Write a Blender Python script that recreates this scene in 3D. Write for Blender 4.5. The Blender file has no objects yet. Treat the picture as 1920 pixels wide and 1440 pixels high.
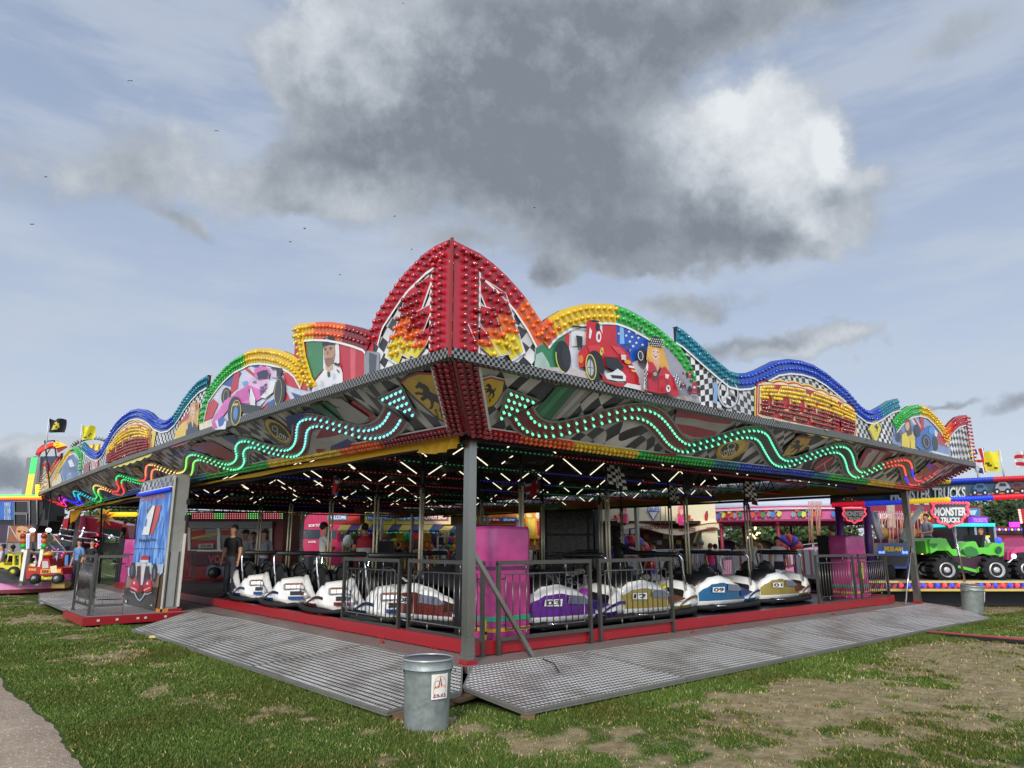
import bpy, bmesh, math, random
import numpy as np
from mathutils import Vector, Matrix, Euler, noise
from mathutils.geometry import tessellate_polygon
random.seed(7); np.random.seed(7)
S=bpy.context.scene; C=S.collection
R_=math.radians
# ---------------------------------------------------------------- camera
FPX=1316.0; TH=R_(12.9); H=1.65; AX=R_(49.28); CX,CY=-5.639,-7.377
FW=Vector((math.cos(AX),math.sin(AX),0)); RT=Vector((math.sin(AX),-math.cos(AX),0)); CAMP=Vector((CX,CY,H))
cd=bpy.data.cameras.new('camera'); cam=bpy.data.objects.new('camera',cd); C.objects.link(cam); S.camera=cam
fwd=(FW*math.cos(TH)+Vector((0,0,math.sin(TH)))).normalized(); upv=RT.cross(fwd)
m3=Matrix((RT,upv,-fwd)).transposed(); cam.matrix_world=Matrix.Translation(CAMP)@m3.to_4x4()
cd.sensor_width=36; cd.lens=FPX/1920*36; cd.clip_start=.05; cd.clip_end=3000
S.render.resolution_x=1024; S.render.resolution_y=768
def ray(px,py):
    u=(px-960)/FPX; v=(720-py)/FPX
    return fwd+RT*u+upv*v
def pz(px,py,z):
    r=ray(px,py); return CAMP+r*((z-H)/r.z)
def fp(px,py,D):
    r=ray(px,py); return CAMP+r*(D/r.dot(FW))
def L(px,py,D):      # view-aligned ground frame (right, forward, up)
    r=ray(px,py); t=D/r.dot(FW); return Vector((r.dot(RT)*t,D,H+r.z*t))
def W(p):            # that frame -> world
    return Vector((CX,CY,0))+RT*p[0]+FW*p[1]+Vector((0,0,p[2]))
ROT=AX-math.pi/2
# ---------------------------------------------------------------- world: sky with clouds
S.view_settings.view_transform='Standard'; S.view_settings.look='None'; S.view_settings.gamma=1
S.view_settings.exposure=.55
SUN_AZ=math.atan2(-.60,-.80); SUN_EL=R_(31)
w=bpy.data.worlds.new("World"); S.world=w; w.use_nodes=True; nt=w.node_tree; nt.nodes.clear()
N=nt.nodes.new; LK=nt.links.new
def val(x,sock):
    if isinstance(x,(int,float)): sock.default_value=x
    elif isinstance(x,(tuple,list)): sock.default_value=x
    else: LK(x,sock)
def mth(op,a,b=0,c=0,clamp=False):
    n=N('ShaderNodeMath'); n.operation=op; n.use_clamp=clamp
    val(a,n.inputs[0]); val(b,n.inputs[1]); val(c,n.inputs[2]); return n.outputs[0]
def mixc(f,a,b):
    n=N('ShaderNodeMix'); n.data_type='RGBA'; val(f,n.inputs[0]); val(a,n.inputs[6]); val(b,n.inputs[7]); return n.outputs[2]
def mapr(x,a,b,c,d,smooth=True):
    n=N('ShaderNodeMapRange'); n.interpolation_type='SMOOTHSTEP' if smooth else 'LINEAR'
    val(x,n.inputs[0]); n.inputs[1].default_value=a; n.inputs[2].default_value=b; n.inputs[3].default_value=c; n.inputs[4].default_value=d; return n.outputs[0]
def s2l(c):
    return tuple(((x/12.92) if x<=.04045 else ((x+.055)/1.055)**2.4) for x in c)
def hexc(h):
    h=h.lstrip('#'); h=''.join(c*2 for c in h) if len(h)==3 else h; return s2l([int(h[i:i+2],16)/255 for i in (0,2,4)])
def rgb(h,k=1.0): c=hexc(h); return (c[0]*k,c[1]*k,c[2]*k,1)
tc=N('ShaderNodeTexCoord'); gen=tc.outputs['Generated']
sky=N('ShaderNodeTexSky'); sky.sky_type='NISHITA'; sky.sun_disc=False; sky.sun_elevation=SUN_EL; sky.sun_rotation=math.pi/2-SUN_AZ
sky.air_density=1.0; sky.dust_density=2.0
def noisen(v,scale,detail=8,rough=.6,dist=0):
    n=N('ShaderNodeTexNoise'); LK(v,n.inputs['Vector']); n.inputs['Scale'].default_value=scale; n.inputs['Detail'].default_value=detail
    n.inputs['Roughness'].default_value=rough; n.inputs['Distortion'].default_value=dist; return n
def vm(op,a,b=None,s=None):
    n=N('ShaderNodeVectorMath'); n.operation=op; val(a,n.inputs[0])
    if b is not None: val(b,n.inputs[1])
    if s is not None: n.inputs['Scale'].default_value=s
    return n.outputs['Value'] if op in('LENGTH','DOT_PRODUCT') else n.outputs[0]
nz=noisen(gen,3.2,6,.55); nz2=noisen(gen,14,6,.62)
d1=vm('SCALE',vm('SUBTRACT',nz.outputs['Color'],(.5,.5,.5)),s=.18)
d2=vm('SCALE',vm('SUBTRACT',nz2.outputs['Color'],(.5,.5,.5)),s=.06)
dirw=vm('ADD',vm('ADD',gen,d1),d2)
def blob(px,py,rx,ry,wt=1.0,a=0.0,rot=0):
    d=ray(px,py).normalized(); e1=d.cross(Vector((0,0,1))).normalized(); e2=e1.cross(d)
    if rot: e1,e2=e1*math.cos(rot)+e2*math.sin(rot),-e1*math.sin(rot)+e2*math.cos(rot)
    Mx=Matrix((e1,-d if False else e1.cross(e2)*-1,e2)).transposed()
    n=N('ShaderNodeMapping'); n.vector_type='TEXTURE'; LK(dirw,n.inputs[0]); n.inputs[1].default_value=d
    n.inputs[2].default_value=Mx.to_euler('XYZ'); k=1/ray(px,py).length/FPX*1.35
    n.inputs[3].default_value=(rx*k,.6,ry*k)
    return mapr(vm('LENGTH',n.outputs[0]),a,1.0,wt,0.0)
def addall(l):
    o=l[0]
    for x in l[1:]: o=mth('ADD',o,x)
    return o
dark=addall([blob(*b) for b in [(700,70,230,140,1),(930,150,330,160,1.1),(1120,40,400,100,.9),(1430,25,280,60,.4),(860,310,330,110,.95),(1150,320,250,120,.85),
 (1290,430,300,80,1.1),(1400,280,200,120,1.3),(1500,370,120,95,1.1),(1550,400,70,70,.8),(1450,440,130,50,.7),(440,330,110,50,.22),(1180,120,200,90,.4),(250,320,60,50,.2),(590,310,170,70,.6),(540,350,150,55,.5),(1050,505,60,42,1.0),(1300,560,110,30,.6),(1240,500,130,26,.35),
 (1380,640,230,30,.7),(1540,612,120,28,.95),(60,300,200,90,.5),(290,270,120,120,.55),(335,395,60,22,.5),(1640,312,70,38,.6),(1770,45,90,45,.4),(1790,740,60,14,.6),(1900,760,60,30,.6),
 (540,120,90,50,.6),(640,200,130,120,.7),(30,850,110,32,.9),(20,900,150,60,1.0),(860,440,140,36,.5)]])
bright=addall([blob(*b) for b in [(1390,265,200,120,1.15),(1500,350,120,110,.9),(1310,225,100,70,.6),(560,90,110,80,.8),(700,40,150,100,.75),(620,340,110,50,.6),(690,165,60,60,.6),(255,160,80,50,.6),(300,260,150,120,.2),(450,330,120,60,.2),(1550,612,110,24,.9),(1450,640,120,16,.5),(1640,305,60,32,.5),(30,850,110,30,.9),(60,290,160,60,.35),(1540,265,40,60,.8),(1560,420,70,50,.5),(860,60,80,60,.3),(1100,300,90,40,.2)]])
n3=noisen(gen,8.5,10,.68).outputs[0]; n4=noisen(gen,24,6,.6).outputs[0]
dens=mth('ADD',dark,mth('MULTIPLY',mth('SUBTRACT',n3,.5),1.25))
dens=mth('ADD',dens,mth('MULTIPLY',mth('SUBTRACT',n4,.5),.5))
mask=mth('MULTIPLY',mapr(dens,.06,.66,0,1),mapr(dark,.02,.2,0,1))
sep=N('ShaderNodeSeparateXYZ'); LK(gen,sep.inputs[0])
hgt=mapr(sep.outputs[2],0,.75,0,1,False)
grad=N('ShaderNodeValToRGB'); LK(hgt,grad.inputs[0]); cr=grad.color_ramp
cr.elements[0].position=0; cr.elements[0].color=rgb('#d5deea'); cr.elements[1].position=1; cr.elements[1].color=rgb('#8a9bbd')
e=cr.elements.new(.32); e.color=rgb('#bbc8dd'); e=cr.elements.new(.7); e.color=rgb('#a0b0cc')
# fainter streaks of high cloud
mp=N('ShaderNodeMapping'); LK(gen,mp.inputs[0]); mp.inputs[3].default_value=(1.5,1.5,7)
streak=noisen(mp.outputs[0],2.2,7,.6).outputs[0]
base=mixc(mapr(streak,.38,.68,0,.75),grad.outputs[0],rgb('#c6cfdc'))
skys=N('ShaderNodeVectorMath'); skys.operation='SCALE'; LK(sky.outputs[0],skys.inputs[0]); skys.inputs['Scale'].default_value=.1
base=mixc(.18,base,skys.outputs[0])
shade=mth('ADD',mth('MULTIPLY',bright,.72),mth('ADD',mth('MULTIPLY',mth('ADD',mth('SUBTRACT',n3,.5),-.03),1.2),mth('MULTIPLY',mth('SUBTRACT',n4,.5),.6)),0)
shade=mth('ADD',shade,mth('MULTIPLY',mth('SUBTRACT',.75,mapr(dens,.3,1.5,0,.75)),.42),0,True)
cc=N('ShaderNodeValToRGB'); LK(shade,cc.inputs[0]); cr=cc.color_ramp
cr.elements[0].color=rgb('#7d8690'); cr.elements[1].color=rgb('#dfe4e8')
e=cr.elements.new(.25); e.color=rgb('#98a0aa'); e=cr.elements.new(.5); e.color=rgb('#b3bac3')
final=mixc(mask,base,cc.outputs[0])
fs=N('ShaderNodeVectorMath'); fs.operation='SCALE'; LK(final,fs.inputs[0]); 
dt=vm('DOT_PRODUCT',gen,(-.62,-.62,.48)); LK(mth('MULTIPLY',mth('ADD',mapr(dt,-.1,.85,0,1),mth('MULTIPLY',0.0,0.0)),9.5),(ad_:=N('ShaderNodeMath')).inputs[0]); ad_.operation='ADD'; ad_.inputs[1].default_value=7.3; LK(ad_.outputs[0],fs.inputs['Scale'])  # extra sky brightness added behind the camera, out of view, as fill light
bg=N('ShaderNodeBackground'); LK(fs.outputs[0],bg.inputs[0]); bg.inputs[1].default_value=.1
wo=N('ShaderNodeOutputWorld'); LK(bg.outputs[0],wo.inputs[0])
# ---------------------------------------------------------------- sun
sd=bpy.data.lights.new('sun','SUN'); sd.energy=1.6; sd.angle=R_(6); sd.color=(1,.95,.87)
so=bpy.data.objects.new('sun',sd); C.objects.link(so)
sdir=Vector((math.cos(SUN_AZ)*math.cos(SUN_EL),math.sin(SUN_AZ)*math.cos(SUN_EL),math.sin(SUN_EL)))
so.rotation_euler=sdir.to_track_quat('Z','Y').to_euler(); so.location=(0,-20,20)
# ---------------------------------------------------------------- materials
MC={}
def M(h,rough=.5,metal=0.0,em=0.0,var=.12,bump=0.0,bs=40,alpha=None,coat=0.0,vs=6.0,trans=0,spec=None):
    key=(h,rough,metal,em,var,bump,bs,alpha,coat,vs,trans,spec)
    if key in MC: return MC[key]
    m=bpy.data.materials.new('paint_'+h.strip('#')); m.use_nodes=True; n=m.node_tree; b=n.nodes['Principled BSDF']
    c=hexc(h); b.inputs['Roughness'].default_value=rough; b.inputs['Metallic'].default_value=metal
    b.inputs['Coat Weight'].default_value=coat; b.inputs['Coat Roughness'].default_value=.08
    if spec is not None: b.inputs['Specular IOR Level'].default_value=spec
    if em:
        b.inputs['Emission Color'].default_value=(*c,1); b.inputs['Emission Strength'].default_value=em
    if trans: b.inputs['Transmission Weight'].default_value=trans
    tcn=n.nodes.new('ShaderNodeTexCoord')
    if var and not em:
        no=n.nodes.new('ShaderNodeTexNoise'); no.inputs['Scale'].default_value=vs; no.inputs['Detail'].default_value=6; no.inputs['Roughness'].default_value=.65
        n.links.new(tcn.outputs['Object'],no.inputs['Vector'])
        mx=n.nodes.new('ShaderNodeMix'); mx.data_type='RGBA'; n.links.new(no.outputs[0],mx.inputs[0])
        mx.inputs[6].default_value=(*[x*(1-var*1.6) for x in c],1); mx.inputs[7].default_value=(*[min(1,x*(1+var*1.2)+.004) for x in c],1)
        n.links.new(mx.outputs[2],b.inputs['Base Color'])
        mr=n.nodes.new('ShaderNodeMapRange'); n.links.new(no.outputs[0],mr.inputs[0]); mr.inputs[3].default_value=max(0.02,rough-.08); mr.inputs[4].default_value=min(1,rough+.12)
        n.links.new(mr.outputs[0],b.inputs['Roughness'])
    else: b.inputs['Base Color'].default_value=(*c,1)
    if bump:
        no2=n.nodes.new('ShaderNodeTexNoise'); no2.inputs['Scale'].default_value=bs; no2.inputs['Detail'].default_value=5
        n.links.new(tcn.outputs['Object'],no2.inputs['Vector'])
        bp=n.nodes.new('ShaderNodeBump'); bp.inputs['Strength'].default_value=bump; bp.inputs['Distance'].default_value=.02
        n.links.new(no2.outputs[0],bp.inputs['Height']); n.links.new(bp.outputs[0],b.inputs['Normal'])
    MC[key]=m; return m
def G(h,em=0): return M(h,rough=.3,coat=.4,em=em)     # glossy paint
STEEL=M('#96968f',rough=.27,metal=.92,var=.08,vs=2.5)
GALV=M('#98a09c',rough=.5,metal=.5,var=.34,bump=.2,bs=26,vs=9)
STEELD=M('#6b6964',rough=.3,metal=.85,var=.12,vs=3)
BLACK=M('#0c0c0e',rough=.55); RUBBER=M('#101012',rough=.75); REDP=M('#b3121d',rough=.45,bump=.05); CHROME=M('#c8c8c8',rough=.12,metal=1,var=.05)
DARKM=M('#1b1a1c',rough=.5)
def nodemat(name):
    m=bpy.data.materials.new(name); m.use_nodes=True; return m,m.node_tree.nodes,m.node_tree.links,m.node_tree.nodes['Principled BSDF']
# ---------------------------------------------------------------- objects
def setp(o,label=None,cat=None,group=None,kind=None):
    if label: o['label']=label
    if cat: o['category']=cat
    if group: o['group']=group
    if kind: o['kind']=kind
    return o
def thing(name,label,cat,loc=(0,0,0),rz=0,group=None):
    o=bpy.data.objects.new(name,None); C.objects.link(o); o.location=loc; o.rotation_euler=(0,0,rz); o.empty_display_size=.1
    return setp(o,label,cat,group)
class MB:
    def __init__(s): s.v=[];s.f=[];s.m=[];s.mats=[];s.sm=[]
    def mi(s,mat):
        if mat not in s.mats: s.mats.append(mat)
        return s.mats.index(mat)
    def add(s,vs,fs,mat,smooth=False):
        b=len(s.v); k=s.mi(mat); s.v+= [tuple(x) for x in vs]
        for f in fs: s.f.append(tuple(b+i for i in f)); s.m.append(k); s.sm.append(smooth)
        return s
    def box(s,c,sz,mat,rot=None):
        x,y,z=sz[0]/2,sz[1]/2,sz[2]/2
        vs=[Vector(p) for p in [(-x,-y,-z),(x,-y,-z),(x,y,-z),(-x,y,-z),(-x,-y,z),(x,-y,z),(x,y,z),(-x,y,z)]]
        if rot is not None:
            if not isinstance(rot,Matrix): rot=Euler(rot).to_matrix()
            vs=[rot@p for p in vs]
        c=Vector(c); return s.add([p+c for p in vs],[(0,3,2,1),(4,5,6,7),(0,1,5,4),(1,2,6,5),(2,3,7,6),(3,0,4,7)],mat)
    def bx(s,x0,x1,y0,y1,z0,z1,mat): return s.box(((x0+x1)/2,(y0+y1)/2,(z0+z1)/2),(abs(x1-x0),abs(y1-y0),abs(z1-z0)),mat)
    def bar(s,a,b,w,h,mat):      # rectangular bar a->b
        a=Vector(a);b=Vector(b);d=(b-a); l=d.length; d.normalize()
        u=Vector((0,0,1)) if abs(d.z)<.95 else Vector((0,1,0))
        x=d.cross(u).normalized(); y=x.cross(d)
        vs=[]
        for p in (a,b):
            for i,j in ((-1,-1),(1,-1),(1,1),(-1,1)): vs.append(p+x*(w/2*i)+y*(h/2*j))
        return s.add(vs,[(0,1,2,3),(7,6,5,4),(0,4,5,1),(1,5,6,2),(2,6,7,3),(3,7,4,0)],mat)
    def tube(s,pts,r,mat,n=8,close=False):
        pts=[Vector(p) for p in pts]; rr=r if isinstance(r,(list,tuple)) else [r]*len(pts)
        vs=[];fs=[];prev=None
        for i,p in enumerate(pts):
            if close: d=(pts[(i+1)%len(pts)]-pts[i-1])
            else: d=(pts[min(i+1,len(pts)-1)]-pts[max(i-1,0)])
            d.normalize()
            if prev is None:
                u=Vector((0,0,1)) if abs(d.z)<.9 else Vector((0,1,0)); x=d.cross(u).normalized()
            else: x=(prev-d*prev.dot(d)).normalized()
            prev=x; y=d.cross(x)
            for k in range(n):
                a=2*math.pi*k/n; vs.append(p+(x*math.cos(a)+y*math.sin(a))*rr[i])
        m=len(pts)
        for i in range(m if close else m-1):
            j=(i+1)%m
            for k in range(n): fs.append((i*n+k,i*n+(k+1)%n,j*n+(k+1)%n,j*n+k))
        if not close: fs.append(tuple(range(n))[::-1]); fs.append(tuple((m-1)*n+k for k in range(n)))
        return s.add(vs,fs,mat,True)
    def lathe(s,prof,mat,o=(0,0,0),n=20,ax=None):
        o=Vector(o); q=Vector((0,0,1)).rotation_difference(Vector(ax)) if ax is not None else None
        vs=[];fs=[]
        for r,h in prof:
            for k in range(n):
                a=2*math.pi*k/n; p=Vector((r*math.cos(a),r*math.sin(a),h))
                if q: p=q@p
                vs.append(p+o)
        for i in range(len(prof)-1):
            for k in range(n): fs.append((i*n+k,i*n+(k+1)%n,(i+1)*n+(k+1)%n,(i+1)*n+k))
        if prof[0][0]>1e-6: fs.append(tuple(range(n))[::-1])
        if prof[-1][0]>1e-6: fs.append(tuple((len(prof)-1)*n+k for k in range(n)))
        return s.add(vs,fs,mat,True)
    def sph(s,c,r,mat,n=12,sc=(1,1,1)):
        prof=[(math.sin(math.pi*i/(n//2+1))*1.0,-math.cos(math.pi*i/(n//2+1))) for i in range(n//2+2)]
        c=Vector(c);vs=[];fs=[]
        for a,h in prof:
            for k in range(n):
                t=2*math.pi*k/n; vs.append(c+Vector((a*math.cos(t)*r*sc[0],a*math.sin(t)*r*sc[1],h*r*sc[2])))
        for i in range(len(prof)-1):
            for k in range(n): fs.append((i*n+k,i*n+(k+1)%n,(i+1)*n+(k+1)%n,(i+1)*n+k))
        return s.add(vs,fs,mat,True)
    def prism(s,pts,off,mat,mat2=None):   # ngon extruded by vector off
        n=len(pts); pts=[Vector(p) for p in pts]; off=Vector(off)
        tr=tessellate_polygon([pts]); 
        s.add(pts,[tuple(t) for t in tr],mat); s.add([p+off for p in pts],[tuple(t)[::-1] for t in tr],mat)
        vs=pts+[p+off for p in pts]
        return s.add(vs,[(i,(i+1)%n,n+(i+1)%n,n+i) for i in range(n)],mat2 or mat)
    def poly(s,pts,mat):
        pts=[Vector(p) for p in pts]
        if len(pts)<5: return s.add(pts,[tuple(range(len(pts)))],mat)
        return s.add(pts,[tuple(t) for t in tessellate_polygon([pts])],mat)
    def build(s,name,parent=None,view=False,world=False,norm=False,label=None,kind=None):
        # view: coords in the view-aligned ground frame; world: world coords; else local to parent
        me=bpy.data.meshes.new(name); vs=s.v
        if view: vs=[W(p) for p in vs]; world=True
        if world and parent is not None:
            T=Matrix.Translation(parent.location)@parent.rotation_euler.to_matrix().to_4x4(); T.invert(); vs=[T@Vector(p) for p in vs]
        me.from_pydata([tuple(p) for p in vs],[],s.f); 
        for m in s.mats: me.materials.append(m)
        me.polygons.foreach_set('material_index',s.m); me.polygons.foreach_set('use_smooth',s.sm); me.update()
        if norm:
            bm=bmesh.new(); bm.from_mesh(me); bmesh.ops.remove_doubles(bm,verts=bm.verts,dist=1e-5); bmesh.ops.recalc_face_normals(bm,faces=bm.faces); bm.to_mesh(me); bm.free()
        o=bpy.data.objects.new(name,me); C.objects.link(o)
        if parent is not None: o.parent=parent
        if label: o['label']=label
        if kind: o['kind']=kind
        return o
def copy_tree(o,parent=None):
    c=o.copy(); C.objects.link(c)
    if parent is not None: c.parent=parent
    for ch in list(o.children): copy_tree(ch,c)
    return c
TXT={}
def textgeo(s,bold=.0,space=1.0):
    k=(s,bold,space)
    if k in TXT: return TXT[k]
    cu=bpy.data.curves.new('t','FONT'); cu.body=s; cu.size=1; cu.offset=bold; cu.space_character=space; cu.resolution_u=3
    ob=bpy.data.objects.new('t',cu); C.objects.link(ob); dg=bpy.context.evaluated_depsgraph_get(); dg.update()
    me=bpy.data.meshes.new_from_object(ob.evaluated_get(dg)); 
    v=np.array([tuple(p.co)[:2] for p in me.vertices]); f=[tuple(p.vertices) for p in me.polygons]
    bpy.data.objects.remove(ob); bpy.data.curves.remove(cu); bpy.data.meshes.remove(me)
    mn=v.min(0); mx=v.max(0); v=(v-mn)/(mx-mn)
    TXT[k]=(v,f); return TXT[k]
def puttext(mb,s,quad,mat,bold=.02,off=None,space=1.0):  # quad: tl,tr,br,bl points
    v,f=textgeo(s,bold,space); tl,tr,br,bl=[Vector(q) for q in quad]
    o=Vector(off) if off is not None else Vector((0,0,0)); out=[]
    for x,y in v: out.append((bl.lerp(br,x)).lerp(tl.lerp(tr,x),y)+o)
    mb.add(out,f,mat)
def ell(cx,cy,rx,ry,rot=0,n=20,a0=0,a1=360):
    o=[];c,s_=math.cos(R_(rot)),math.sin(R_(rot))
    full=(a1-a0)>=360
    for i in range(n if full else n+1):
        t=R_(a0+(a1-a0)*i/n); x,y=rx*math.cos(t),ry*math.sin(t); o.append((cx+x*c-y*s_,cy+x*s_+y*c))
    return o
def resample(P,d,start=0.0):
    P=[np.array(p,float) for p in P]; out=[]; t=start; acc=0; tot=sum(np.linalg.norm(b-a) for a,b in zip(P,P[1:]))
    for a,b in zip(P,P[1:]):
        l=np.linalg.norm(b-a)
        while t<=acc+l+1e-9:
            q=a+(b-a)*((t-acc)/max(l,1e-9)); out.append((q,(b-a)/max(l,1e-9),t/max(tot,1e-9))); t+=d
        acc+=l
    return out
def smoothline(P,k=4):   # catmull-rom
    P=[np.array(p,float) for p in P]; P=[2*P[0]-P[1]]+P+[2*P[-1]-P[-2]]; o=[]
    for i in range(1,len(P)-2):
        a,b,c,d=P[i-1:i+3]
        for j in range(k):
            t=j/k; o.append(.5*((2*b)+(c-a)*t+(2*a-5*b+4*c-d)*t*t+(3*b-a-3*c+d)*t**3))
    o.append(P[-2]); return o
def offsetline(P,w):     # positive w to the left of travel
    P=[np.array(p,float) for p in P]; o=[]
    for i,p in enumerate(P):
        d1=P[i]-P[i-1] if i>0 else P[1]-P[0]; d2=P[i+1]-P[i] if i<len(P)-1 else d1
        d1=d1/max(np.linalg.norm(d1),1e-9); d2=d2/max(np.linalg.norm(d2),1e-9)
        n1=np.array([-d1[1],d1[0]]);n2=np.array([-d2[1],d2[0]]); n=n1+n2; l=np.linalg.norm(n)
        if l<.3: n=n1;l=1
        n=n/l; k=1/max(.45,float(n@n1)); o.append(p+n*w*k)
    return o
def inpoly(x,y,P):
    c=False; n=len(P); j=n-1
    for i in range(n):
        xi,yi=P[i];xj,yj=P[j]
        if (yi>y)!=(yj>y) and x<(xj-xi)*(y-yi)/(yj-yi)+xi: c=not c
        j=i
    return c
# ================================================================ the ride pavilion
XR,YR,ZB,ZM,OV,IN=14.31,26.6,3.04,3.73,1.29,.27
def dzL(y): return .13*math.sin(math.pi*min(1,max(0,(y+1.3)/29.2)))
def dzR(x): return -.045*math.sin(math.pi*min(1,max(0,(x+1.3)/9)))
SL_=math.hypot(OV-IN,ZM-ZB)
class UpR:
    def sz(s,px,py,off=0):
        r=ray(px,py); p=CAMP+r*((-OV-off-CY)/r.y); return (p.x,p.z)
    def w(s,a,z,off=0): return Vector((a,-OV-off,z))
    n=Vector((0,-1,0)); base=lambda s,a: ZM+dzR(a)
class UpL:
    def sz(s,px,py,off=0):
        r=ray(px,py); p=CAMP+r*((-OV-off-CX)/r.x); return (-p.y,p.z)
    def w(s,a,z,off=0): return Vector((-OV-off,-a,z))
    n=Vector((-1,0,0)); base=lambda s,a: ZM+dzL(-a)
class LoR:
    n=Vector((0,-(ZM-ZB),-(OV-IN))).normalized(); d=Vector((0,-(OV-IN),ZM-ZB)).normalized()
    def w(s,a,t,off=0): return Vector((a,-IN,ZB+dzR(a)))+s.d*t+s.n*off
    def sz(s,px,py,off=0):
        r=ray(px,py); a=3
        for _ in range(5):
            p0=Vector((0,-IN,ZB+dzR(a)))+s.n*off; k=(p0-CAMP).dot(s.n)/r.dot(s.n); p=CAMP+r*k; a=p.x
        return (a,(p-p0).dot(s.d))
class LoL:
    n=Vector((-(ZM-ZB),0,-(OV-IN))).normalized(); d=Vector((-(OV-IN),0,ZM-ZB)).normalized()
    def w(s,a,t,off=0): return Vector((-IN,-a,ZB+dzL(-a)))+s.d*t+s.n*off
    def sz(s,px,py,off=0):
        r=ray(px,py); a=-3
        for _ in range(6):
            p0=Vector((-IN,0,ZB+dzL(-a)))+s.n*off; k=(p0-CAMP).dot(s.n)/r.dot(s.n); p=CAMP+r*k; a=-p.y
        return (a,(p-p0).dot(s.d))
UR,UL,LR,LL=UpR(),UpL(),LoR(),LoL()
ride=thing('dodgems_ride','open sided bumper car pavilion with rainbow bulb fascia, racing murals and peaked red corner','fairground ride',(0,0,0))
BC={'r':'#c4101f','d':'#8f0b1b','o':'#f2670a','y':'#edc50a','g':'#16a52e','t':'#0a7286','b':'#133fb4'}
BB={'r':'#aa1024','d':'#8c0e1e','o':'#dd5f1e','y':'#e2bd1e','g':'#3fa848','t':'#13788c','b':'#1c4cb2'}
BV2={'r':['#b00e1c','#930a17','#c21824'],'d':['#820a18','#690712','#950e1d'],'o':['#e25c08','#c94e05','#ee6f16'],'y':['#dcb209','#c49a06','#ebc728'],'g':['#16a52e','#0f8a26','#2ab544'],'t':['#0a7286','#085c70','#14859a'],'b':['#133fb4','#0e3290','#1f50c8']}
def bm_(c): return M(c,rough=.16,coat=.7,var=0,spec=.7)
BULBS=[]; LEDS=[]
def colat(cl,f):
    for a,c in cl:
        if f<=a: return c
    return cl[-1][1]
def checker(name,scale,rot,c1='#e8e6e2',c2='#161618',warp=.5,lowk=.35,plane='x'):
    m,nn,lk,b=nodemat(name); t=nn.new('ShaderNodeTexCoord'); sp=nn.new('ShaderNodeSeparateXYZ'); lk.new(t.outputs['Object'],sp.inputs[0])
    cb=nn.new('ShaderNodeCombineXYZ'); lk.new(sp.outputs[0 if plane=='x' else 1],cb.inputs[0]); lk.new(sp.outputs[2],cb.inputs[1]); cb.inputs[2].default_value=.37
    no=nn.new('ShaderNodeTexNoise'); lk.new(cb.outputs[0],no.inputs['Vector']); no.inputs['Scale'].default_value=.9; no.inputs['Detail'].default_value=1
    su=nn.new('ShaderNodeVectorMath'); su.operation='SUBTRACT'; lk.new(no.outputs['Color'],su.inputs[0]); su.inputs[1].default_value=(.5,.5,.5)
    sc=nn.new('ShaderNodeVectorMath'); sc.operation='MULTIPLY'; lk.new(su.outputs[0],sc.inputs[0]); sc.inputs[1].default_value=(warp,warp,0)
    ad=nn.new('ShaderNodeVectorMath'); lk.new(cb.outputs[0],ad.inputs[0]); lk.new(sc.outputs[0],ad.inputs[1])
    mp=nn.new('ShaderNodeMapping'); lk.new(ad.outputs[0],mp.inputs[0]); mp.inputs[2].default_value=(0,0,R_(rot)); mp.inputs[3].default_value=(1,1.25,1)
    ck=nn.new('ShaderNodeTexChecker'); lk.new(mp.outputs[0],ck.inputs[0]); ck.inputs[3].default_value=scale
    ck.inputs[1].default_value=rgb(c1); ck.inputs[2].default_value=rgb(c2)
    n2=nn.new('ShaderNodeTexNoise'); lk.new(cb.outputs[0],n2.inputs['Vector']); n2.inputs['Scale'].default_value=1.7; n2.inputs['Detail'].default_value=3
    mr=nn.new('ShaderNodeMapRange'); lk.new(n2.outputs[0],mr.inputs[0]); mr.inputs[1].default_value=.35; mr.inputs[2].default_value=.68; mr.inputs[3].default_value=lowk; mr.inputs[4].default_value=1
    mx=nn.new('ShaderNodeMix'); mx.data_type='RGBA'; lk.new(mr.outputs[0],mx.inputs[0]); mx.inputs[6].default_value=rgb('#55585d'); lk.new(ck.outputs[0],mx.inputs[7])
    lk.new(mx.outputs[2],b.inputs['Base Color']); b.inputs['Roughness'].default_value=.4; b.inputs['Coat Weight'].default_value=.2
    return m
CKR=checker('chequered_mural',6.0,38,warp=.35,lowk=.55); CKR2=checker('chequered_mural_small',8.5,0,lowk=.6,warp=.35)
CKL=checker('chequered_mural_left',6.0,-38,plane='y',warp=.35,lowk=.55); CKL2=checker('chequered_mural_left_small',8.5,0,lowk=.6,plane='y',warp=.35)
CKD=checker('dark_chequered_mural',4.6,28,c1='#d9d6ce',c2='#0f0f10',warp=1.1,lowk=.42); CKDL=checker('dark_chequered_mural_left',4.6,-28,c1='#d2cfc8',c2='#0f0f10',warp=1.1,lowk=.42,plane='y')
WHITE=M('#e9e8e4',rough=.4)
def curve(P,rng=None): return smoothline(P,3)
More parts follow.
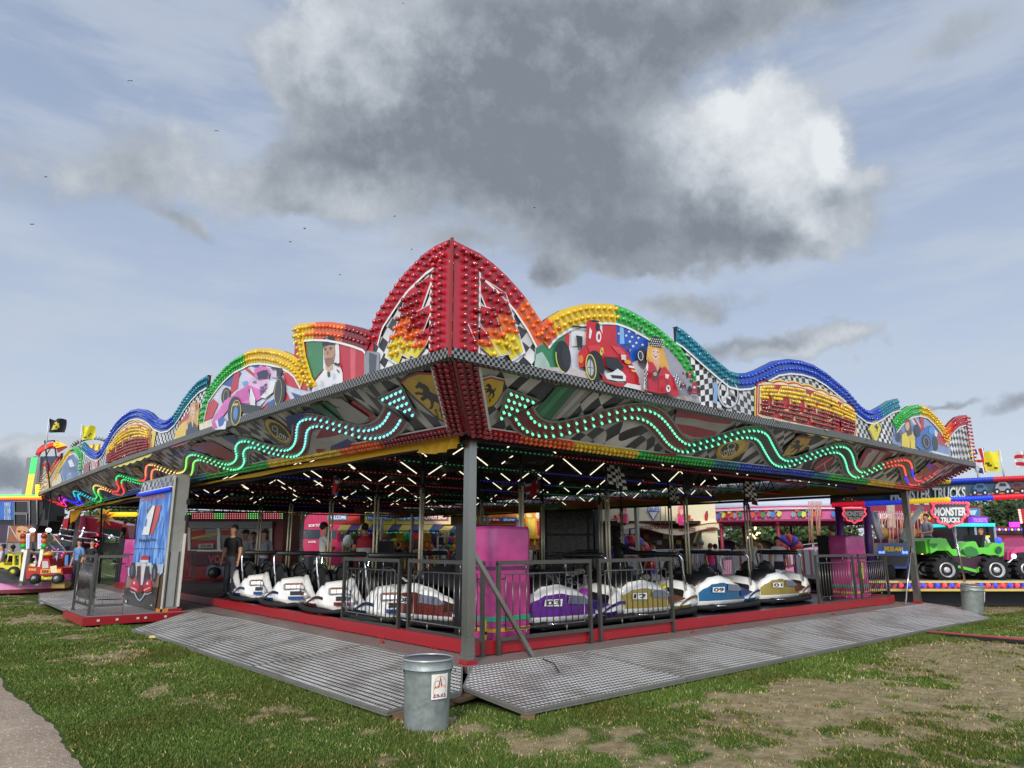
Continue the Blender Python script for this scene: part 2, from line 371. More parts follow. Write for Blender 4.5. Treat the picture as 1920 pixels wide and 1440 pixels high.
class Piece:
    def __init__(s,surf,pts,cl,ext=True,width=.26,rows=(.07,.185),mat=None,px=True,off=0,name='mural_board',back=True):
        P=[surf.sz(*p) for p in pts] if px else [tuple(p) for p in pts]
        if P[0][0]>P[-1][0]: P=P[::-1]; cl=[(1-a,c) for a,c in cl]; cl=[(1-([0]+[x[0] for x in cl])[0],cl[0][1])] if False else cl
        s.P=P
        I=offsetline(P,-width); Bd=offsetline(P,-(width+.03))
        if back:
            base=[(a,surf.base(a)) for a in np.linspace(P[-1][0],P[0][0],8)]
            mb=MB(); poly=[surf.w(a,z,off) for a,z in P]+[surf.w(a,z,off) for a,z in base]
            mb.prism(poly,-surf.n*.05,mat,DARKM); mb.build(name,ride)
        # band
        tot=sum(math.dist(a,b) for a,b in zip(P,P[1:])); acc=0; mb=MB()
        segs={}
        for i in range(len(P)-1):
            f=(acc+math.dist(P[i],P[i+1])/2)/tot; acc+=math.dist(P[i],P[i+1]); c=s.col(cl,f)
            q=[surf.w(*P[i],off+.02),surf.w(*P[i+1],off+.02),surf.w(*I[i+1],off+.02),surf.w(*I[i],off+.02)]
            mb.add(q,[(0,1,2,3)],G(BB[c])); mb.add([q[0],q[1],q[1]-surf.n*.09,q[0]-surf.n*.09],[(0,1,2,3)],G(BB[c]))
            mb.add([surf.w(*I[i],off+.023),surf.w(*I[i+1],off+.023),surf.w(*Bd[i+1],off+.023),surf.w(*Bd[i],off+.023)],[(0,1,2,3)],WHITE)
        mb.build('bulb_band',ride)
        for k,r in enumerate(rows):
            for q,d,f in resample(offsetline(P,-r),.122,.05*k+.03): BULBS.append((surf.w(q[0],q[1],off+.02),surf.n,s.col(cl,f)))
    def col(s,cl,f):
        # cl given along the traced direction
        for a,c in cl:
            if f<=a: return c
        return cl[-1][1]
def rev(cl):   # reverse a colour list [(end_fraction,colour)]
    o=[];prev=0
    for a,c in cl: o.append((1-prev,c)); prev=a
    return o[::-1]
# ---- traced top outlines (pixels of the photograph put back on the two fascia planes)
R1=[(846,450),(868,461),(898,476),(923,495),(948,518),(968,540),(984,559),(995,576),(1009,597),(1018,614),(1028,634)]
R2=[(1002,622),(1012,609),(1025,597),(1050,582),(1075,574),(1100,570),(1130,570),(1150,572),(1170,579),(1185,586),(1207,599),(1225,610),(1245,626),(1262,642),(1277,657),(1292,684),(1304,712)]
R3=[(1268,612),(1282,621),(1300,637),(1325,660),(1350,682),(1367,696),(1382,700),(1400,699),(1420,692),(1440,682),(1452,676),(1476,673),(1500,676),(1524,684),(1548,699),(1567,715),(1584,729),(1596,743),(1608,757),(1622,768),(1634,770.6),(1648,763),(1667,751),(1682,747)]
R4=[(1672,790),(1680,779),(1689,770),(1703,761),(1720,758.6),(1735,763),(1749,776.5),(1763,793),(1773,812),(1779,826)]
R5=[(1764,815),(1772,803),(1782,791),(1792,782),(1803,778.5),(1811,778)]
L1=[(844,450),(818,462),(798,476),(779,495),(762,512),(745,534),(732,554),(718,576),(709,590),(702,607),(697,624),(693,640)]
L2=[(702,628),(695,620),(673,613),(651,608),(623,604),(595,604.5),(568,608),(556,612)]
L2v=[(556,612),(564,673),(575,712),(584,728)]
L3=[(578,700),(564,676),(551,666),(532,658),(512,654),(493,653),(474,656),(460,664),(443,673),(426,688),(412,704),(400,721),(390,736),(384,757),(377,790)]
L4=[(391,703),(376,712),(361,728),(347,747),(339,761),(329,776),(318,786),(306,789),(293,784),(283,774),(272,768),(260,766),(247,769),(235,777),(222,790),(212,804),(206,817),(199,829),(193,840),(185,847),(177,846),(164,838),(156,829)]
mur=lambda h: M(h,rough=.4,coat=.2,var=.25,vs=1.6)
Piece(UR,R1,[(.66,'r'),(1,'o')],mat=CKR)
Piece(UR,R2,[(.1,'o'),(.47,'y'),(1,'g')],mat=mur('#c9cbd2'),off=.006)
Piece(UR,R3,[(.2,'t'),(.86,'b'),(1,'t')],mat=CKR2,off=-.006)
Piece(UR,R4,[(.48,'g'),(1,'y')],mat=mur('#8d9fc4'),off=.006,rows=(.07,.185))
Piece(UR,R5,[(.3,'o'),(1,'r')],mat=CKR,off=0)
def Lp(pts,cl,**k): Piece(UL,pts[::-1],rev(cl),**k)
Lp(L1,[(1,'r')],mat=CKL)
Lp(L2,[(.3,'d'),(.78,'o'),(1,'y')],mat=mur('#b8232f'),off=.006)
Lp(L3,[(.5,'y'),(1,'g')],mat=mur('#c5c7d4'),off=.009)
Lp(L4,[(.17,'t'),(.9,'b'),(1,'t')],mat=CKL2,off=-.006)
def mirL(pts): return [(-26.6-a,z) for a,z in [UL.sz(*p) for p in pts]]
# mirror images of the near pieces at the far end of the long side
Piece(UL,sorted(mirL(L3)),[(.5,'y'),(1,'g')],mat=mur('#7d94bb'),px=False,off=.009,rows=(.12,))
Piece(UL,sorted(mirL(L2)),[(.22,'y'),(.7,'o'),(1,'r')],mat=mur('#b8a06a'),px=False,off=.006,rows=(.12,))
Piece(UL,sorted(mirL(L1)),[(1,'r')],mat=CKL,px=False,rows=(.12,))
# vertical yellow bulbs beside the portrait
for k,o in ((0,.06),(1,.17)):
    P=[UL.sz(*p) for p in L2v]; P2=[(a+o,z) for a,z in P]
    for q,d,f in resample(P2,.12,.06*k+.1): BULBS.append((UL.w(q[0],q[1],.035),UL.n,'y'))
P=[UL.sz(*p) for p in L2v]; MB().poly([UL.w(a,z,.03) for a,z in P]+[UL.w(a+.24,z,.03) for a,z in P[::-1]],G(BB['y'])).build('bulb_band',ride)
# vertical red band at the corner
for surf,sg in ((UR,1),(UL,-1)):
    zt=surf.sz(845,452)[1]-.05; x0=-1.29 if sg==1 else 1.29
    mb=MB(); mb.poly([surf.w(x0,ZM,.03),surf.w(x0+sg*.36,ZM,.03),surf.w(x0+sg*.36,zt-.22,.03),surf.w(x0,zt,.03)],G(BB['r']))
    mb.poly([surf.w(x0+sg*.36,ZM,.032),surf.w(x0+sg*.385,ZM,.032),surf.w(x0+sg*.385,zt-.24,.032),surf.w(x0+sg*.36,zt-.22,.032)],WHITE)
    mb.build('corner_band',ride)
    for i in range(13):
        for k in (.15,.29): BULBS.append((surf.w(x0+sg*k,ZM+.06+i*.093,.03),surf.n,'r'))
MB().bar((-1.335,-1.335,3.66),(-1.335,-1.335,UR.sz(845,452)[1]+.02),.03,.03,M('#a63a35',metal=.4)).build('corner_hinge',ride)
# far corners of the two sides
for i in range(13):
    BULBS.append((Vector((15.62,-1.33,3.8+i*.095)),Vector((.5,-.8,0)).normalized(),'r')); BULBS.append((UR.w(15.45,3.8+i*.095,.02),UR.n,'y' if i<4 else 'o' if i<7 else 'r'))
    BULBS.append((UL.w(-27.7,3.8+i*.09,.02),UL.n,'y' if i<5 else 'o' if i<7 else 'r'))
# ---- slanted lower boards
xs=list(np.linspace(-IN,XR+IN,30)); mb=MB(); vs=[]
for x in xs:
    u=(x+IN)/(XR+2*IN); xm=-OV+u*(XR+2*OV); a=LR.w(x,0); b=Vector((xm,-OV,ZM+dzR(xm))); vs+= [a,b,a-LR.n*.05,b-LR.n*.05]
mb.add(vs,[(i*4,i*4+1,i*4+5,i*4+4) for i in range(29)],CKD); mb.add(vs,[(i*4+2,i*4+6,i*4+7,i*4+3) for i in range(29)],DARKM); mb.build('lower_board',ride)
mb=MB(); vs=[]
for y in np.linspace(-IN,YR+IN,50):
    u=(y+IN)/(YR+2*IN); ym=-OV+u*(YR+2*OV); a=LL.w(-y,0); b=Vector((-OV,ym,ZM+dzL(ym))); vs+=[a,b,a-LL.n*.05,b-LL.n*.05]
mb.add(vs,[(i*4,i*4+1,i*4+5,i*4+4) for i in range(49)],CKDL); mb.add(vs,[(i*4+2,i*4+6,i*4+7,i*4+3) for i in range(49)],DARKM); mb.build('lower_board',ride)
# ---- black and silver tread strip between upper and lower boards
ms,nn,lk,b=nodemat('tread_strip'); t=nn.new('ShaderNodeTexCoord'); ck=nn.new('ShaderNodeTexChecker'); mp=nn.new('ShaderNodeMapping'); mp.inputs[1].default_value=(.013,.013,.01); lk.new(t.outputs['Object'],mp.inputs[0]); lk.new(mp.outputs[0],ck.inputs[0]); ck.inputs[3].default_value=26
ck.inputs[1].default_value=rgb('#8c8a85'); ck.inputs[2].default_value=rgb('#151413'); lk.new(ck.outputs[0],b.inputs['Base Color']); b.inputs['Roughness'].default_value=.4; b.inputs['Metallic'].default_value=.4
mb=MB(); vs=[];n=30
for i in range(n+1):
    x=-OV-.05+(XR+2*OV+.1)*i/n; z=ZM+dzR(x); vs+=[(x,-OV-.055,z-.085),(x,-OV-.055,z+.03),(x,-OV,z+.04),(x,-OV+.03,z-.1)]
mb.add(vs,[(i*4+k,i*4+(k+1)%4,i*4+4+(k+1)%4,i*4+4+k) for i in range(n) for k in range(4)],ms); mb.build('tread_strip',ride)
mb=MB(); vs=[];n=50
for i in range(n+1):
    y=-OV-.05+(YR+2*OV+.1)*i/n; z=ZM+dzL(y); vs+=[(-OV-.055,y,z-.085),(-OV-.055,y,z+.03),(-OV,y,z+.04),(-OV+.03,y,z-.1)]
mb.add(vs,[(i*4+k,i*4+(k+1)%4,i*4+4+(k+1)%4,i*4+4+k) for i in range(n) for k in range(4)],ms); mb.build('tread_strip',ride)
# small clips along the strip
for i in range(9):
    x=.3+i*1.75; MB().box((x,-OV-.07,ZM+dzR(x)+.02),(.1,.04,.03),CHROME).build('clip',ride)
# ---- corner V of red bulbs on the slanted boards, and the coloured bulb strip along the bottom
def strip(surf,a0,a1,cols,sg):    # cols: list of (a_end, colour)
    mb=MB(); st=sorted(cols); prev=a0
    for e,c in st:
        mb.add([surf.w(prev,0,.012),surf.w(e,0,.012),surf.w(e,.17,.012),surf.w(prev,.17,.012)],[(0,1,2,3)],G(BB[c])); mb.add([surf.w(prev,0,.012),surf.w(e,0,.012),surf.w(e,0,-.06),surf.w(prev,0,-.06)],[(0,1,2,3)],G(BB[c]))
        mb.add([surf.w(prev,.17,.014),surf.w(e,.17,.014),surf.w(e,.195,.014),surf.w(prev,.195,.014)],[(0,1,2,3)],WHITE)
        a=prev+.04
        while a<e:
            BULBS.append((surf.w(a,.05,.012),surf.n,c)); BULBS.append((surf.w(a+.04,.125,.012),surf.n,c)); a+=.09
        prev=e
    mb.build('bottom_bulb_strip',ride)
bR=lambda px: LR.sz(px,{0:0}.get(px,815+(px-875)*.1216))[0]
bL=lambda px: LL.sz(px,817+(870-px)*.176 if px>345 else 908+(345-px)*.24)[0]
strip(LR,-IN,XR+IN,[(bR(967),'r'),(bR(1065),'o'),(bR(1187),'y'),(bR(1330),'g'),(bR(1378),'t'),(bR(1514),'b'),(bR(1543),'t'),(bR(1620),'g'),(bR(1668),'y'),(bR(1700),'o'),(XR+IN,'r')],1)
strip(LL,-YR-IN,IN,[(bL(140),'d'),(bL(170),'y'),(bL(212),'g'),(bL(250),'t'),(bL(330),'b'),(bL(400),'t'),(bL(518),'g'),(bL(655),'y'),(bL(733),'o'),(IN,'d')],-1)
for surf,sg in ((LR,1),(LL,-1)):
    p0=surf.w(-sg*IN,0,.02); p1=Vector((-OV,-OV,ZM-.03))+surf.n*.02; ax=Vector((1,0,0)) if sg==1 else Vector((0,1,0))
    mb=MB(); mb.add([p0,p1,p1+ax*.36,p0+ax*.36],[(0,1,2,3)],G(BB['d'])); mb.add([p0+ax*.36+surf.n*.002,p1+ax*.36+surf.n*.002,p1+ax*.4+surf.n*.002,p0+ax*.4+surf.n*.002],[(0,1,2,3)],WHITE); mb.build('corner_band',ride)
    for i in range(15):
        for k in (.08,.19,.3): BULBS.append((p0.lerp(p1,(i+.5+.3*(k==.19))/15.6)+ax*k,surf.n,'d'))
    # far end
    e=XR if sg==1 else YR
    q0=surf.w(sg*(e+IN),0,.02); m1=Vector((-OV,-OV,ZM)); 
    q1=(Vector((XR+OV,-OV,ZM-.03)) if sg==1 else Vector((-OV,YR+OV,ZM-.03)))+surf.n*.02
    mb=MB(); mb.add([q0,q1,q1-ax*.3,q0-ax*.3],[(0,1,2,3)],G(BB['d'])); mb.build('corner_band',ride)
    for i in range(15): 
        for k in (-.05,.1): BULBS.append((q0.lerp(q1,(i+.5)/15)-ax*k,surf.n,'d'))
# the returns round the far corners (right short side going back, far side)
mb=MB(); a=Vector((XR+IN,-IN,ZB)); b=Vector((XR+OV,-OV,ZM)); a2=Vector((XR+IN,YR+IN,ZB)); b2=Vector((XR+OV,YR+OV,ZM)); a3=Vector((-IN,YR+IN,ZB)); b3=Vector((-OV,YR+OV,ZM))
mb.add([a,b,b2,a2],[(0,1,2,3)],CKDL); up=Vector((0,0,.38)); mb.add([a2+up,b2,b3,a3+up],[(0,1,2,3)],CKD); mb.build('lower_board',ride)
for (p,q,nm) in ((b,b2,CKL),(b2,b3,CKR)):
    mb=MB(); pts=[]; n=24
    for i in range(n+1): pts.append(p.lerp(q,i/n)+Vector((0,0,.75+.3*math.cos(i/n*2*math.pi*3))))
    nrm=(q-p).cross(Vector((0,0,1))).normalized(); mb.prism([p]+pts+[q],-nrm*.05,nm,G(BB['b'])); mb.build('mural_board',ride)
# ---- arrows of lit LEDs on the slanted boards
def hx(h): return M(h,rough=.35,coat=.3,var=.32,vs=3.2)
def arrow(surf,center,head,ledcol,ribcol,hw=.16):
    P=[surf.sz(*p) for p in center]; P=[tuple(p) for p in smoothline(P,3)]
    A=offsetline(P,hw);B=offsetline(P,-hw);A2=offsetline(P,hw+.035);B2=offsetline(P,-hw-.035)
    mb=MB(); px=[surf.w(*p) for p in P]
    for i in range(len(P)-1):
        mb.add([surf.w(*A2[i],.03),surf.w(*A2[i+1],.03),surf.w(*B2[i+1],.03),surf.w(*B2[i],.03)],[(0,1,2,3)],hx('#8b8a84'))
        mb.add([surf.w(*A[i],.034),surf.w(*A[i+1],.034),surf.w(*B[i+1],.034),surf.w(*B[i],.034)],[(0,1,2,3)],hx(ribcol(i/len(P))))
    Hd=[surf.sz(*p) for p in head]; cx=sum(h[0] for h in Hd)/len(Hd); cz=sum(h[1] for h in Hd)/len(Hd)
    mb.poly([surf.w(cx+(a-cx)*1.1,cz+(z-cz)*1.1,.036) for a,z in Hd],hx('#8b8a84')); mb.poly([surf.w(a,z,.04) for a,z in Hd],hx(ribcol(0)))
    mb.build('arrow_board',ride)
    for o in (.088,-.088):
        for q,d,f in resample(offsetline(P,o),.125,.05): LEDS.append((surf.w(q[0],q[1],.04),surf.n,ledcol(f)))
    a,b,c=Hd[0],Hd[1],Hd[2]
    for i in range(5):
        for j in range(5-i):
            u=(i+.4)/5.2;v=(j+.4)/5.2; LEDS.append((surf.w(a[0]*(1-u-v)+b[0]*u+c[0]*v,a[1]*(1-u-v)+b[1]*u+c[1]*v,.04),surf.n,ledcol(0)))
AR=[(974,771),(984,787),(998,798),(1017,804),(1040,804),(1068,798),(1096,791),(1127,781),(1158,774),(1183,770),(1206,773),(1223,781),(1237,794),(1248,808),(1259,822),(1276,834),(1293,836),(1315,830),(1338,825),(1366,816),(1394,810),(1416,811),(1428,818),(1436,832),(1445,848),(1454,860),(1469,866),(1488,863),(1512,854),(1536,846),(1557,840),(1574,840),(1584,847),(1590,860),(1594,875),(1601,884),(1611,887),(1627,881),(1648,872),(1670,866),(1690,864),(1698,869),(1701,880),(1703,893),(1709,901),(1720,902),(1734,895),(1748,888)]
AL=[(745,774),(735,791),(721,803),(702,809),(680,809),(659,803),(637,797),(618,792),(601,788),(587,788),(574,793),(569,805),(567,822),(562,836),(551,845),(534,846),(517,842),(500,838),(484,832),(469,829),(457,832),(452,842),(454,855),(450,866),(438,872),(421,870),(404,864),(388,858),(371,854),(360,859),(358,873),(354,884),(341,888),(327,884),(310,878),(295,873),(284,874),(281,885),(281,896),(276,902),(264,901),(247,897),(233,893),(226,895),(226,905),(230,915),(227,922),(216,921),(202,915),(188,911),(182,913),(183,922),(188,931),(184,936),(172,932),(158,925),(147,921),(144,924),(149,935),(153,941),(145,942),(129,936),(118,932),(118,937),(123,945),(110,942),(95,937)]
gl='#6ff0b8'
arrow(LR,AR,[(953,727),(1006,747),(930,786)],lambda f: gl if f<.78 else '#ff5a55' if f<.89 else '#4a3cff' if f<.935 else '#ff4a50',lambda f:'#7a1620' if f<.33 else '#16301f' if f<.5 else '#14282c' if f<.72 else '#6b5a20' if f<.9 else '#6b2a20')
def lcol(f):
    for a,c in [(.12,'#7fe0e0'),(.24,'#6feccb'),(.31,'#6ceea8'),(.36,'#8ee86a'),(.42,'#f2d487'),(.47,'#ff8f6a'),(.505,'#ff4f4f'),(.57,'#3be07e'),(.645,'#ff5448'),(.7,'#ffd080'),(.76,'#4be070'),(.83,'#2fc7e0'),(.9,'#3b3cff'),(.95,'#ff40d8')]:
        if f<a: return c
    return '#ff4048'
arrow(LL,AL,[(756,722),(713,742),(785,780)],lcol,lambda f:'#7a1620' if f<.25 else '#4d5a1e' if f<.4 else '#5a3a20' if f<.55 else '#1c3a28' if f<.8 else '#2a1e3a',hw=.165)
# ---- murals
class Dec:
    def __init__(s,surf,name='mural',o0=.012): s.s=surf; s.mb=MB(); s.off=o0; s.name=name; s.t=(0,0,1)
    def tr(s,ox,oy,k): s.t=(ox,oy,k); return s
    def P(s,pts,h,mat=None):
        s.off+=.0012; ox,oy,k=s.t; s.mb.poly([s.s.w(*s.s.sz(x/k+ox,y/k+oy),s.off) for x,y in pts],mat or hx(h)); return s
    def E(s,cx,cy,rx,ry,h,rot=0,n=20): return s.P(ell(cx,cy,rx,ry,rot,n),h)
    def ring(s,cx,cy,rx,ry,w,h,rot=0,a0=0,a1=360,n=28):
        o=ell(cx,cy,rx,ry,rot,n,a0,a1); i=ell(cx,cy,rx-w,ry-w,rot,n,a0,a1)
        if a1-a0>=360: o.append(o[0]); i.append(i[0])
        s.off+=.0012; ox,oy,k=s.t; f=lambda p: s.s.w(*s.s.sz(p[0]/k+ox,p[1]/k+oy),s.off)
        for a in range(len(o)-1): s.mb.add([f(o[a]),f(o[a+1]),f(i[a+1]),f(i[a])],[(0,1,2,3)],hx(h))
        return s
    def line(s,pts,w,h):
        for a,b in zip(pts,pts[1:]):
            dx,dy=b[0]-a[0],b[1]-a[1]; l=math.hypot(dx,dy) or 1; nx,ny=-dy/l*w/2,dx/l*w/2
            s.P([(a[0]+nx,a[1]+ny),(b[0]+nx,b[1]+ny),(b[0]-nx,b[1]-ny),(a[0]-nx,a[1]-ny)],h)
        return s
    def T(s,txt,quad,h,bold=.02):
        s.off+=.0012; ox,oy,k=s.t; puttext(s.mb,txt,[s.s.w(*s.s.sz(x/k+ox,y/k+oy),s.off) for x,y in quad],hx(h),bold); return s
    def horse(s,x0,y0,x1,y1,h='#120d0b',sk=0,flip=False):
        U=[(.30,.10),(.38,.02),(.46,.08),(.55,.12),(.62,.22),(.60,.34),(.70,.42),(.80,.46),(.90,.36),(.97,.30),(.93,.44),(.86,.55),(.80,.62),(.86,.75),(.80,.88),(.72,.98),(.62,.97),(.70,.86),(.72,.74),(.62,.66),(.56,.72),(.50,.84),(.40,.92),(.32,.90),(.44,.80),(.48,.66),(.44,.56),(.34,.60),(.24,.66),(.18,.58),(.26,.52),(.34,.48),(.22,.44),(.12,.46),(.08,.38),(.20,.36),(.36,.38),(.40,.28),(.30,.22),(.22,.26),(.18,.20)]
        return s.P([(x0+(1-u if flip else u)*(x1-x0)+sk*(.5-v),y0+v*(y1-y0)) for u,v in U],h)
    def star(s,cx,cy,r,h,rot=0):
        return s.P([(cx+(r if i%2==0 else r*.4)*math.sin(R_(36*i+rot)),cy-(r if i%2==0 else r*.4)*math.cos(R_(36*i+rot))) for i in range(10)],h)
    def nx(s): s.mb.build(s.name,ride); s.mb=MB(); return s
    def done(s,label=None): s.mb.build(s.name,ride,label=label)
# fan arrows by the peak
def fan(surf,strips,ox,oy,k):
    d=Dec(surf,'fan_arrows',.02).tr(ox,oy,k)
    for pts in strips:
        ys=[p[1] for p in pts]; cx=sum(p[0] for p in pts)/len(pts); cy=sum(ys)/len(ys)
        d.P([(cx+(x-cx)*1.1,cy+(y-cy)*1.04) for x,y in pts],'#f1efe9')
        d.P(pts,'#b80f20')
        y1=max(ys); y0=min(ys)
        def clip(P,yc):
            o=[]
            for i in range(len(P)):
                a,b=P[i],P[(i+1)%len(P)]
                if a[1]>=yc: o.append(a)
                if (a[1]>=yc)!=(b[1]>=yc): t=(yc-a[1])/(b[1]-a[1]); o.append((a[0]+(b[0]-a[0])*t,yc))
            return o
        for fr,c in ((.48,'#ea6a22'),(.7,'#efcb22')):
            q=clip(pts,y0+(y1-y0)*fr)
            if len(q)>2: d.P(q,c)
        Q=[surf.sz(x/k+ox,y/k+oy) for x,y in pts]; zs=[q[1] for q in Q]; as_=[q[0] for q in Q]; r=0; qx=sum(as_)/len(as_); qz=sum(zs)/len(zs)
        z=min(zs)+.04
        while z<max(zs):
            a=min(as_)+(.05 if r%2 else 0)
            while a<max(as_):
                if inpoly(qx+(a-qx)/.86,qz+(z-qz)/.92,Q): 
                    f=1-(z-min(zs))/(max(zs)-min(zs)); BULBS.append((surf.w(a,z,d.off+.004),surf.n,'d' if f<.48 else 'o' if f<.7 else 'y'))
                a+=.118
            z+=.105; r+=1
    d.done()
fan(UR,[[(1240,255),(1460,400),(1580,790),(1495,850),(1372,505),(1335,500)],[(1216,460),(1375,508),(1485,800),(1415,818),(1300,620)],[(1205,598),(1305,640),(1420,815),(1370,835),(1265,740)]],540,440,3.6)
fan(UL,[[(992,262),(905,520),(758,875),(676,820),(780,510),(800,400)],[(997,462),(930,640),(835,835),(755,790),(870,530)],[(1002,600),(950,740),(885,840),(832,800),(900,680)]],540,440,3.6)
# right side: red racing car, driver girl
d=Dec(UR).tr(1000,540,4)
d.P([(15,455),(60,430),(130,370),(240,300),(245,645),(150,632),(0,606)],'#2f7f52').P([(15,500),(60,480),(110,560),(130,626),(0,606)],'#a9c4b5').P([(225,330),(265,345),(262,460),(235,440)],'#c31d2b')
d.P([(275,290),(420,245),(510,235),(515,420),(280,440)],'#e6e7e2').P([(508,234),(610,242),(640,300),(640,440),(512,400)],'#c2222f').P([(610,240),(700,268),(850,370),(855,480),(730,560),(620,430)],'#1b4fb0').P([(640,250),(665,255),(675,420),(640,420)],'#7fb2e6')
for x,y in [(635,268),(632,345),(708,330),(730,300),(730,370),(685,360),(712,405),(760,415),(775,378),(805,350),(805,430),(760,345),(733,440),(706,470),(800,330),(775,310)]: d.star(x,y,13,'#eef1f5')
d.P([(860,520),(980,430),(1215,740),(1230,862),(1020,830),(850,700)],'#9b9aa5').P([(0,600),(420,690),(760,770),(1230,870),(1230,840),(770,735),(420,640),(240,600)],'#c3b7b4')
d.E(205,520,58,122,'#131316',-6).ring(205,520,56,120,7,'#e7d34a',-6,95,200).E(225,520,34,84,'#232327',-6).P([(275,285),(480,310),(480,322),(278,298)],'#17171b')
d.P([(300,360),(350,370),(345,460),(310,440)],'#1b1b20').P([(378,262),(408,245),(455,262),(486,320),(516,400),(625,432),(690,490),(716,562),(772,680),(764,745),(690,742),(600,640),(500,585),(435,590),(322,600),(316,492),(372,430),(378,330)],'#c4151f')
d.P([(415,245),(470,252),(474,264),(418,262)],'#111').E(462,300,17,32,'#1a1418').E(468,372,20,42,'#efece6').E(470,372,9,22,'#a01820').P([(400,300),(418,330),(405,390),(392,380)],'#e9e5df')
d.P([(380,440),(470,430),(520,500),(460,520),(400,490)],'#d83038').P([(560,440),(620,450),(690,520),(610,500)],'#e0454b').E(332,540,18,32,'#f07a1c').E(488,482,12,30,'#efd22a',8).horse(481,462,496,502)
d.E(440,592,66,118,'#0e0e11',-6).E(408,600,37,90,'#3b3b40',-6).ring(405,600,40,98,7,'#e9d64e',-6).E(400,604,24,62,'#b6b8bb',-6).line([(400,545),(400,664)],5,'#4a4b50').line([(380,600),(422,608)],5,'#4a4b50')
d.E(786,512,36,60,'#101014',-8).ring(775,515,20,36,5,'#dcdcdc',-8).E(775,515,11,22,'#35353a').P([(645,430),(690,428),(694,500),(684,500),(680,440),(652,442)],'#2c3240')
d.P([(500,520),(600,530),(650,600),(610,640),(520,600)],'#18181c').P([(505,650),(560,640),(600,612),(640,640),(664,668),(660,705),(600,706),(520,690)],'#efeeea').P([(545,660),(640,665),(640,690),(560,684)],'#26262b')
d.P([(468,642),(500,665),(545,712),(690,728),(768,722),(762,752),(600,748),(500,712)],'#b3121f').E(674,562,26,15,'#e8a822',20).P([(625,508),(660,512),(664,530),(640,528),(662,534),(660,548),(628,545)],'#f0eded').P([(680,588),(720,596),(724,610),(684,604)],'#efe6e2').P([(700,620),(736,628),(738,640),(704,632)],'#e8cf4a')
d.P([(670,720),(770,740),(772,776),(640,745)],'#dcdad6')
# girl
d.P([(822,450),(850,420),(930,430),(952,500),(975,570),(985,640),(960,692),(930,640),(905,560),(870,600),(845,610),(812,540)],'#d9a441').P([(850,470),(905,470),(912,530),(880,556),(850,520)],'#e2b393').P([(820,520),(842,560),(850,612),(826,600)],'#c08a30').P([(862,545),(905,545),(912,600),(884,660),(868,600)],'#dba685').E(878,505,28,46,'#e7ba9b').P([(856,506),(900,512),(880,534)],'#a8202a').P([(862,509),(896,513),(880,522)],'#f3ece8')
d.E(864,487,5,4,'#22201f').E(895,490,5,4,'#22201f').P([(828,420),(850,380),(875,368),(915,385),(930,430),(925,456),(880,448),(835,436)],'#1b1b1d',)
for i in range(7):
    for j in range(4): d.E(840+i*13+(j%2)*6,392+j*16+i*2,4.5,4.5,'#d9d8d4',0,6)
d.P([(800,560),(842,572),(868,612),(882,700),(905,612),(935,600),(965,640),(1000,690),(1040,822),(1010,824),(940,800),(885,800),(800,782),(775,770),(776,640)],'#c2182b').line([(882,640),(880,800)],5,'#3a1014').P([(778,640),(800,562),(806,600),(796,700),(794,776),(770,768)],'#f0efec')
for i in range(10):
    y=620+i*15
    for j in range(3): 
        if (i+j)%2: d.P([(776+j*8,y),(784+j*8,y),(784+j*8,y+14),(776+j*8,y+14)],'#16161a')
for i in range(9):
    for j in range(3):
        d.P([(985+i*5+j*9,668+i*12-j*3+4),(993+i*5+j*9,668+i*12-j*3),(996+i*5+j*9,679+i*12-j*3),(988+i*5+j*9,682+i*12-j*3)],'#15151a' if (i+j)%2 else '#ecebe8')
d.E(834,662,22,28,'#2a3350').E(834,662,14,16,'#b9a46a').P([(910,660),(940,668),(930,700),(912,690)],'#e9e0d2').E(932,770,16,26,'#ece8e2').P([(924,755),(942,760),(932,785)],'#22304a')
for x,y,r,c in [(1125,770,46,'#a51a24'),(1040,745,20,'#8d1a22'),(1086,672,26,'#a8252b'),(1046,655,16,'#b58b5e')]:
    d.E(x-r*.7,y+r*.3,r*.35,r*.75,'#121215').E(x+r*.7,y+r*.4,r*.35,r*.75,'#121215').P([(x-r*.3,y-r*1.1),(x+r*.4,y-r),(x+r*.45,y+r*.6),(x-r*.4,y+r*.5)],c).P([(x-r,y+r*.5),(x+r,y+r*.75),(x+r,y+r),(x-r,y+r*.8)],'#8c1620').E(x,y-r*.2,r*.2,r*.2,'#d8d8dc')
d.done()
# three pointed star badge
d=Dec(UR).tr(1000,540,4)
d.ring(1458,790,82,116,14,'#55585e',-8).ring(1455,788,78,112,9,'#c9ccd1',-8).P([(1448,690),(1462,770),(1530,830),(1458,800),(1400,860),(1442,775)],'#d7d9dd').P([(1448,690),(1462,770),(1458,800)],'#6d7178').P([(1530,830),(1458,800),(1462,770)],'#8a8e95').P([(1350,700),(1375,720),(1370,870),(1340,860)],'#7fa8d0')
d.done()
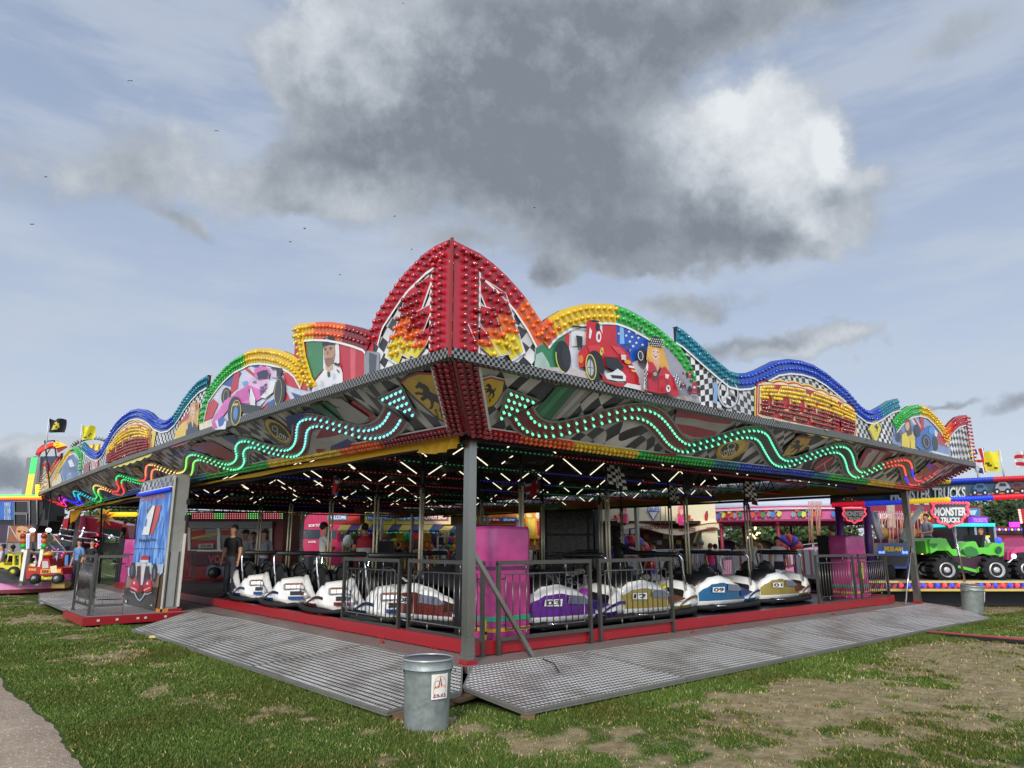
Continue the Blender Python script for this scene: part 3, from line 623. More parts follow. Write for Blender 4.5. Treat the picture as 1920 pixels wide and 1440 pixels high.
# right end: shield lozenge, yellow overalls and blue car
d=Dec(UR).tr(1380,640,4.174)
d.P([(1095,603),(1140,680),(1100,790),(1060,775),(1020,690),(1060,625)],'#1a1612').P([(1094,612),(1132,682),(1096,782),(1064,768),(1028,690),(1064,632)],'#ecd02c').horse(1072,632,1112,712).T('FERRARI',[(1040,690),(1078,770),(1068,776),(1030,706)],'#1a1612',.01)
d.P([(1215,760),(1330,600),(1640,790),(1665,880),(1660,925),(1400,860),(1215,800)],'#7c8fb8').P([(1340,580),(1380,565),(1480,720),(1440,740)],'#c9cede').P([(1430,566),(1462,568),(1466,700),(1440,700)],'#b52535').P([(1360,572),(1375,566),(1460,720),(1450,730)],'#b52535').P([(1580,700),(1640,760),(1655,830),(1560,800)],'#b5303c').P([(1500,850),(1660,890),(1665,925),(1520,890)],'#d6d8e0').P([(1520,870),(1640,900),(1640,915),(1540,892)],'#bb2733')
d.E(1270,740,34,50,'#5b6580').E(1262,750,18,36,'#23262e').P([(1290,730),(1340,700),(1372,712),(1392,780),(1390,850),(1340,840),(1285,820)],'#e9c72a').P([(1312,610),(1345,608),(1366,680),(1366,730),(1330,745),(1318,700)],'#5c4232').E(1330,665,17,34,'#d8a98a').P([(1300,615),(1345,608),(1348,632),(1305,640)],'#8f1d2c').P([(1350,760),(1358,845),(1350,845)],'#6b5312')
d.P([(1400,760),(1440,700),(1500,660),(1545,670),(1570,720),(1560,800),(1520,860),(1440,855),(1395,820)],'#2a66ae').E(1475,790,36,62,'#14161b',-10).E(1405,700,24,50,'#1a1c22',-10).E(1545,800,22,56,'#14161b',-8).E(1520,700,26,30,'#4c8fd0').P([(1540,690),(1566,715),(1560,750),(1540,740)],'#e4ded0').ring(1475,790,22,42,5,'#8c99b0',-10)
d.done()
# left side: portrait of a driver in white between green and red
d=Dec(UL).tr(340,580,4.174)
d.P([(978,222),(1118,214),(1118,470),(1040,560),(1008,600)],'#3a7d51').P([(1118,214),(1240,222),(1245,420),(1118,470)],'#e7e8e6').P([(1240,222),(1330,250),(1420,300),(1480,340),(1475,510),(1280,590),(1270,430)],'#b72a35').P([(1330,255),(1375,275),(1370,545),(1335,560)],'#cf5a62').P([(1440,320),(1560,340),(1560,500),(1440,530)],'#8d8f95').P([(1480,340),(1540,360),(1530,500),(1480,510)],'#4f5258')
d.P([(1030,640),(1060,560),(1110,500),(1135,460),(1200,430),(1250,440),(1272,500),(1275,600),(1035,684)],'#e9e9ea').P([(1060,560),(1090,600),(1080,665),(1040,680)],'#c9cace').P([(1138,440),(1196,425),(1200,470),(1160,492),(1140,470)],'#c9a184').P([(1126,290),(1210,282),(1214,350),(1200,420),(1160,458),(1138,430),(1126,350)],'#b98f73').P([(1130,380),(1160,392),(1200,370),(1200,420),(1160,458),(1138,430)],'#8a6850').P([(1150,385),(1175,382),(1170,396),(1152,396)],'#8e4a44')
d.P([(1118,280),(1120,232),(1165,214),(1216,224),(1214,270),(1160,262),(1122,292)],'#14151a').P([(1118,284),(1160,262),(1214,270),(1214,282),(1160,278),(1120,300)],'#23242a').E(1142,318,7,4,'#241813').E(1182,312,7,4,'#241813').P([(1130,308),(1150,302),(1150,306),(1130,311)],'#1c1310').P([(1172,302),(1196,300),(1196,304),(1172,306)],'#1c1310').P([(1158,320),(1164,350),(1150,352)],'#a27a60').ring(1158,226,10,9,3,'#d6d8da')
d.P([(1160,492),(1178,488),(1180,525),(1162,530)],'#2b4a3c').P([(1206,430),(1225,418),(1258,440),(1258,452),(1230,440)],'#15161a').P([(1236,468),(1258,490),(1254,498),(1236,482)],'#15161a').ring(1118,588,16,26,2.5,'#9a9da3').line([(1118,565),(1118,590),(1105,605)],2.5,'#9a9da3').line([(1118,590),(1131,602)],2.5,'#9a9da3').ring(1218,530,8,22,2.5,'#4a78b8').P([(1205,590),(1235,582),(1236,600),(1206,608)],'#9da3ac')
d.done()
# left side: pink racing car on a red white blue flag
d=Dec(UL).tr(340,580,4.174)
F=[(250,680),(300,600),(370,525),(440,470),(520,425),(600,402),(680,398),(760,410),(840,438),(920,500),(985,570),(1026,650),(990,690),(150,985),(165,900),(200,790)]
d.P(F,'#c7cad6').P([(330,590),(440,475),(480,500),(420,620)],'#2c4c8e').P([(540,425),(615,402),(620,470),(560,450)],'#2c4c8e').P([(686,400),(790,420),(790,470),(690,450)],'#2c4c8e').P([(640,402),(665,400),(668,470),(640,470)],'#c02634').P([(410,560),(430,470),(470,455),(450,620),(380,680)],'#b8222f')
d.P([(500,440),(600,520),(600,545),(490,460)],'#bd2734').P([(800,500),(935,500),(985,580),(1000,640),(880,610),(830,590)],'#c02735').P([(830,640),(880,740),(820,770)],'#c02735').P([(870,650),(990,690),(930,712),(900,700)],'#2c4c8e').P([(180,800),(260,700),(300,740),(250,850),(170,890)],'#bf2937').P([(150,900),(240,860),(280,940),(160,982)],'#e2d6b8').P([(680,740),(740,700),(740,800),(690,812)],'#35589c').P([(620,790),(690,740),(690,812),(620,835)],'#c02735').P([(500,830),(600,800),(600,840),(500,875)],'#35589c')
d.E(360,680,34,68,'#16161a',8).ring(362,680,20,48,3,'#c2b04a',8).P([(255,905),(262,850),(300,800),(350,720),(450,650),(545,580),(600,600),(660,590),(720,560),(735,640),(640,700),(560,740),(470,735),(400,760),(300,890),(270,940)],'#d76bb2').P([(440,650),(545,600),(560,700),(480,730)],'#c3559d').P([(510,540),(560,530),(600,570),(700,545),(722,590),(650,640),(560,600),(500,580)],'#e9b4d6').E(518,580,26,17,'#5f9dc8',-10)
d.P([(586,470),(640,448),(690,458),(712,500),(700,540),(640,560),(590,535)],'#d568ae').P([(606,500),(650,480),(690,476),(704,510),(690,545),(620,552)],'#22223a').P([(720,450),(810,465),(800,520),(770,525),(760,470),(722,470)],'#24232c').P([(720,480),(765,490),(765,540),(725,530)],'#d9b9cf').E(790,645,44,118,'#141418',4).E(775,648,26,92,'#2a2a30',4).ring(778,648,30,100,4,'#c9b553',4)
d.P([(700,560),(760,560),(740,650),(680,700),(640,690),(700,620)],'#e2dfe4').P([(545,640),(570,620),(600,700),(600,760),(560,750)],'#e6e2e8').P([(545,632),(560,628),(556,700)],'#24242a').T('NEC',[(580,564),(612,560),(614,580),(582,584)],'#333').T('BWT',[(640,610),(690,580),(690,655),(640,680)],'#4b3a6a',.03)
d.P([(480,740),(640,760),(700,700),(730,660),(640,790),(560,820),(480,800)],'#1b1b20').E(438,800,52,118,'#121215',4).E(452,812,34,88,'#2c2c31',4).ring(452,812,40,100,5,'#d8c44e',4).E(450,816,18,52,'#4f7fb4',4).P([(430,740),(470,738),(472,756),(430,758)],'#c7b04a')
d.P([(255,905),(320,860),(380,880),(372,940),(290,945)],'#d6d9e6').P([(310,870),(340,840),(370,860),(352,910),(320,925)],'#3a5aa8').P([(262,880),(290,880),(310,930),(275,945)],'#c85aa2')
d.done()
# left: woman with long blond hair on yellow / red
d=Dec(UL).tr(60,740,4.8)
d.P([(1270,470),(1300,330),(1400,190),(1480,80),(1510,60),(1500,290),(1460,400),(1380,440)],'#dcb93e').P([(1310,280),(1440,130),(1500,70),(1500,130),(1400,230)],'#b9303a').P([(1270,440),(1330,400),(1400,420),(1380,444),(1262,480)],'#b9303a')
d.P([(1430,100),(1465,60),(1482,120),(1486,230),(1505,330),(1470,300),(1430,300),(1400,330),(1420,200)],'#c99e58').P([(1436,110),(1472,110),(1474,190),(1455,230),(1438,190)],'#dfb59a').E(1456,155,17,42,'#e5bda2').E(1448,148,3,3,'#332').E(1464,145,3,3,'#332').P([(1446,178),(1464,174),(1456,186)],'#b23a3f').P([(1430,250),(1450,235),(1475,260),(1512,320),(1510,370),(1385,420),(1400,300)],'#26262b').P([(1444,236),(1466,236),(1458,300)],'#ddb094').P([(1390,260),(1410,230),(1416,300),(1396,330)],'#dbae92')
d.done()
# left: yellow panel, lettering and far mural
d=Dec(UL).tr(60,740,4.8)
d.P([(1090,300),(1130,290),(1100,470),(1076,478)],'#e1c445').nx().T('B S S',[(560,590),(590,575),(585,690),(550,705)],'#b63a3a').P([(540,600),(600,570),(596,690),(545,712)],'#c24a45').P([(470,640),(520,600),(520,720),(470,740)],'#8e2f35').T('RACE',[(548,606),(592,584),(588,676),(550,700)],'#e8e0d8',.02)
d.nx().E(355,640,82,140,'#5f7fae',10).E(350,620,60,100,'#a8bcd8',10).P([(290,640),(330,560),(380,540),(420,600),(410,700),(380,760),(350,700),(320,720),(300,780),(280,720)],'#3f5f92').P([(330,600),(360,580),(390,640),(360,680)],'#d7deea').P([(330,660),(400,640),(410,700),(360,690)],'#26406e').P([(180,790),(260,700),(280,780),(200,850)],'#d7c9a0').P([(200,830),(300,790),(310,805),(180,860)],'#b84a4a')
d.done()
# slanted board, right
d=Dec(LR).tr(860,690,3.556)
d.P([(105,75),(165,52),(212,44),(306,68),(292,160),(262,215),(225,255),(160,274),(128,225),(112,150)],'#1a1512').P([(110,100),(214,62),(300,82),(286,158),(256,212),(222,248),(164,266),(132,222)],'#d9b31d').P([(108,82),(212,52),(304,74),(301,86),(212,64),(110,95)],'#b01e22').P([(110,70),(212,42),(306,66),(304,74),(212,52),(108,80)],'#d8d5cf').horse(160,92,250,196).T('S   F',[(150,205),(215,195),(215,225),(150,235)],'#2a1d0d')
d.P([(655,112),(790,118),(612,336),(520,330),(490,300)],'#1f6a40').P([(690,120),(730,120),(560,315),(520,310)],'#3b8a5a').P([(790,118),(885,145),(700,320),(612,336)],'#8f8d88').P([(820,130),(850,140),(670,326),(640,330)],'#b5b2ac')
d.P([(1452,262),(1840,332),(1770,392),(1705,456),(1600,462),(1500,470),(1425,395)],'#a8a49c').P([(1450,272),(1840,332),(1800,368),(1660,352),(1560,330),(1440,318)],'#a3232c').P([(1425,362),(1560,380),(1720,418),(1690,458),(1560,452),(1500,428),(1430,400)],'#a3232c').P([(1500,470),(1600,462),(1560,500)],'#8f1f28')
d.nx().E(1815,530,112,62,'#c59f22',-24).E(1815,528,94,50,'#ddbd45',-24).E(1800,532,66,40,'#12301f',-24).ring(1812,512,28,22,5,'#d9d4c8',-24).T('LOTUS',[(1740,545),(1835,520),(1842,556),(1755,588)],'#e4ddc6',.03)
d.nx().P([(1230,560),(1440,560),(1450,580),(1260,572)],'#98222a')
d.nx().tr(1380,640,4.174)
d.P([(468,728),(520,722),(584,740),(556,800),(520,840),(440,880),(345,892),(362,858),(400,800)],'#16120e').P([(470,738),(576,748),(550,800),(516,834),(438,874),(352,886),(368,860),(404,805)],'#c9a51c').P([(468,730),(584,741),(578,752),(468,742)],'#b3212a').horse(400,752,520,868,sk=60)
d.nx().E(678,945,98,46,'#1c1516',-36).E(678,945,88,40,'#9c1a24',-36).line([(610,985),(680,940),(745,895)],5,'#d0cbc6').line([(680,940),(690,985)],6,'#d0cbc6').nx().P([(1010,815),(1210,852),(1130,930),(1060,975),(930,978),(945,930)],'#8f1f28').P([(1040,830),(1110,845),(1010,975),(960,975)],'#b5b2ad').P([(1020,822),(1062,828),(1040,860),(1000,850)],'#22396e').P([(1120,850),(1160,860),(1070,965),(1040,970)],'#a8a5a0')
d.nx().P([(1500,940),(1590,975),(1500,1040),(1440,1055),(1390,1040)],'#8a2424').E(1412,1040,32,22,'#a98a1c').P([(1560,930),(1620,965),(1590,985),(1520,945)],'#a98a1c').P([(1440,985),(1470,990),(1430,1050),(1400,1045)],'#b04a3a')
d.done()
# slanted board, left
d=Dec(LL).tr(540,440,3.6)
d.P([(752,985),(800,945),(870,920),(992,925),(1030,1060),(1092,1280),(1010,1240),(930,1170),(850,1100),(780,1020)],'#15110c').P([(768,992),(810,955),(880,934),(985,938),(1022,1060),(1082,1266),(1012,1228),(936,1160),(860,1090),(790,1020)],'#cda51a').P([(762,985),(812,948),(880,922),(990,926),(988,940),(880,938),(815,962),(772,998)],'#a81f26').horse(850,980,1060,1190,sk=-90).T('S F',[(990,1170),(1050,1180),(1060,1240),(1005,1225)],'#2a1d0d')
d.nx().P([(150,1165),(260,1120),(330,1165),(430,1240),(330,1260),(250,1200)],'#1f5a3a').P([(330,1165),(400,1150),(560,1250),(470,1290),(400,1262)],'#97948d').P([(400,1150),(450,1110),(620,1230),(570,1260)],'#8f1f28').nx().P([(0,1235),(150,1170),(240,1205),(130,1250),(0,1330)],'#1c3468')
d.nx().tr(340,580,4.174)
d.E(768,950,142,62,'#15110c',42).E(768,950,134,56,'#c9a326',42).E(770,948,98,44,'#15301f',42).ring(740,925,26,20,5,'#cfcabc',42).T('LOTUS',[(760,945),(860,1005),(848,1040),(752,985)],'#d8d2bc',.03)
d.nx().P([(1030,960),(1120,920),(1210,900),(1300,925),(1390,975),(1340,1020),(1200,1100),(1060,1160),(1000,1120)],'#a8a59e').P([(1100,930),(1200,902),(1330,940),(1280,960),(1160,990),(1060,1000)],'#8f1f28').P([(1180,1060),(1310,1000),(1350,1030),(1290,1090),(1170,1100)],'#1d3a78').P([(1060,1080),(1140,1080),(1090,1130),(1080,1150)],'#8f1f28').P([(1000,1130),(1170,1110),(1180,1130),(1000,1170)],'#1d3a78')
d.nx().P([(60,1080),(120,1040),(240,1020),(330,1060),(430,1120),(440,1160),(380,1180),(260,1130)],'#8f1f28').P([(250,1000),(330,980),(430,1040),(440,1090),(380,1080)],'#9d9a94').P([(310,985),(420,970),(450,1000),(430,1050)],'#1d3a78').P([(820,830),(960,790),(960,850),(930,900),(850,880)],'#1d3a78').P([(1040,740),(1100,730),(1250,850),(1200,860)],'#1f5a3a').P([(1200,690),(1260,680),(1480,830),(1440,870),(1380,880)],'#9a968f')
d.nx().tr(60,740,4.8)
d.E(1610,640,110,62,'#a88a2a',36).E(1605,630,84,46,'#16110e',36).E(1605,630,76,40,'#8b2026',36).line([(1560,590),(1605,632),(1660,670)],6,'#c8c2ba').line([(1605,632),(1590,665)],5,'#c8c2ba').nx().P([(900,650),(960,640),(1020,700),(1010,725),(950,690)],'#a88a2a').nx().P([(350,850),(420,820),(440,870),(380,880)],'#6d5a2a').nx().P([(640,870),(700,880),(760,930),(690,920)],'#1d3a68').nx().P([(300,960),(420,990),(400,1010),(300,1000)],'#5c4a22')
d.done()
# ---- the two lettered signs filled with bulbs
def sign(surf,quad,arch,nm):
    v,f=textgeo('DODGEMS',.075,.86); tl,tr,br,bl=[np.array(surf.sz(*q)) for q in quad]
    def mp(x,y,g=0):
        x=.5+(x-.5)*(1+g*.25); y=.5+(y-.5)*(1+g)
        b=bl+(br-bl)*x; t=tl+(tr-tl)*x; p=b+(t-b)*y; return (p[0],p[1]+arch*(1-(2*x-1)**2)*y)
    mb=MB()
    # backing plaque that follows the arch of the letters
    for g,dz,col,o in ((.30,-.05,'#efd640',.014),(.22,0,'#c62b3c',.017),(.12,0,'#f2dfb0',.02),(.07,0,'#a8101c',.023)):
        pts=[]
        n=28
        for i in range(n+1): x=i/n; p=mp(x,1,g); pts.append((p[0],p[1]+.035*abs(math.sin(x*math.pi*7))*(g>.1)))
        for i in range(n+1): x=1-i/n; p=mp(x,0,g); pts.append((p[0],p[1]+dz-.045*abs(math.sin(x*math.pi*7))*(g>.1)))
        mb.poly([surf.w(a,z,o) for a,z in pts],hx(col))
    mb.add([surf.w(*mp(x,y),.026) for x,y in v],f,hx('#f1e2b4')); 
    mb.build(nm,ride,label='arched DODGEMS lettering filled with yellow and red bulbs')
    T=[[v[i] for i in t[:3]] for t in f]; T=np.array([t for t in T])
    A,B,Cc=T[:,0],T[:,1],T[:,2]; den=(B[:,1]-Cc[:,1])*(A[:,0]-Cc[:,0])+(Cc[:,0]-B[:,0])*(A[:,1]-Cc[:,1]); den[abs(den)<1e-12]=1e-12
    Wd=abs(br[0]-bl[0]); Hh=abs(tl[1]-bl[1])+arch; nx=int(Wd/.078); ny=max(8,int(Hh/.082))
    for j in range(ny):
        for i in range(nx):
            x=(i+.5+.5*(j%2))/nx; y=(j+.5)/ny
            a=((B[:,1]-Cc[:,1])*(x-Cc[:,0])+(Cc[:,0]-B[:,0])*(y-Cc[:,1]))/den; b=((Cc[:,1]-A[:,1])*(x-Cc[:,0])+(A[:,0]-Cc[:,0])*(y-Cc[:,1]))/den
            if ((a>=-.02)&(b>=-.02)&(a+b<=1.02)).any(): BULBS.append((surf.w(*mp(x,y),.026),surf.n,'y' if y>.52 else 'd'))
sign(UR,[(1422,724),(1598,770),(1599,815),(1421,775)],.16,'bulb_sign')
sign(UL,[(205,842),(281,806),(283,843),(204,869)],.34,'bulb_sign')
# ---- put the bulbs in
def lathe_geo(prof,n):
    v=[];f=[]
    for r,h in prof:
        for k in range(n): a=2*math.pi*k/n; v.append((r*math.cos(a),r*math.sin(a),h))
    for i in range(len(prof)-1):
        for k in range(n): f.append((i*n+k,i*n+(k+1)%n,(i+1)*n+(k+1)%n,(i+1)*n+k))
    f.append(tuple((len(prof)-1)*n+k for k in range(n))); return np.array(v),f
BV,BF=lathe_geo([(.022,0),(.018,.012),(.028,.023),(.032,.037),(.028,.05),(.016,.058),(.006,.061)],9)
LV,LF=lathe_geo([(.015,0),(.015,.016),(.018,.023),(.019,.03),(.011,.037)],7)
def instance(lst,V,F,matf,name,top=100):
    lst=sorted(lst,key=lambda b:(b[0]-CAMP).length)
    meshes={}
    for p,n,c in lst[:top]:
        if c not in meshes:
            me=bpy.data.meshes.new(name); me.from_pydata([tuple(v) for v in V],[],F); me.materials.append(matf(c)); me.polygons.foreach_set('use_smooth',[True]*len(F)); meshes[c]=me
        o=bpy.data.objects.new(name,meshes[c]); C.objects.link(o); o.parent=ride; o.location=p; o.rotation_euler=n.to_track_quat('Z','Y').to_euler()
    mb=MB()
    for p,n,c in lst[top:]:
        q=np.array(n.to_track_quat('Z','Y').to_matrix()); mb.add(V@q.T+np.array(p),F,matf(c),True)
    mb.build(name+'s',ride,kind='stuff')
BULBS=[(p,n,BV2[c][random.choice((0,0,0,1,2))]) for p,n,c in BULBS]
instance(BULBS,BV,BF,bm_,'bulb'); instance(LEDS,LV,LF,lambda h:M(h,em=.85),'led_lamp')
print('bulbs',len(BULBS),'leds',len(LEDS))
# ================================================================ setting: ground, path, grass
def fnoise(x,y,s,o=3): return noise.fractal(Vector((x*s,y*s,3.7)),1.0,2.0,o)
def dirt(x,y):
    v=.75*fnoise(x,y,.55,3)+.45*fnoise(x+40,y,1.9,3)+.55*fnoise(x,y+9,4.0,3)
    d=Vector((x-CX,y-CY)); 
    b=0.0
    if y<-1.9: b+= .62*min(1,max(0,(x+2.6)/2.2))*min(1,max(0,(-1.85-y)/.9))   # worn ground on the right
    if x<-1.9: b+=.34*math.exp(-((x+3.0)/.55)**2)*(.7+.3*math.sin(y*1.1)); b+=.1*min(1,max(0,(y-12)/6)); b-=.22*(x<-3.7)
    if x>13: b+=.35
    if x<-1.6 and x>-2.15: b-=.35
    if -2.35<y<-1.6 and x>-1: b-=.35
    return min(1,max(0,(v+b-.12)*2.0))
def dense(a,b,mid0,mid1,step):
    o=list(np.arange(mid0,mid1,step)); v=mid0; s=step; L_=[]
    while v>a: s*=1.35; v-=s; L_.append(v)
    R2_=[]; v=mid1; s=step
    while v<b: s*=1.35; v+=s; R2_.append(v)
    return L_[::-1]+o+R2_
gx=dense(-900,900,-6,22,.14); gy=dense(-900,900,-6.5,26,.14)
nx,ny=len(gx),len(gy); XX,YY=np.meshgrid(gx,gy); V=np.stack([XX.ravel(),YY.ravel(),np.zeros(nx*ny)],1)
V[:,2]=np.array([.018*noise.noise(Vector((x*.7,y*.7,0))) if (-8<x<25 and -8<y<30) else 0 for x,y in V[:,:2]])-.01
idx=np.arange(nx*ny).reshape(ny,nx); F_=np.stack([idx[:-1,:-1],idx[:-1,1:],idx[1:,1:],idx[1:,:-1]],-1).reshape(-1,4)
me=bpy.data.meshes.new('ground'); me.from_pydata(V.tolist(),[],F_.tolist())
at=me.attributes.new('dirt','FLOAT','POINT'); at.data.foreach_set('value',[dirt(x,y) for x,y in V[:,:2]])
me.polygons.foreach_set('use_smooth',[True]*len(F_))
m,nn,lk,b=nodemat('grass_and_soil'); a=nn.new('ShaderNodeAttribute'); a.attribute_name='dirt'; t=nn.new('ShaderNodeTexCoord')
def nz_(s,d=6,r=.65): 
    n=nn.new('ShaderNodeTexNoise'); lk.new(t.outputs['Object'],n.inputs[0]); n.inputs['Scale'].default_value=s; n.inputs['Detail'].default_value=d; n.inputs['Roughness'].default_value=r; return n
def ramp_(x,stops):
    r=nn.new('ShaderNodeValToRGB'); lk.new(x,r.inputs[0]); e=r.color_ramp.elements; e[0].position,e[0].color=stops[0][0],rgb(stops[0][1]); e[1].position,e[1].color=stops[-1][0],rgb(stops[-1][1])
    for p,c in stops[1:-1]: q=e.new(p); q.color=rgb(c)
    return r.outputs[0]
g=ramp_(nz_(9,8,.75).outputs[0],[(.3,'#2b3a17'),(.5,'#3f5020'),(.7,'#66682f')]); so_=ramp_(nz_(5,9,.7).outputs[0],[(.3,'#6d5f45'),(.5,'#91805e'),(.7,'#ad9d7a')])
n5=nz_(38,4); ma=nn.new('ShaderNodeMath'); ma.operation='ADD'; lk.new(a.outputs['Fac'],ma.inputs[0]); ms2=nn.new('ShaderNodeMath'); ms2.operation='MULTIPLY_ADD'; lk.new(n5.outputs[0],ms2.inputs[0]); ms2.inputs[1].default_value=1.1; ms2.inputs[2].default_value=-.55; lk.new(ms2.outputs[0],ma.inputs[1])
mr=nn.new('ShaderNodeMapRange'); lk.new(ma.outputs[0],mr.inputs[0]); mr.inputs[1].default_value=.25; mr.inputs[2].default_value=.75
mx=nn.new('ShaderNodeMix'); mx.data_type='RGBA'; lk.new(mr.outputs[0],mx.inputs[0]); lk.new(g,mx.inputs[6]); lk.new(so_,mx.inputs[7]); lk.new(mx.outputs[2],b.inputs['Base Color']); b.inputs['Roughness'].default_value=.95; b.inputs['Specular IOR Level'].default_value=.15
bp=nn.new('ShaderNodeBump'); bp.inputs['Strength'].default_value=.7; bp.inputs['Distance'].default_value=.03; lk.new(nz_(30,6).outputs[0],bp.inputs['Height']); lk.new(bp.outputs[0],b.inputs['Normal'])
me.materials.append(m); gr=bpy.data.objects.new('ground',me); C.objects.link(gr); gr['kind']='structure'
# gravel path (edge wanders)
m,nn,lk,b=nodemat('gravel_path'); t=nn.new('ShaderNodeTexCoord'); vo=nn.new('ShaderNodeTexVoronoi'); lk.new(t.outputs['Object'],vo.inputs[0]); vo.inputs['Scale'].default_value=70
c1=ramp_(nz_(3,8,.7).outputs[0],[(.3,'#94806a'),(.7,'#b09a80')]); c2=nn.new('ShaderNodeSeparateColor'); lk.new(vo.outputs['Color'],c2.inputs[0])
mr=nn.new('ShaderNodeMapRange'); lk.new(c2.outputs[0],mr.inputs[0]); mr.inputs[3].default_value=.72; mr.inputs[4].default_value=1.18
vs_=nn.new('ShaderNodeVectorMath'); vs_.operation='SCALE'; lk.new(c1,vs_.inputs[0]); lk.new(mr.outputs[0],vs_.inputs['Scale'])
gt=nn.new('ShaderNodeMath'); gt.operation='GREATER_THAN'; lk.new(c2.outputs[1],gt.inputs[0]); gt.inputs[1].default_value=.965
mx=nn.new('ShaderNodeMix'); mx.data_type='RGBA'; lk.new(gt.outputs[0],mx.inputs[0]); lk.new(vs_.outputs[0],mx.inputs[6]); mx.inputs[7].default_value=rgb('#cfc5b6'); lk.new(mx.outputs[2],b.inputs['Base Color']); b.inputs['Roughness'].default_value=.9
bp=nn.new('ShaderNodeBump'); bp.inputs['Strength'].default_value=.6; bp.inputs['Distance'].default_value=.01; lk.new(vo.outputs['Distance'],bp.inputs['Height']); lk.new(bp.outputs[0],b.inputs['Normal'])
def pedge(y): 
    k=min(1,max(0,(y-1)/9)); return -4.27-.25*k-1.2*max(0,(y-9)/12)++.05*fnoise(y,1,1.0,3)+.025*fnoise(y,5,6,2)
mb=MB(); ys=np.arange(-14,60,.12); vs=[]
for y in ys:
    for k in range(9): x=pedge(y)-3.4*(k/8)**1.5; vs.append((x,y,.022+.012*noise.noise(Vector((x,y,1)))-(.03 if k==0 else 0)))
mb.add(vs,[(i*9+k+1,i*9+k,(i+1)*9+k,(i+1)*9+k+1) for i in range(len(ys)-1) for k in range(8)],m,True); p_=mb.build('path'); p_['kind']='structure'
# grass blades
def blades(n,box,hmin,hmax,wd,keep):
    o=[]
    xs=np.random.uniform(box[0],box[1],n); ys=np.random.uniform(box[2],box[3],n)
    for x,y in zip(xs,ys):
        if keep(x,y): o.append((x,y))
    return o
def onride(x,y):
    if x>-.3 and y>-.3: return True
    if -1.78<x<=0.1 and -1.0<y<25 and (x>-1.75): return True
    if -.72<x<13.1 and -1.86<y<.2: return True
    if -2.42<x<0 and 9.7<y<25: return True
    return False
def keep(x,y):
    if onride(x,y) or x<pedge(y)+.03: return False
    return random.random()<(1-dirt(x,y))**1.3*.97+.03
pts=blades(150000,(-4.5,-1.0,-3.2,6),0,0,0,keep)+blades(150000,(-2.2,4,-5.4,-.7),0,0,0,keep)+blades(90000,(4,13.5,-4.6,-1.7),0,0,0,keep)+blades(70000,(-4.8,-1.0,6,17),0,0,0,keep)+blades(26000,(12.8,19,-5,1.5),0,0,0,keep)+blades(30000,(-9,-1.2,17,31),0,0,0,keep)
P=np.array(pts); n=len(P); dist=np.hypot(P[:,0]-CX,P[:,1]-CY)
hh=np.random.uniform(.008,.024,n)*np.clip(dist/9,.85,1.5); 
near=((P[:,0]>-2.25)&(P[:,0]<-1.7))|((P[:,1]>-2.3)&(P[:,1]<-1.8)&(P[:,0]>-1)); hh[near]*=1.8
ww=.0028+.00045*dist; an=np.random.uniform(0,6.283,n); le=np.random.uniform(.3,1.1,n)*hh; la=np.random.uniform(0,6.283,n)
dry=np.array([dirt(x,y) for x,y in P]); straw=np.random.rand(n)<(.045+.4*dry)
le[straw]*=1.7
A=np.zeros((n,3,3)); A[:,0,0]=P[:,0]-np.cos(an)*ww; A[:,0,1]=P[:,1]-np.sin(an)*ww; A[:,1,0]=P[:,0]+np.cos(an)*ww; A[:,1,1]=P[:,1]+np.sin(an)*ww
A[:,2,0]=P[:,0]+np.cos(la)*le; A[:,2,1]=P[:,1]+np.sin(la)*le; A[:,2,2]=hh; A[:,:2,2]=-.01
me=bpy.data.meshes.new('grass'); me.vertices.add(n*3); me.vertices.foreach_set('co',A.ravel()); me.loops.add(n*3); me.loops.foreach_set('vertex_index',np.arange(n*3)); me.polygons.add(n); me.polygons.foreach_set('loop_start',np.arange(n)*3); me.polygons.foreach_set('loop_total',np.full(n,3)); me.update(); me.validate()
col=np.zeros((n,4)); base=np.array([hexc('#465a20'),hexc('#526628'),hexc('#627330'),hexc('#4c6124')]); col[:,:3]=base[np.random.randint(0,4,n)]*np.random.uniform(.88,1.14,(n,1)); st=np.array([hexc('#a89a62'),hexc('#b9ad7c'),hexc('#8a8248')]); col[straw,:3]=st[np.random.randint(0,3,straw.sum())]; col[:,3]=1
pat=np.array([fnoise(x,y,.8,2) for x,y in P]); col[:,:3]*=(1+.35*np.clip(pat,-1,1))[:,None]; col[:,0]*=1+.4*np.clip(-pat,0,1)
ca=me.attributes.new('tint','FLOAT_COLOR','POINT'); ca.data.foreach_set('color',np.repeat(col,3,axis=0).ravel())
m,nn,lk,b=nodemat('grass_blades'); a=nn.new('ShaderNodeAttribute'); a.attribute_name='tint'; lk.new(a.outputs['Color'],b.inputs['Base Color']); b.inputs['Roughness'].default_value=.7; b.inputs['Specular IOR Level'].default_value=.2
me.materials.append(m); o=bpy.data.objects.new('grass',me); C.objects.link(o); setp(o,'short green grass with straw coloured dry blades around the pavilion','grass',kind='stuff')
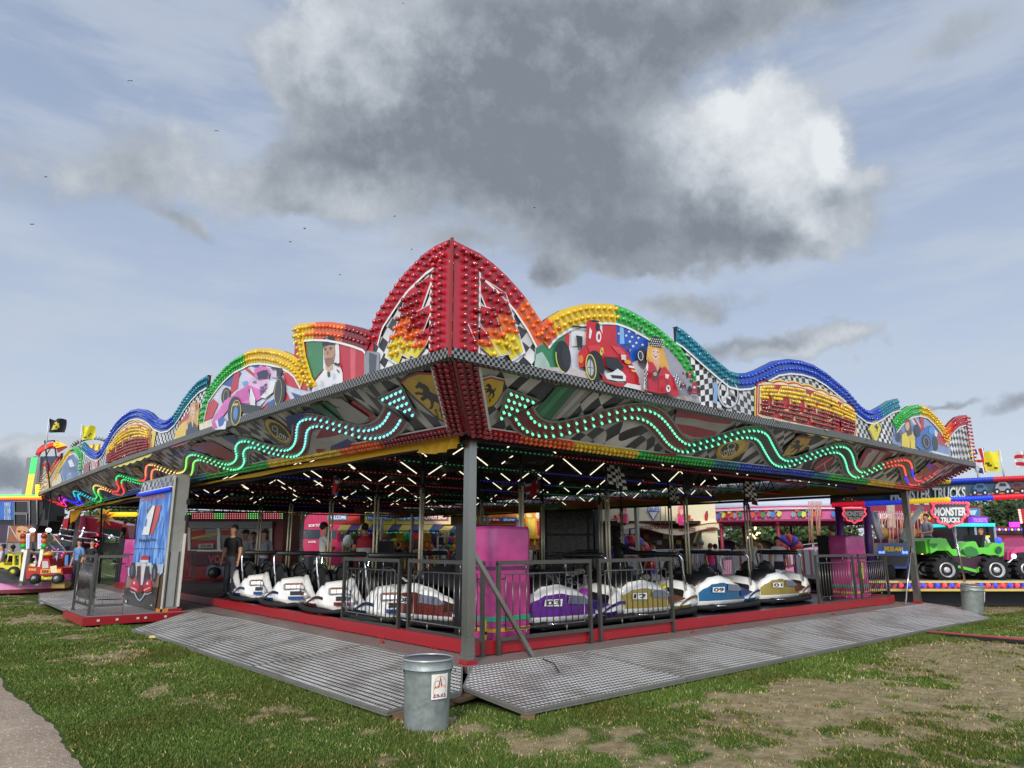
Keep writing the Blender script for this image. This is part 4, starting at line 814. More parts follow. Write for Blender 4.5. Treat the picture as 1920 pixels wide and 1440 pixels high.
# ================================================================ decks, ramps
def tread(name,al,ac,axis,c1='#a7a39b',c2='#37342f',fx=.74,fy=.7):
    m,nn,lk,b=nodemat(name); t=nn.new('ShaderNodeTexCoord'); sp=nn.new('ShaderNodeSeparateXYZ'); lk.new(t.outputs['Object'],sp.inputs[0])
    def fr(o,k,f):
        d=nn.new('ShaderNodeMath'); d.operation='MULTIPLY'; lk.new(o,d.inputs[0]); d.inputs[1].default_value=1/k
        q=nn.new('ShaderNodeMath'); q.operation='FRACT'; lk.new(d.outputs[0],q.inputs[0])
        g=nn.new('ShaderNodeMath'); g.operation='PINGPONG'; lk.new(q.outputs[0],g.inputs[0]); g.inputs[1].default_value=.5
        h=nn.new('ShaderNodeMapRange'); h.interpolation_type='SMOOTHSTEP'; lk.new(g.outputs[0],h.inputs[0]); h.inputs[1].default_value=(1-f)/2-.05; h.inputs[2].default_value=(1-f)/2+.05; return h.outputs[0]
    p=nn.new('ShaderNodeMath'); p.operation='MULTIPLY'; lk.new(fr(sp.outputs[axis],al,fx),p.inputs[0]); lk.new(fr(sp.outputs[1-axis],ac,fy),p.inputs[1])
    no=nn.new('ShaderNodeTexNoise'); lk.new(t.outputs['Object'],no.inputs[0]); no.inputs['Scale'].default_value=1.3; no.inputs['Detail'].default_value=9; no.inputs['Roughness'].default_value=.72
    r=nn.new('ShaderNodeValToRGB'); lk.new(no.outputs[0],r.inputs[0]); r.color_ramp.elements[0].position=.36; r.color_ramp.elements[0].color=rgb('#aba397'); r.color_ramp.elements[1].position=.56; r.color_ramp.elements[1].color=rgb(c1)
    mx=nn.new('ShaderNodeMix'); mx.data_type='RGBA'; lk.new(p.outputs[0],mx.inputs[0]); mx.inputs[6].default_value=rgb(c2); lk.new(r.outputs[0],mx.inputs[7]); lk.new(mx.outputs[2],b.inputs['Base Color'])
    b.inputs['Metallic'].default_value=.15; b.inputs['Roughness'].default_value=.4
    bp=nn.new('ShaderNodeBump'); bp.inputs['Strength'].default_value=.8; bp.inputs['Distance'].default_value=.006; lk.new(p.outputs[0],bp.inputs['Height']); lk.new(bp.outputs[0],b.inputs['Normal']); return m
TRX=tread('tread_plate',.06,.085,0,'#efebe2','#504b44',.72,.66); TRY=tread('tread_plate_side',.06,.085,1,'#efebe2','#504b44',.72,.66); TRS=tread('small_tread_plate',.036,.052,0,'#a89f96','#5a514a'); TRS2=tread('small_tread_plate_side',.036,.052,1,'#a89f96','#5a514a')
EDGE=M('#9b9990',rough=.4,metal=.6)
def plate(name,poly,zs,mat,label,group,th=.05):
    cx=sum(p[0] for p in poly)/len(poly); cy=sum(p[1] for p in poly)/len(poly)
    t=thing(name,label,'ramp',(cx,cy,0),0,group)
    mb=MB(); v=[(x,y,z) for (x,y),z in zip(poly,zs)]; mb.add(v,[tuple(range(len(v)))],mat); n=len(v)
    lo=[(x,y,z-th) for x,y,z in v]; mb.build('tread_surface',t,world=True)
    mb=MB(); inn=[(x,y,z-.002) for x,y,z in v]; mb.add(inn+lo,[(i,(i+1)%n,n+(i+1)%n,n+i) for i in range(n)]+[tuple(range(n,2*n))],EDGE)
    for i in range(n): 
        a,b=Vector(v[i]),Vector(v[(i+1)%n]); mb.bar(a+Vector((0,0,-.008)),b+Vector((0,0,-.008)),.022,.022,EDGE)
    mb.build('edge_frame',t,world=True); return t
rx=[-.04,1.9,4.3,6.7,9.1,11.3]; grp='tread plate ramps round the pavilion'
nm=['tread plate ramp panel just right of the corner post','second tread plate ramp panel right of the corner post','tread plate ramp panel in front of the gold bumper car','tread plate ramp panel in front of the blue 09 bumper car','last but one tread plate ramp panel on the right side']
for i in range(5):
    x0,x1=rx[i]+.006,rx[i+1]-.006
    if i==0: plate('ramp_plate',[(-.05,-.14),(-.66,-.78),(-.72,-1.86),(x1,-1.86),(x1,-.12)],[.2,.135,.075,.075,.2],TRX,nm[i],grp)
    else: plate('ramp_plate',[(x0,-1.86),(x1,-1.86),(x1,-.12),(x0,-.12)],[.075,.075,.2,.2],TRX,nm[i],grp)
plate('ramp_plate',[(11.31,-1.86),(13.05,-1.9),(15.2,-.6),(14.9,.2),(11.31,-.12)],[.075,.06,.1,.19,.2],TRX,'end ramp panel below the leaning right hand post',grp)
ry=[-.04,2.4,4.9,7.4]; nm=['tread plate ramp panel behind the dustbin','second tread plate ramp panel left of the corner post','third tread plate ramp panel left of the corner post','tapering ramp panel ending at the red platform edge']
plate('ramp_plate',[(-.14,-.05),(-.12,2.39),(-1.8,2.39),(-1.76,-1.0),(-.80,-.92)],[.2,.2,.075,.075,.125],TRY,nm[0],grp)
for i in (1,2): plate('ramp_plate',[(-.12,ry[i]),(-.12,ry[i+1]-.01),(-1.85,ry[i+1]-.01),(-1.8,ry[i])],[.2,.2,.075,.075],TRY,nm[i],grp)
plate('ramp_plate',[(-.12,7.4),(-.3,9.85),(-1.95,8.0),(-1.85,7.4)],[.2,.2,.075,.075],TRY,nm[3],grp)
plate('ramp_plate',[(-.12,12.0),(-.12,16.5),(-2.35,16.5),(-2.4,12.0)],[.2,.2,.19,.19],TRY,'tread plate ramp panel behind the far left barriers',grp)
plate('ramp_plate',[(-.12,16.51),(-.12,24.5),(-1.3,24.5),(-2.3,16.51)],[.2,.2,.05,.05],TRY,'far end ramp panel running down to the grass at left',grp)
WOOD=M('#6e5238',rough=.8,bump=.3)
for (x,y,l,lb) in [(-.75,-.82,0,'timber block under the gap between the two corner ramps'),(-.45,-1.62,.5,'timber block under the right corner ramp'),(-1.5,-.7,.9,'timber block under the left corner ramp')]:
    t=thing('timber_block',lb,'timber',(x,y,0),.3+l,'timber packing under the ramps'); MB().bx(-.42,.42,-.07,.07,0,.035,WOOD).bx(-.2,.2,-.16,.16,.036,.07,WOOD).build('block',t)
# flat step, floor, red beam
mb=MB(); 
mb.bx(-.11,XR+.2,-.115,.62,.12,.2,TRS); mb.build('step_plate',ride)
MB().bx(-.11,.62,.625,YR,.12,.199,TRS2).build('step_plate',ride)
FLOOR=M('#2b2f38',rough=.32,metal=.5,var=.25,vs=1.2)
mb=MB(); 
for i in range(6):
    for j in range(8):
        x0=.56+i*2.19; y0=.5+j*2.535; mb.bx(x0,x0+2.18,y0,y0+2.525,.3,.345,FLOOR)
mb.build('track_floor',ride)
RB=M('#960f1b',rough=.38,bump=.04,coat=.2)
MB().bx(.45,XR-.55,.38,.5,.215,.385,RB).build('red_beam',ride); MB().bx(.44,.56,.5,20.9,.215,.385,RB).build('red_beam',ride)
MB().bx(XR-.55,XR-.43,.38,20.9,.215,.4,RB).build('red_beam',ride); MB().bx(.57,XR-.56,20.78,20.9,.215,.42,RB).build('red_beam',ride)
for i in range(8): MB().bx(1.2+i*1.65,1.26+i*1.65,.36,.379,.17,.22,RB).bx(1.3+i*1.65,1.36+i*1.65,.36,.379,.17,.22,RB).build('beam_foot',ride)
for i in range(7): MB().bx(.42,.439,1.3+i*1.45,1.36+i*1.45,.17,.22,RB).bx(.42,.439,1.4+i*1.45,1.46+i*1.45,.17,.22,RB).build('beam_foot',ride)
MB().bx(.3,XR-.3,.7,20.7,.02,.12,DARKM).build('under_frame',ride)
# posts
def post(x,y,w,z0=.2,z1=3.06,mat=STEEL):
    mb=MB(); mb.box((x,y,(z0+z1)/2),(w,w,z1-z0),mat); mb.box((x,y,z0+.12),(w+.015,w+.015,.03),mat); mb.build('corner_post',ride)
    MB().box((x,y,z0+.028),(w+.04,w+.04,.055),RB).build('post_foot',ride)
post(0.0,0.02,.12); post(XR,0,.14); post(.0,YR,.14); post(XR,YR,.14); post(XR,9,.12); post(XR,17.5,.12); post(7.2,20.95,.12); post(12.6,20.95,.12)
MB().bar((1.01,-.08,.2),(.08,.06,1.58),.06,.05,STEEL).build('brace',ride)
MB().tube([(13.45,-.02,.2),(14.25,-.02,1.6)],.022,CHROME).build('brace',ride)
MB().box((0,.02,3.09),(.22,.22,.05),STEEL).build('post_head',ride)
# roof: beams, lattice, led strings, tubes, canopy
BMAT=M('#121114',rough=.6); 
mb=MB(); mb.add([(-.9,-.9,3.62),(XR+.9,-.9,3.62),(XR+.9,YR+.9,3.62),(-.9,YR+.9,3.62)],[(0,1,2,3)],BMAT); mb.build('ceiling_sheet',ride)
TARP=M('#5c5d62',rough=.6,bump=.1,bs=5)
mb=MB(); r1=(7.15,5,5.3); r2=(7.15,21.5,5.3); c=[(-1.0,-1.0,3.72),(XR+1,-1.0,3.72),(XR+1,YR+1,3.72),(-1,YR+1,3.72)]
mb.add(c+[r1,r2],[(0,1,4),(1,2,5,4),(2,3,5),(3,0,4,5)],TARP); mb.build('roof_canopy',ride)
ledc=['#d8323c','#2fae74','#3a36e0']; k=0; bi=0
leds=MB()
y=1.2
while y<26:
    mb=MB(); mb.bx(-.1,XR+.1,y-.03,y+.03,3.1,3.16,DARKM).bx(-.1,XR+.1,y-.02,y+.02,3.5,3.55,DARKM)
    for i in range(28): mb.bar((i*.5,y,3.2),(i*.5+.25,y,3.5),.02,.02,DARKM); mb.bar((i*.5+.25,y,3.5),(i*.5+.5,y,3.2),.02,.02,DARKM)
    mb.build('roof_beam',ride)
    x=.1; col=random.randint(0,2)
    while x<XR:
        if random.random()<.03: col=(col+random.randint(1,2))%3
        leds.box((x,y-.045,3.12),(.022,.01,.014),M(ledc[col],em=.4)); x+=.1 if y<9 else .16
    y+=2.25
leds.build('led_strings',ride,kind='stuff')
for x in (3.5,7.1,10.8): MB().bx(x-.05,x+.05,0,YR,3.22,3.34,DARKM).build('roof_beam',ride)
TUBE=M('#f4ecd0',em=1.0)
tubes=[]
for j in range(11):
    y0=1.2+2.25*j; x=.25+(.35 if j%2 else 0)
    while x<XR-1.2:
        for a,b_ in (((x,3.17),(x+.48,3.47)),((x+.52,3.47),(x+1.08,3.17))):
            if random.random()<(.18 if j<4 else .5): continue
            t0,t1=random.choice(((0,1),(0,1),(0,1),(0,.45),(.5,1),(.2,.8)))
            P=[(a[0]+(b_[0]-a[0])*t,y0-.05,a[1]+(b_[1]-a[1])*t) for t in (t0,t1)]; tubes.append(P)
        x+=1.28+.25*random.random()
tubes.sort(key=lambda P:(Vector(P[0])-CAMP).length)
for P in tubes[:100]: MB().tube(P,.011,TUBE,6).build('tube_light',ride)
mb=MB()
for P in tubes[100:]: mb.tube(P,.011,TUBE,5)
mb.build('tube_lights',ride,kind='stuff')
# painted orange flashes on the ceiling
FL=M('#8a5a14',rough=.6)
for i in range(9):
    x=1.5+random.random()*11; y=1.5+i*.9; mb=MB(); mb.poly([(x+math.cos(t)*(.5 if k%2 else 1.0)*.7,y+math.sin(t)*(.5 if k%2 else 1.0)*.4,3.6) for k,t in enumerate(np.linspace(0,6.28,14)[:-1])],FL); mb.build('ceiling_flash',ride)
# canvas valances
YC=M('#d9a513',rough=.6,bump=.25,bs=6); YCD=M('#a8791a',rough=.7,bump=.25,bs=6); NAVY=M('#14161d',rough=.7)
def valance(p,q,z1,zf,mat,n=60,nrm=(1,0,0)):
    mb=MB(); vs=[]; p=Vector(p);q=Vector(q);nr=Vector(nrm)
    for i in range(n+1):
        t=i/n; a=p.lerp(q,t); z2=zf(t); w=.012*math.sin(t*n*.45)
        vs+=[a+Vector((0,0,z1)),a+nr*w+Vector((0,0,(z1+z2)/2)),a+nr*w*2+Vector((0,0,z2))]
    mb.add(vs,[(i*3+k,i*3+k+1,i*3+4+k,i*3+3+k) for i in range(n) for k in (0,1)],mat,True); return mb
valance((-.16,.05,0),(-.16,YR,0),3.1,lambda t:2.93+.012*math.sin(t*40)+dzL(t*26)*1.0,YC,120).build('canvas_valance',ride)
mb=MB(); vs=[]
for i in range(13):
    t=i/12; vs+=[(-.2+.1*t,.0+.9*t,3.1),(-.16+.05*math.sin(i*2),.1+.9*t,2.92-.05*math.sin(math.pi*t))]
mb.add(vs,[(i*2,i*2+1,i*2+3,i*2+2) for i in range(12)],YC,True); mb.build('canvas_valance',ride)
mb=MB(); vs=[(-.3,YR+.1,3.0),(-.3,YR-2.6,3.02),(-.25,YR-1.2,2.62),(-.3,YR-.3,2.5),(-.3,YR+.2,2.05)]; mb.poly(vs,YC); mb.prism(vs,(.02,0,0),YC); mb.build('canvas_flap',ride)
valance((XR-.05,.1,0),(XR-.05,20.8,0),3.25,lambda t:2.99+.03*math.sin(t*9),YCD,90).build('canvas_valance',ride)
valance((XR-.1,.1,0),(XR-.1,20.8,0),3.0,lambda t:2.93,DARKM,20).build('valance_rail',ride)
valance((0,20.8,0),(XR*.7,20.8,0),3.6,lambda t:3.0,NAVY,50,(0,1,0)).build('canvas_valance',ride)
valance((XR*.66,20.75,0),(XR,20.75,0),3.3,lambda t:2.98+.12*abs(math.sin(t*6)),YCD,40,(0,1,0)).build('canvas_valance',ride)
MB().bx(-.1,XR,-.02,.1,3.0,3.12,DARKM).build('eaves_beam',ride); MB().bx(-.02,.1,-.1,YR,3.0,3.12,DARKM).build('eaves_beam',ride)
# ---- left entrance: red edged platform and painted pillar
MB().bx(-2.4,-.05,9.85,12.0,.12,.2,TRS2).build('entrance_platform',ride)
mb=MB(); mb.bx(-2.4,-.3,9.79,9.85,.03,.195,RB); mb.bx(-2.46,-2.4,9.79,12.0,.03,.195,RB)
for x in (-2.2,-1.85,-1.45,-1.3,-.9): mb.bx(x,x+.05,9.775,9.789,.1,.14,M('#cfc9bf'))
mb.build('platform_edge',ride)
PILG=M('#8f8f89',rough=.6,bump=.15,bs=12,var=.18)
mb=MB(); mb.bx(-.92,-.58,10.05,12.85,.26,3.25,PILG); mb.build('pillar',ride)
mb=MB(); mb.bx(-.88,-.64,10.035,10.05,.3,1.5,M('#a3a49f',metal=.3,rough=.45)); mb.bx(-.94,-.9,10.0,10.05,.2,3.2,M('#c8c3b2')); mb.bx(-.86,-.845,10.02,10.034,.3,1.5,BLACK); mb.bx(-.665,-.65,10.02,10.034,.3,1.5,BLACK); mb.build('pillar_door',ride)
MB().bx(-.6,-.56,9.97,10.04,.3,1.9,M('#cfccbf')).build('pillar_conduit',ride)
mb=MB(); mb.bx(-.95,-.78,10.0,10.5,.2,.262,M('#c77a28')); mb.bx(-.78,-.5,9.98,10.5,.2,.262,RB); mb.build('pillar_foot',ride)
for z in (2.62,2.25): MB().box((-.55,9.98,z),(.1,.12,.12),BLACK,(0,0,.4)).build('flood_lamp',ride)
class Pan:
    n=Vector((-1,0,0))
    def sz(s,px,py): r=ray(px,py); p=CAMP+r*((-.95-CX)/r.x); return (-p.y,p.z)
    def w(s,a,z,off=0): return Vector((-.94-off,-a,z))
class PanD(Dec): pass
m,nn,lk,b=nodemat('blue_flame_paint'); t=nn.new('ShaderNodeTexCoord'); mp=nn.new('ShaderNodeMapping'); lk.new(t.outputs['Object'],mp.inputs[0]); mp.inputs[3].default_value=(1,4.5,1.1); vo=nn.new('ShaderNodeTexVoronoi'); lk.new(mp.outputs[0],vo.inputs[0]); vo.inputs['Scale'].default_value=2.6
sc_=nn.new('ShaderNodeSeparateColor'); lk.new(vo.outputs['Color'],sc_.inputs[0]); r=nn.new('ShaderNodeValToRGB'); lk.new(sc_.outputs[0],r.inputs[0]); e=r.color_ramp.elements; e[0].color=rgb('#1c3f88'); e[1].color=rgb('#86b4e4'); q=e.new(.5); q.color=rgb('#3f77c4'); lk.new(r.outputs[0],b.inputs['Base Color']); b.inputs['Roughness'].default_value=.4
BF_=m
mb=MB(); mb.bx(-.94,-.92,10.02,12.88,1.0,2.85,BF_); mb.bx(-.94,-.92,10.02,12.88,.22,1.0,M('#5a4230',rough=.6,var=.3,vs=2)); mb.bx(-.945,-.92,10.02,12.88,2.95,3.2,checker('pillar_chequer',6,0,plane='y',c1='#b8bbc2'))
mb.build('pillar_panel',ride,label='painted panel with a big white 1 and a racing car seen from the front')
MB().tube([(-1.0,10.05,2.9),(-1.0,12.85,2.9)],.045,M('#1735c8',em=.35)).bx(-.99,-.94,10.03,12.87,2.94,2.965,WHITE).build('blue_tube',ride)
d=Dec(Pan(),'pillar_painting',.004).tr(225,890,9.6)
d.T('JOHN SCHROUT & SONS',[(372,388),(802,322),(798,450),(366,520)],'#b4505e',.04).P([(560,560),(640,552),(540,1075),(392,1080),(430,930),(470,930),(490,800),(476,640)],'#2e3648').P([(640,552),(735,562),(690,800),(640,940),(590,1075),(525,1085),(600,800)],'#b8261f')
for i in range(11): d.P([(690-i*9,600+i*42),(740-i*13,590+i*42),(738-i*13,606+i*42),(688-i*9,618+i*42)],'#c9505a')
d.P([(598,556),(642,556),(560,930),(525,1085),(402,1082),(440,936),(482,930),(502,798),(480,800),(495,720)],'#e3e2dc').T('Grands Prix',[(345,1150),(665,1140),(662,1190),(345,1210)],'#16213a',.03).P([(205,1325),(810,1325),(810,1333),(205,1333)],'#2a3a6a')
d.tr(225,1030,9.6)
d.P([(150,330),(800,260),(780,420),(700,500),(160,480)],'#a9bdd0').P([(130,480),(730,430),(700,700),(110,700)],'#8a6a50').P([(110,690),(700,680),(640,1110),(90,1000)],'#33281c')
d.P([(395,120),(540,110),(535,185),(390,190)],'#b8243a').P([(380,190),(530,190),(525,240),(385,245)],'#d8dde2').P([(300,240),(400,232),(400,270),(500,270),(505,235),(590,245),(570,420),(540,420),(550,300),(330,300),(325,410),(300,390)],'#c5d0da').E(245,390,60,160,'#15151a',4).E(640,420,50,170,'#17171c',3).E(235,380,22,110,'#4f5a70',4).E(640,440,20,100,'#6a6f80',3)
d.P([(330,300),(550,300),(560,520),(480,640),(380,640),(320,520)],'#2a2224').P([(400,250),(495,250),(460,440),(430,640),(385,640),(392,440)],'#d6d6d4').P([(395,270),(405,260),(400,640),(385,640)],'#b01c26')
d.P([(240,540),(310,535),(370,640),(350,780),(215,720),(205,660)],'#c21c26').P([(440,660),(520,550),(590,560),(600,740),(480,790),(440,740)],'#c21c26').E(282,605,16,26,'#e8dcd8').E(522,612,16,26,'#e8dcd8').T('vodka',[(225,660),(330,710),(330,745),(218,690)],'#efe4e0',.03).T('power',[(460,720),(580,675),(580,705),(462,752)],'#efe4e0',.03).P([(370,640),(440,640),(450,740),(400,790),(355,760)],'#7e1a22').P([(200,730),(250,760),(300,770),(340,870),(385,910),(430,870),(470,790),(520,800),(600,765),(600,780),(530,815),(480,810),(440,880),(385,935),(330,885),(290,790),(240,775)],'#b8d0e4').E(140,935,14,26,'#e2ddd4').E(600,1005,20,14,'#e2ddd4')
d.done()

p=pz(286,1199,0); o=MB().prism([(-.07,-.03,0),(.05,-.05,0),(.08,.02,0),(0,.06,0),(-.06,.03,0)],(0,0,.035),M('#d8d27a',rough=.6)).build('wrapper'); o.location=(p.x,p.y,.03); setp(o,'pale yellow wrapper lying in the grass by the left ramp edge','litter')
a=pz(1018,1238,.2); b_=pz(1048,1262,.16); c_=Vector(((a.x+b_.x)/2+.05,(a.y+b_.y)/2,.21)); o=MB().tube([(a.x,a.y,.212),c_,(b_.x,b_.y,.175)],.008,BLACK,6).build('cable'); setp(o,'short black cable lying across the right ramp near the brace foot','cable')
# ================================================================ bumper cars
WB=M('#e9e8e3',rough=.22,coat=.6,var=.03); SEAT=M('#111113',rough=.42,coat=.2); LAMP=M('#e7e9ea',rough=.12,coat=.5,em=.5)
def lerpt(T,x):
    if x<=T[0][0]: return T[0][1]
    for (a,b),(c,d) in zip(T,T[1:]):
        if x<=c: t=(x-a)/(c-a); t=t*t*(3-2*t); return b+(d-b)*t
    return T[-1][1]
Wt=[(-.95,.30),(-.85,.43),(-.6,.53),(-.2,.56),(.2,.55),(.5,.50),(.75,.45),(.9,.41),(.97,.33)]
Ht=[(-.95,.44),(-.88,.56),(-.75,.65),(-.55,.68),(-.3,.62),(-.05,.51),(.15,.41),(.38,.33),(.52,.33),(.6,.46),(.67,.55),(.78,.5),(.9,.38),(.97,.28)]
It=[(-.95,.6),(-.72,.78),(-.62,.8),(-.55,.45),(-.4,.28),(.45,.26),(.56,.4),(.62,.62),(.8,.58),(.97,.32)]
def car_proto(hexa,hexb,num,flag=None):
    c1=M(hexa,rough=.2,metal=.5,coat=.8,var=.2,vs=1.5); c2=M(hexb,rough=.2,metal=.5,coat=.8,var=.2,vs=1.5)
    t=thing('bumper_car','','bumper car')
    xs=[-.95,-.9,-.84,-.76,-.68,-.6,-.5,-.4,-.3,-.2,-.1,0,.1,.2,.3,.4,.47,.53,.58,.64,.7,.78,.86,.92,.97]
    mb=MB(); vs=[];K=9
    for x in xs:
        w,h,i=lerpt(Wt,x),lerpt(Ht,x),lerpt(It,x); i=min(i,h+.05); lo=.11+.05*max(0,x-.5)
        # half section from bottom centre to inner centre
        S_=[(.72*w,lo),(.96*w,lo+.05),(1.0*w,lo+.10+.04*(h-.3)),(.985*w,lo+(h-lo)*.77),(.94*w,h-.05),(.87*w,h),(.78*w,h-.01),(.72*w,i),(.0,i+ (.04 if i>h-.06 else -.02))]
        for y,z in S_: vs.append((x,-y,z))
        for y,z in S_[::-1][1:]: vs.append((x,y,z))
    R=len(vs)//len(xs); fw=[];fb=[];fc=[]
    for a in range(len(xs)-1):
        xm=(xs[a]+xs[a+1])/2
        for k in range(R-1):
            kk=min(k,R-2-k); f=(a*R+k,a*R+k+1,(a+1)*R+k+1,(a+1)*R+k)
            if kk>=6 and -.6<xm<.56: fb.append(f)
            elif kk>=6 and xm<-.6: fb.append(f)
            elif kk==2 and xm<.12: fc.append(f)
            elif kk in (1,) and .1<xm<.62: fc.append(f)
            else: fw.append(f)
    fw.append(tuple(range(R))[::-1]); fw.append(tuple((len(xs)-1)*R+k for k in range(R)))
    mb.add(vs,fw,WB,True); mb.build('body',t)
    m2=MB(); m2.add(vs,fb,SEAT,True); m2.build('cockpit_lining',t)
    m3=MB(); m3.add([(x,y*1.003,z) for x,y,z in vs],[f for f in fc],c1,True); cp=m3.build('side_panel',t)
    # darker window shape, number plate and pointed end of the side panel
    for sg in (-1,1):
        g=MB(); g.prism([(-.44,sg*.566,.40),(-.1,sg*.572,.37),(.0,sg*.57,.40),(-.14,sg*.562,.49),(-.4,sg*.557,.52)],(0,sg*.006,0),M('#55586a',rough=.15,coat=.8)); g.build('side_window',t)
        g=MB(); g.prism([(-.04,sg*.569,.27),(.12,sg*.566,.27),(.42,sg*.54,.33),(.3,sg*.552,.36),(.06,sg*.565,.42),(-.04,sg*.563,.45)],(0,sg*.008,0),c2); g.build('side_tip',t)
        g=MB(); g.prism([(-.80,sg*.487,.38),(-.56,sg*.562,.37),(-.54,sg*.558,.47),(-.78,sg*.485,.47)],(0,sg*.01,0),M('#dcdcd8')); 
        q=[(-.775,.46),(-.565,.458),(-.575,.38),(-.785,.39)]; yy=lambda x: sg*(.47+(.562-.47)*min(1,max(0,(x+.84)/.3))+.014)
        if sg==1: q=[(-.565,.458),(-.775,.46),(-.785,.39),(-.575,.38)]
        puttext(g,num,[(x,yy(x),z) for x,z in q],BLACK,.03); g.build('number_plate',t)
        a=MB(); pts=[];n=9
        for i in range(n+1):
            u=i/n; pts.append((.2+.68*u,sg*(lerpt(Wt,.2+.68*u)+.012),.2+.16*math.sin(u*math.pi*.62)))
        for i in range(n+1):
            u=1-i/n; pts.append((.2+.68*u,sg*(lerpt(Wt,.2+.68*u)+.012),.185+.125*math.sin(u*math.pi*.62)))
        a.poly(pts,c1); a.prism(pts,(0,-sg*.01,0),c1); a.build('swoosh',t)
    # headlight strip on the nose and lip
    l=MB(); l.box((.925,0,.45),(.06,.66,.1),M('#9a9ca0',rough=.3)); l.box((.93,0,.5),(.065,.6,.022),M('#a8602a',rough=.3))
    for i in range(6): l.box((.95,-.25+i*.1,.445),(.02,.085,.06),LAMP)
    l.build('headlight',t)
    l=MB(); l.prism([(.93,-.3,.22),(1.0,-.2,.2),(1.02,0,.2),(1.0,.2,.2),(.93,.3,.22),(.86,.3,.22),(.86,-.3,.22)],(0,0,.055),c1); l.box((.95,0,.32),(.05,.42,.075),M('#3a3c40',rough=.4)); l.build('front_lip',t)
    l=MB(); l.box((-.93,0,.45),(.04,.36,.12),M('#dcdcd8')); puttext(l,num,[(-.955,.14,.5),(-.955,-.14,.5),(-.955,-.14,.4),(-.955,.14,.4)],BLACK,.03); l.prism([(-.945,-.26,.36),(-.945,.26,.36),(-.92,.2,.56),(-.92,-.2,.56)],(.03,0,0),c1); l.build('rear_plate',t)
    # rubber bumper
    l=MB(); P=[(1.0*math.copysign(abs(math.cos(a))**.75,math.cos(a))*.97,.57*math.copysign(abs(math.sin(a))**.75,math.sin(a)),.1) for a in np.linspace(0,2*math.pi,33)[:-1]]
    l.tube(P,.05,RUBBER,8,True); l.build('rubber_bumper',t)
    l=MB(); l.bx(-.8,.8,-.45,.45,.04,.16,DARKM); 
    for sg in (-1,1):
        l.tube([(-.75,sg*.5,.13),(-.6,sg*.6,.13),(-.45,sg*.5,.13)],.018,CHROME,6)
    l.build('chassis',t)
    # seat and wheel
    l=MB(); 
    for sg in (-.2,.2):
        vs=[]; prof=[(.12,.3),(-.25,.34),(-.42,.4),(-.5,.68),(-.54,.84),(-.6,.82),(-.58,.45)]
        for w in (-.17,.17):
            for i,(x,z) in enumerate(prof): vs.append((x,sg+w*(1 if i not in (4,5) else .65),z))
        n=len(prof); l.add(vs,[(i,(i+1)%n,n+(i+1)%n,n+i) for i in range(n)]+[tuple(range(n))[::-1],tuple(range(n,2*n))],SEAT,False)
        l.tube([(-.5,sg-.14,.68),(-.54,sg-.08,.82),(-.56,sg,.85),(-.54,sg+.08,.82),(-.5,sg+.14,.68)],.045,SEAT,6)
    l.build('seat',t)
    l=MB(); c=Vector((.22,.18,.62)); nrm=Vector((-.75,0,.66)).normalized(); u=Vector((0,1,0)); v=nrm.cross(u)
    l.tube([c+(u*math.cos(a)+v*math.sin(a))*.155 for a in np.linspace(0,6.283,17)[:-1]],.02,BLACK,6,True); l.tube([c,(.45,.18,.42)],.025,BLACK,6); l.bar(c-u*.15,c+u*.15,.03,.02,BLACK); l.build('steering_wheel',t)
    l=MB(); l.prism([(.36,-.1,.44),(.5,-.1,.5),(.5,.1,.5),(.36,.1,.44)],(0,0,.05),M('#e4dd24' if hexa!='#6a1f9c' else '#c22cc8',rough=.3,coat=.5)); l.build('dash_badge',t)
    # frame: chrome legs and padded bar over the nose
    l=MB()
    for sg in (-1,1): l.tube([(.58,sg*.42,.46),(.5,sg*.45,.75),(.46,sg*.47,.98),(.44,sg*.46,1.04),(.43,sg*.42,1.07),(.43,sg*.3,1.08)],.021,CHROME,8)
    l.build('frame_leg',t)
    l=MB(); l.tube([(.43,-.43,1.075),(.43,-.4,1.08),(.43,.4,1.08),(.43,.43,1.075)],[.03,.048,.048,.03],SEAT,10); l.build('padded_bar',t)
    # current pole
    l=MB(); l.tube([(-.78,-.03,.5),(-.78,-.03,2.15)],.019,M('#b7ae93',rough=.45,metal=.6),8); l.tube([(-.78,.03,.5),(-.78,.03,2.15)],.019,M('#b7ae93',rough=.45,metal=.6),8); l.tube([(-.78,0,2.1),(-.78,0,2.75)],.016,BLACK,8); l.lathe([(.03,0),(.045,.05),(.03,.14)],BLACK,(-.78,0,2.1),8); l.build('power_pole',t)
    if flag:
        l=MB(); nx_,nz2=8,6
        def fpnt(i,j): return Vector((-.76+.42*i/nx_,.05*math.sin(i*1.1+j*.3),2.68-.36*j/nz2-.1*i/nx_))
        fl={'check':('#d8d6d0','#141416'),'uk':None,'black':('#141416','#141416'),'red':('#5d2a30','#5d2a30')}
        for i in range(nx_):
            for j in range(nz2):
                if flag=='black' and j>=nz2-i*.75: continue
                if flag=='uk':
                    a,b=(i+.5)/nx_-.5,(j+.5)/nz2-.5; c='#b5202c' if abs(a)<.08 or abs(b)<.1 else '#e0dcd8' if abs(a)<.17 or abs(b)<.2 or abs(abs(a)-abs(b))<.09 else '#24356e'
                else: c=fl[flag][(i+j)%2]
                l.add([fpnt(i,j),fpnt(i+1,j),fpnt(i+1,j+1),fpnt(i,j+1)],[(0,1,2,3)],M(c,rough=.7))
        l.build('pole_flag',t)
    return t
FZ=.345
def put_car(x,y,deg,hexa,hexb,num,label,flag=None):
    t=car_proto(hexa,hexb,num,flag); t.location=(x,y,FZ); t.rotation_euler=(0,0,R_(deg)); t.scale=(1.22,1.08,1.04); t['label']=label; t['group']='bumper cars parked on the track'; return t
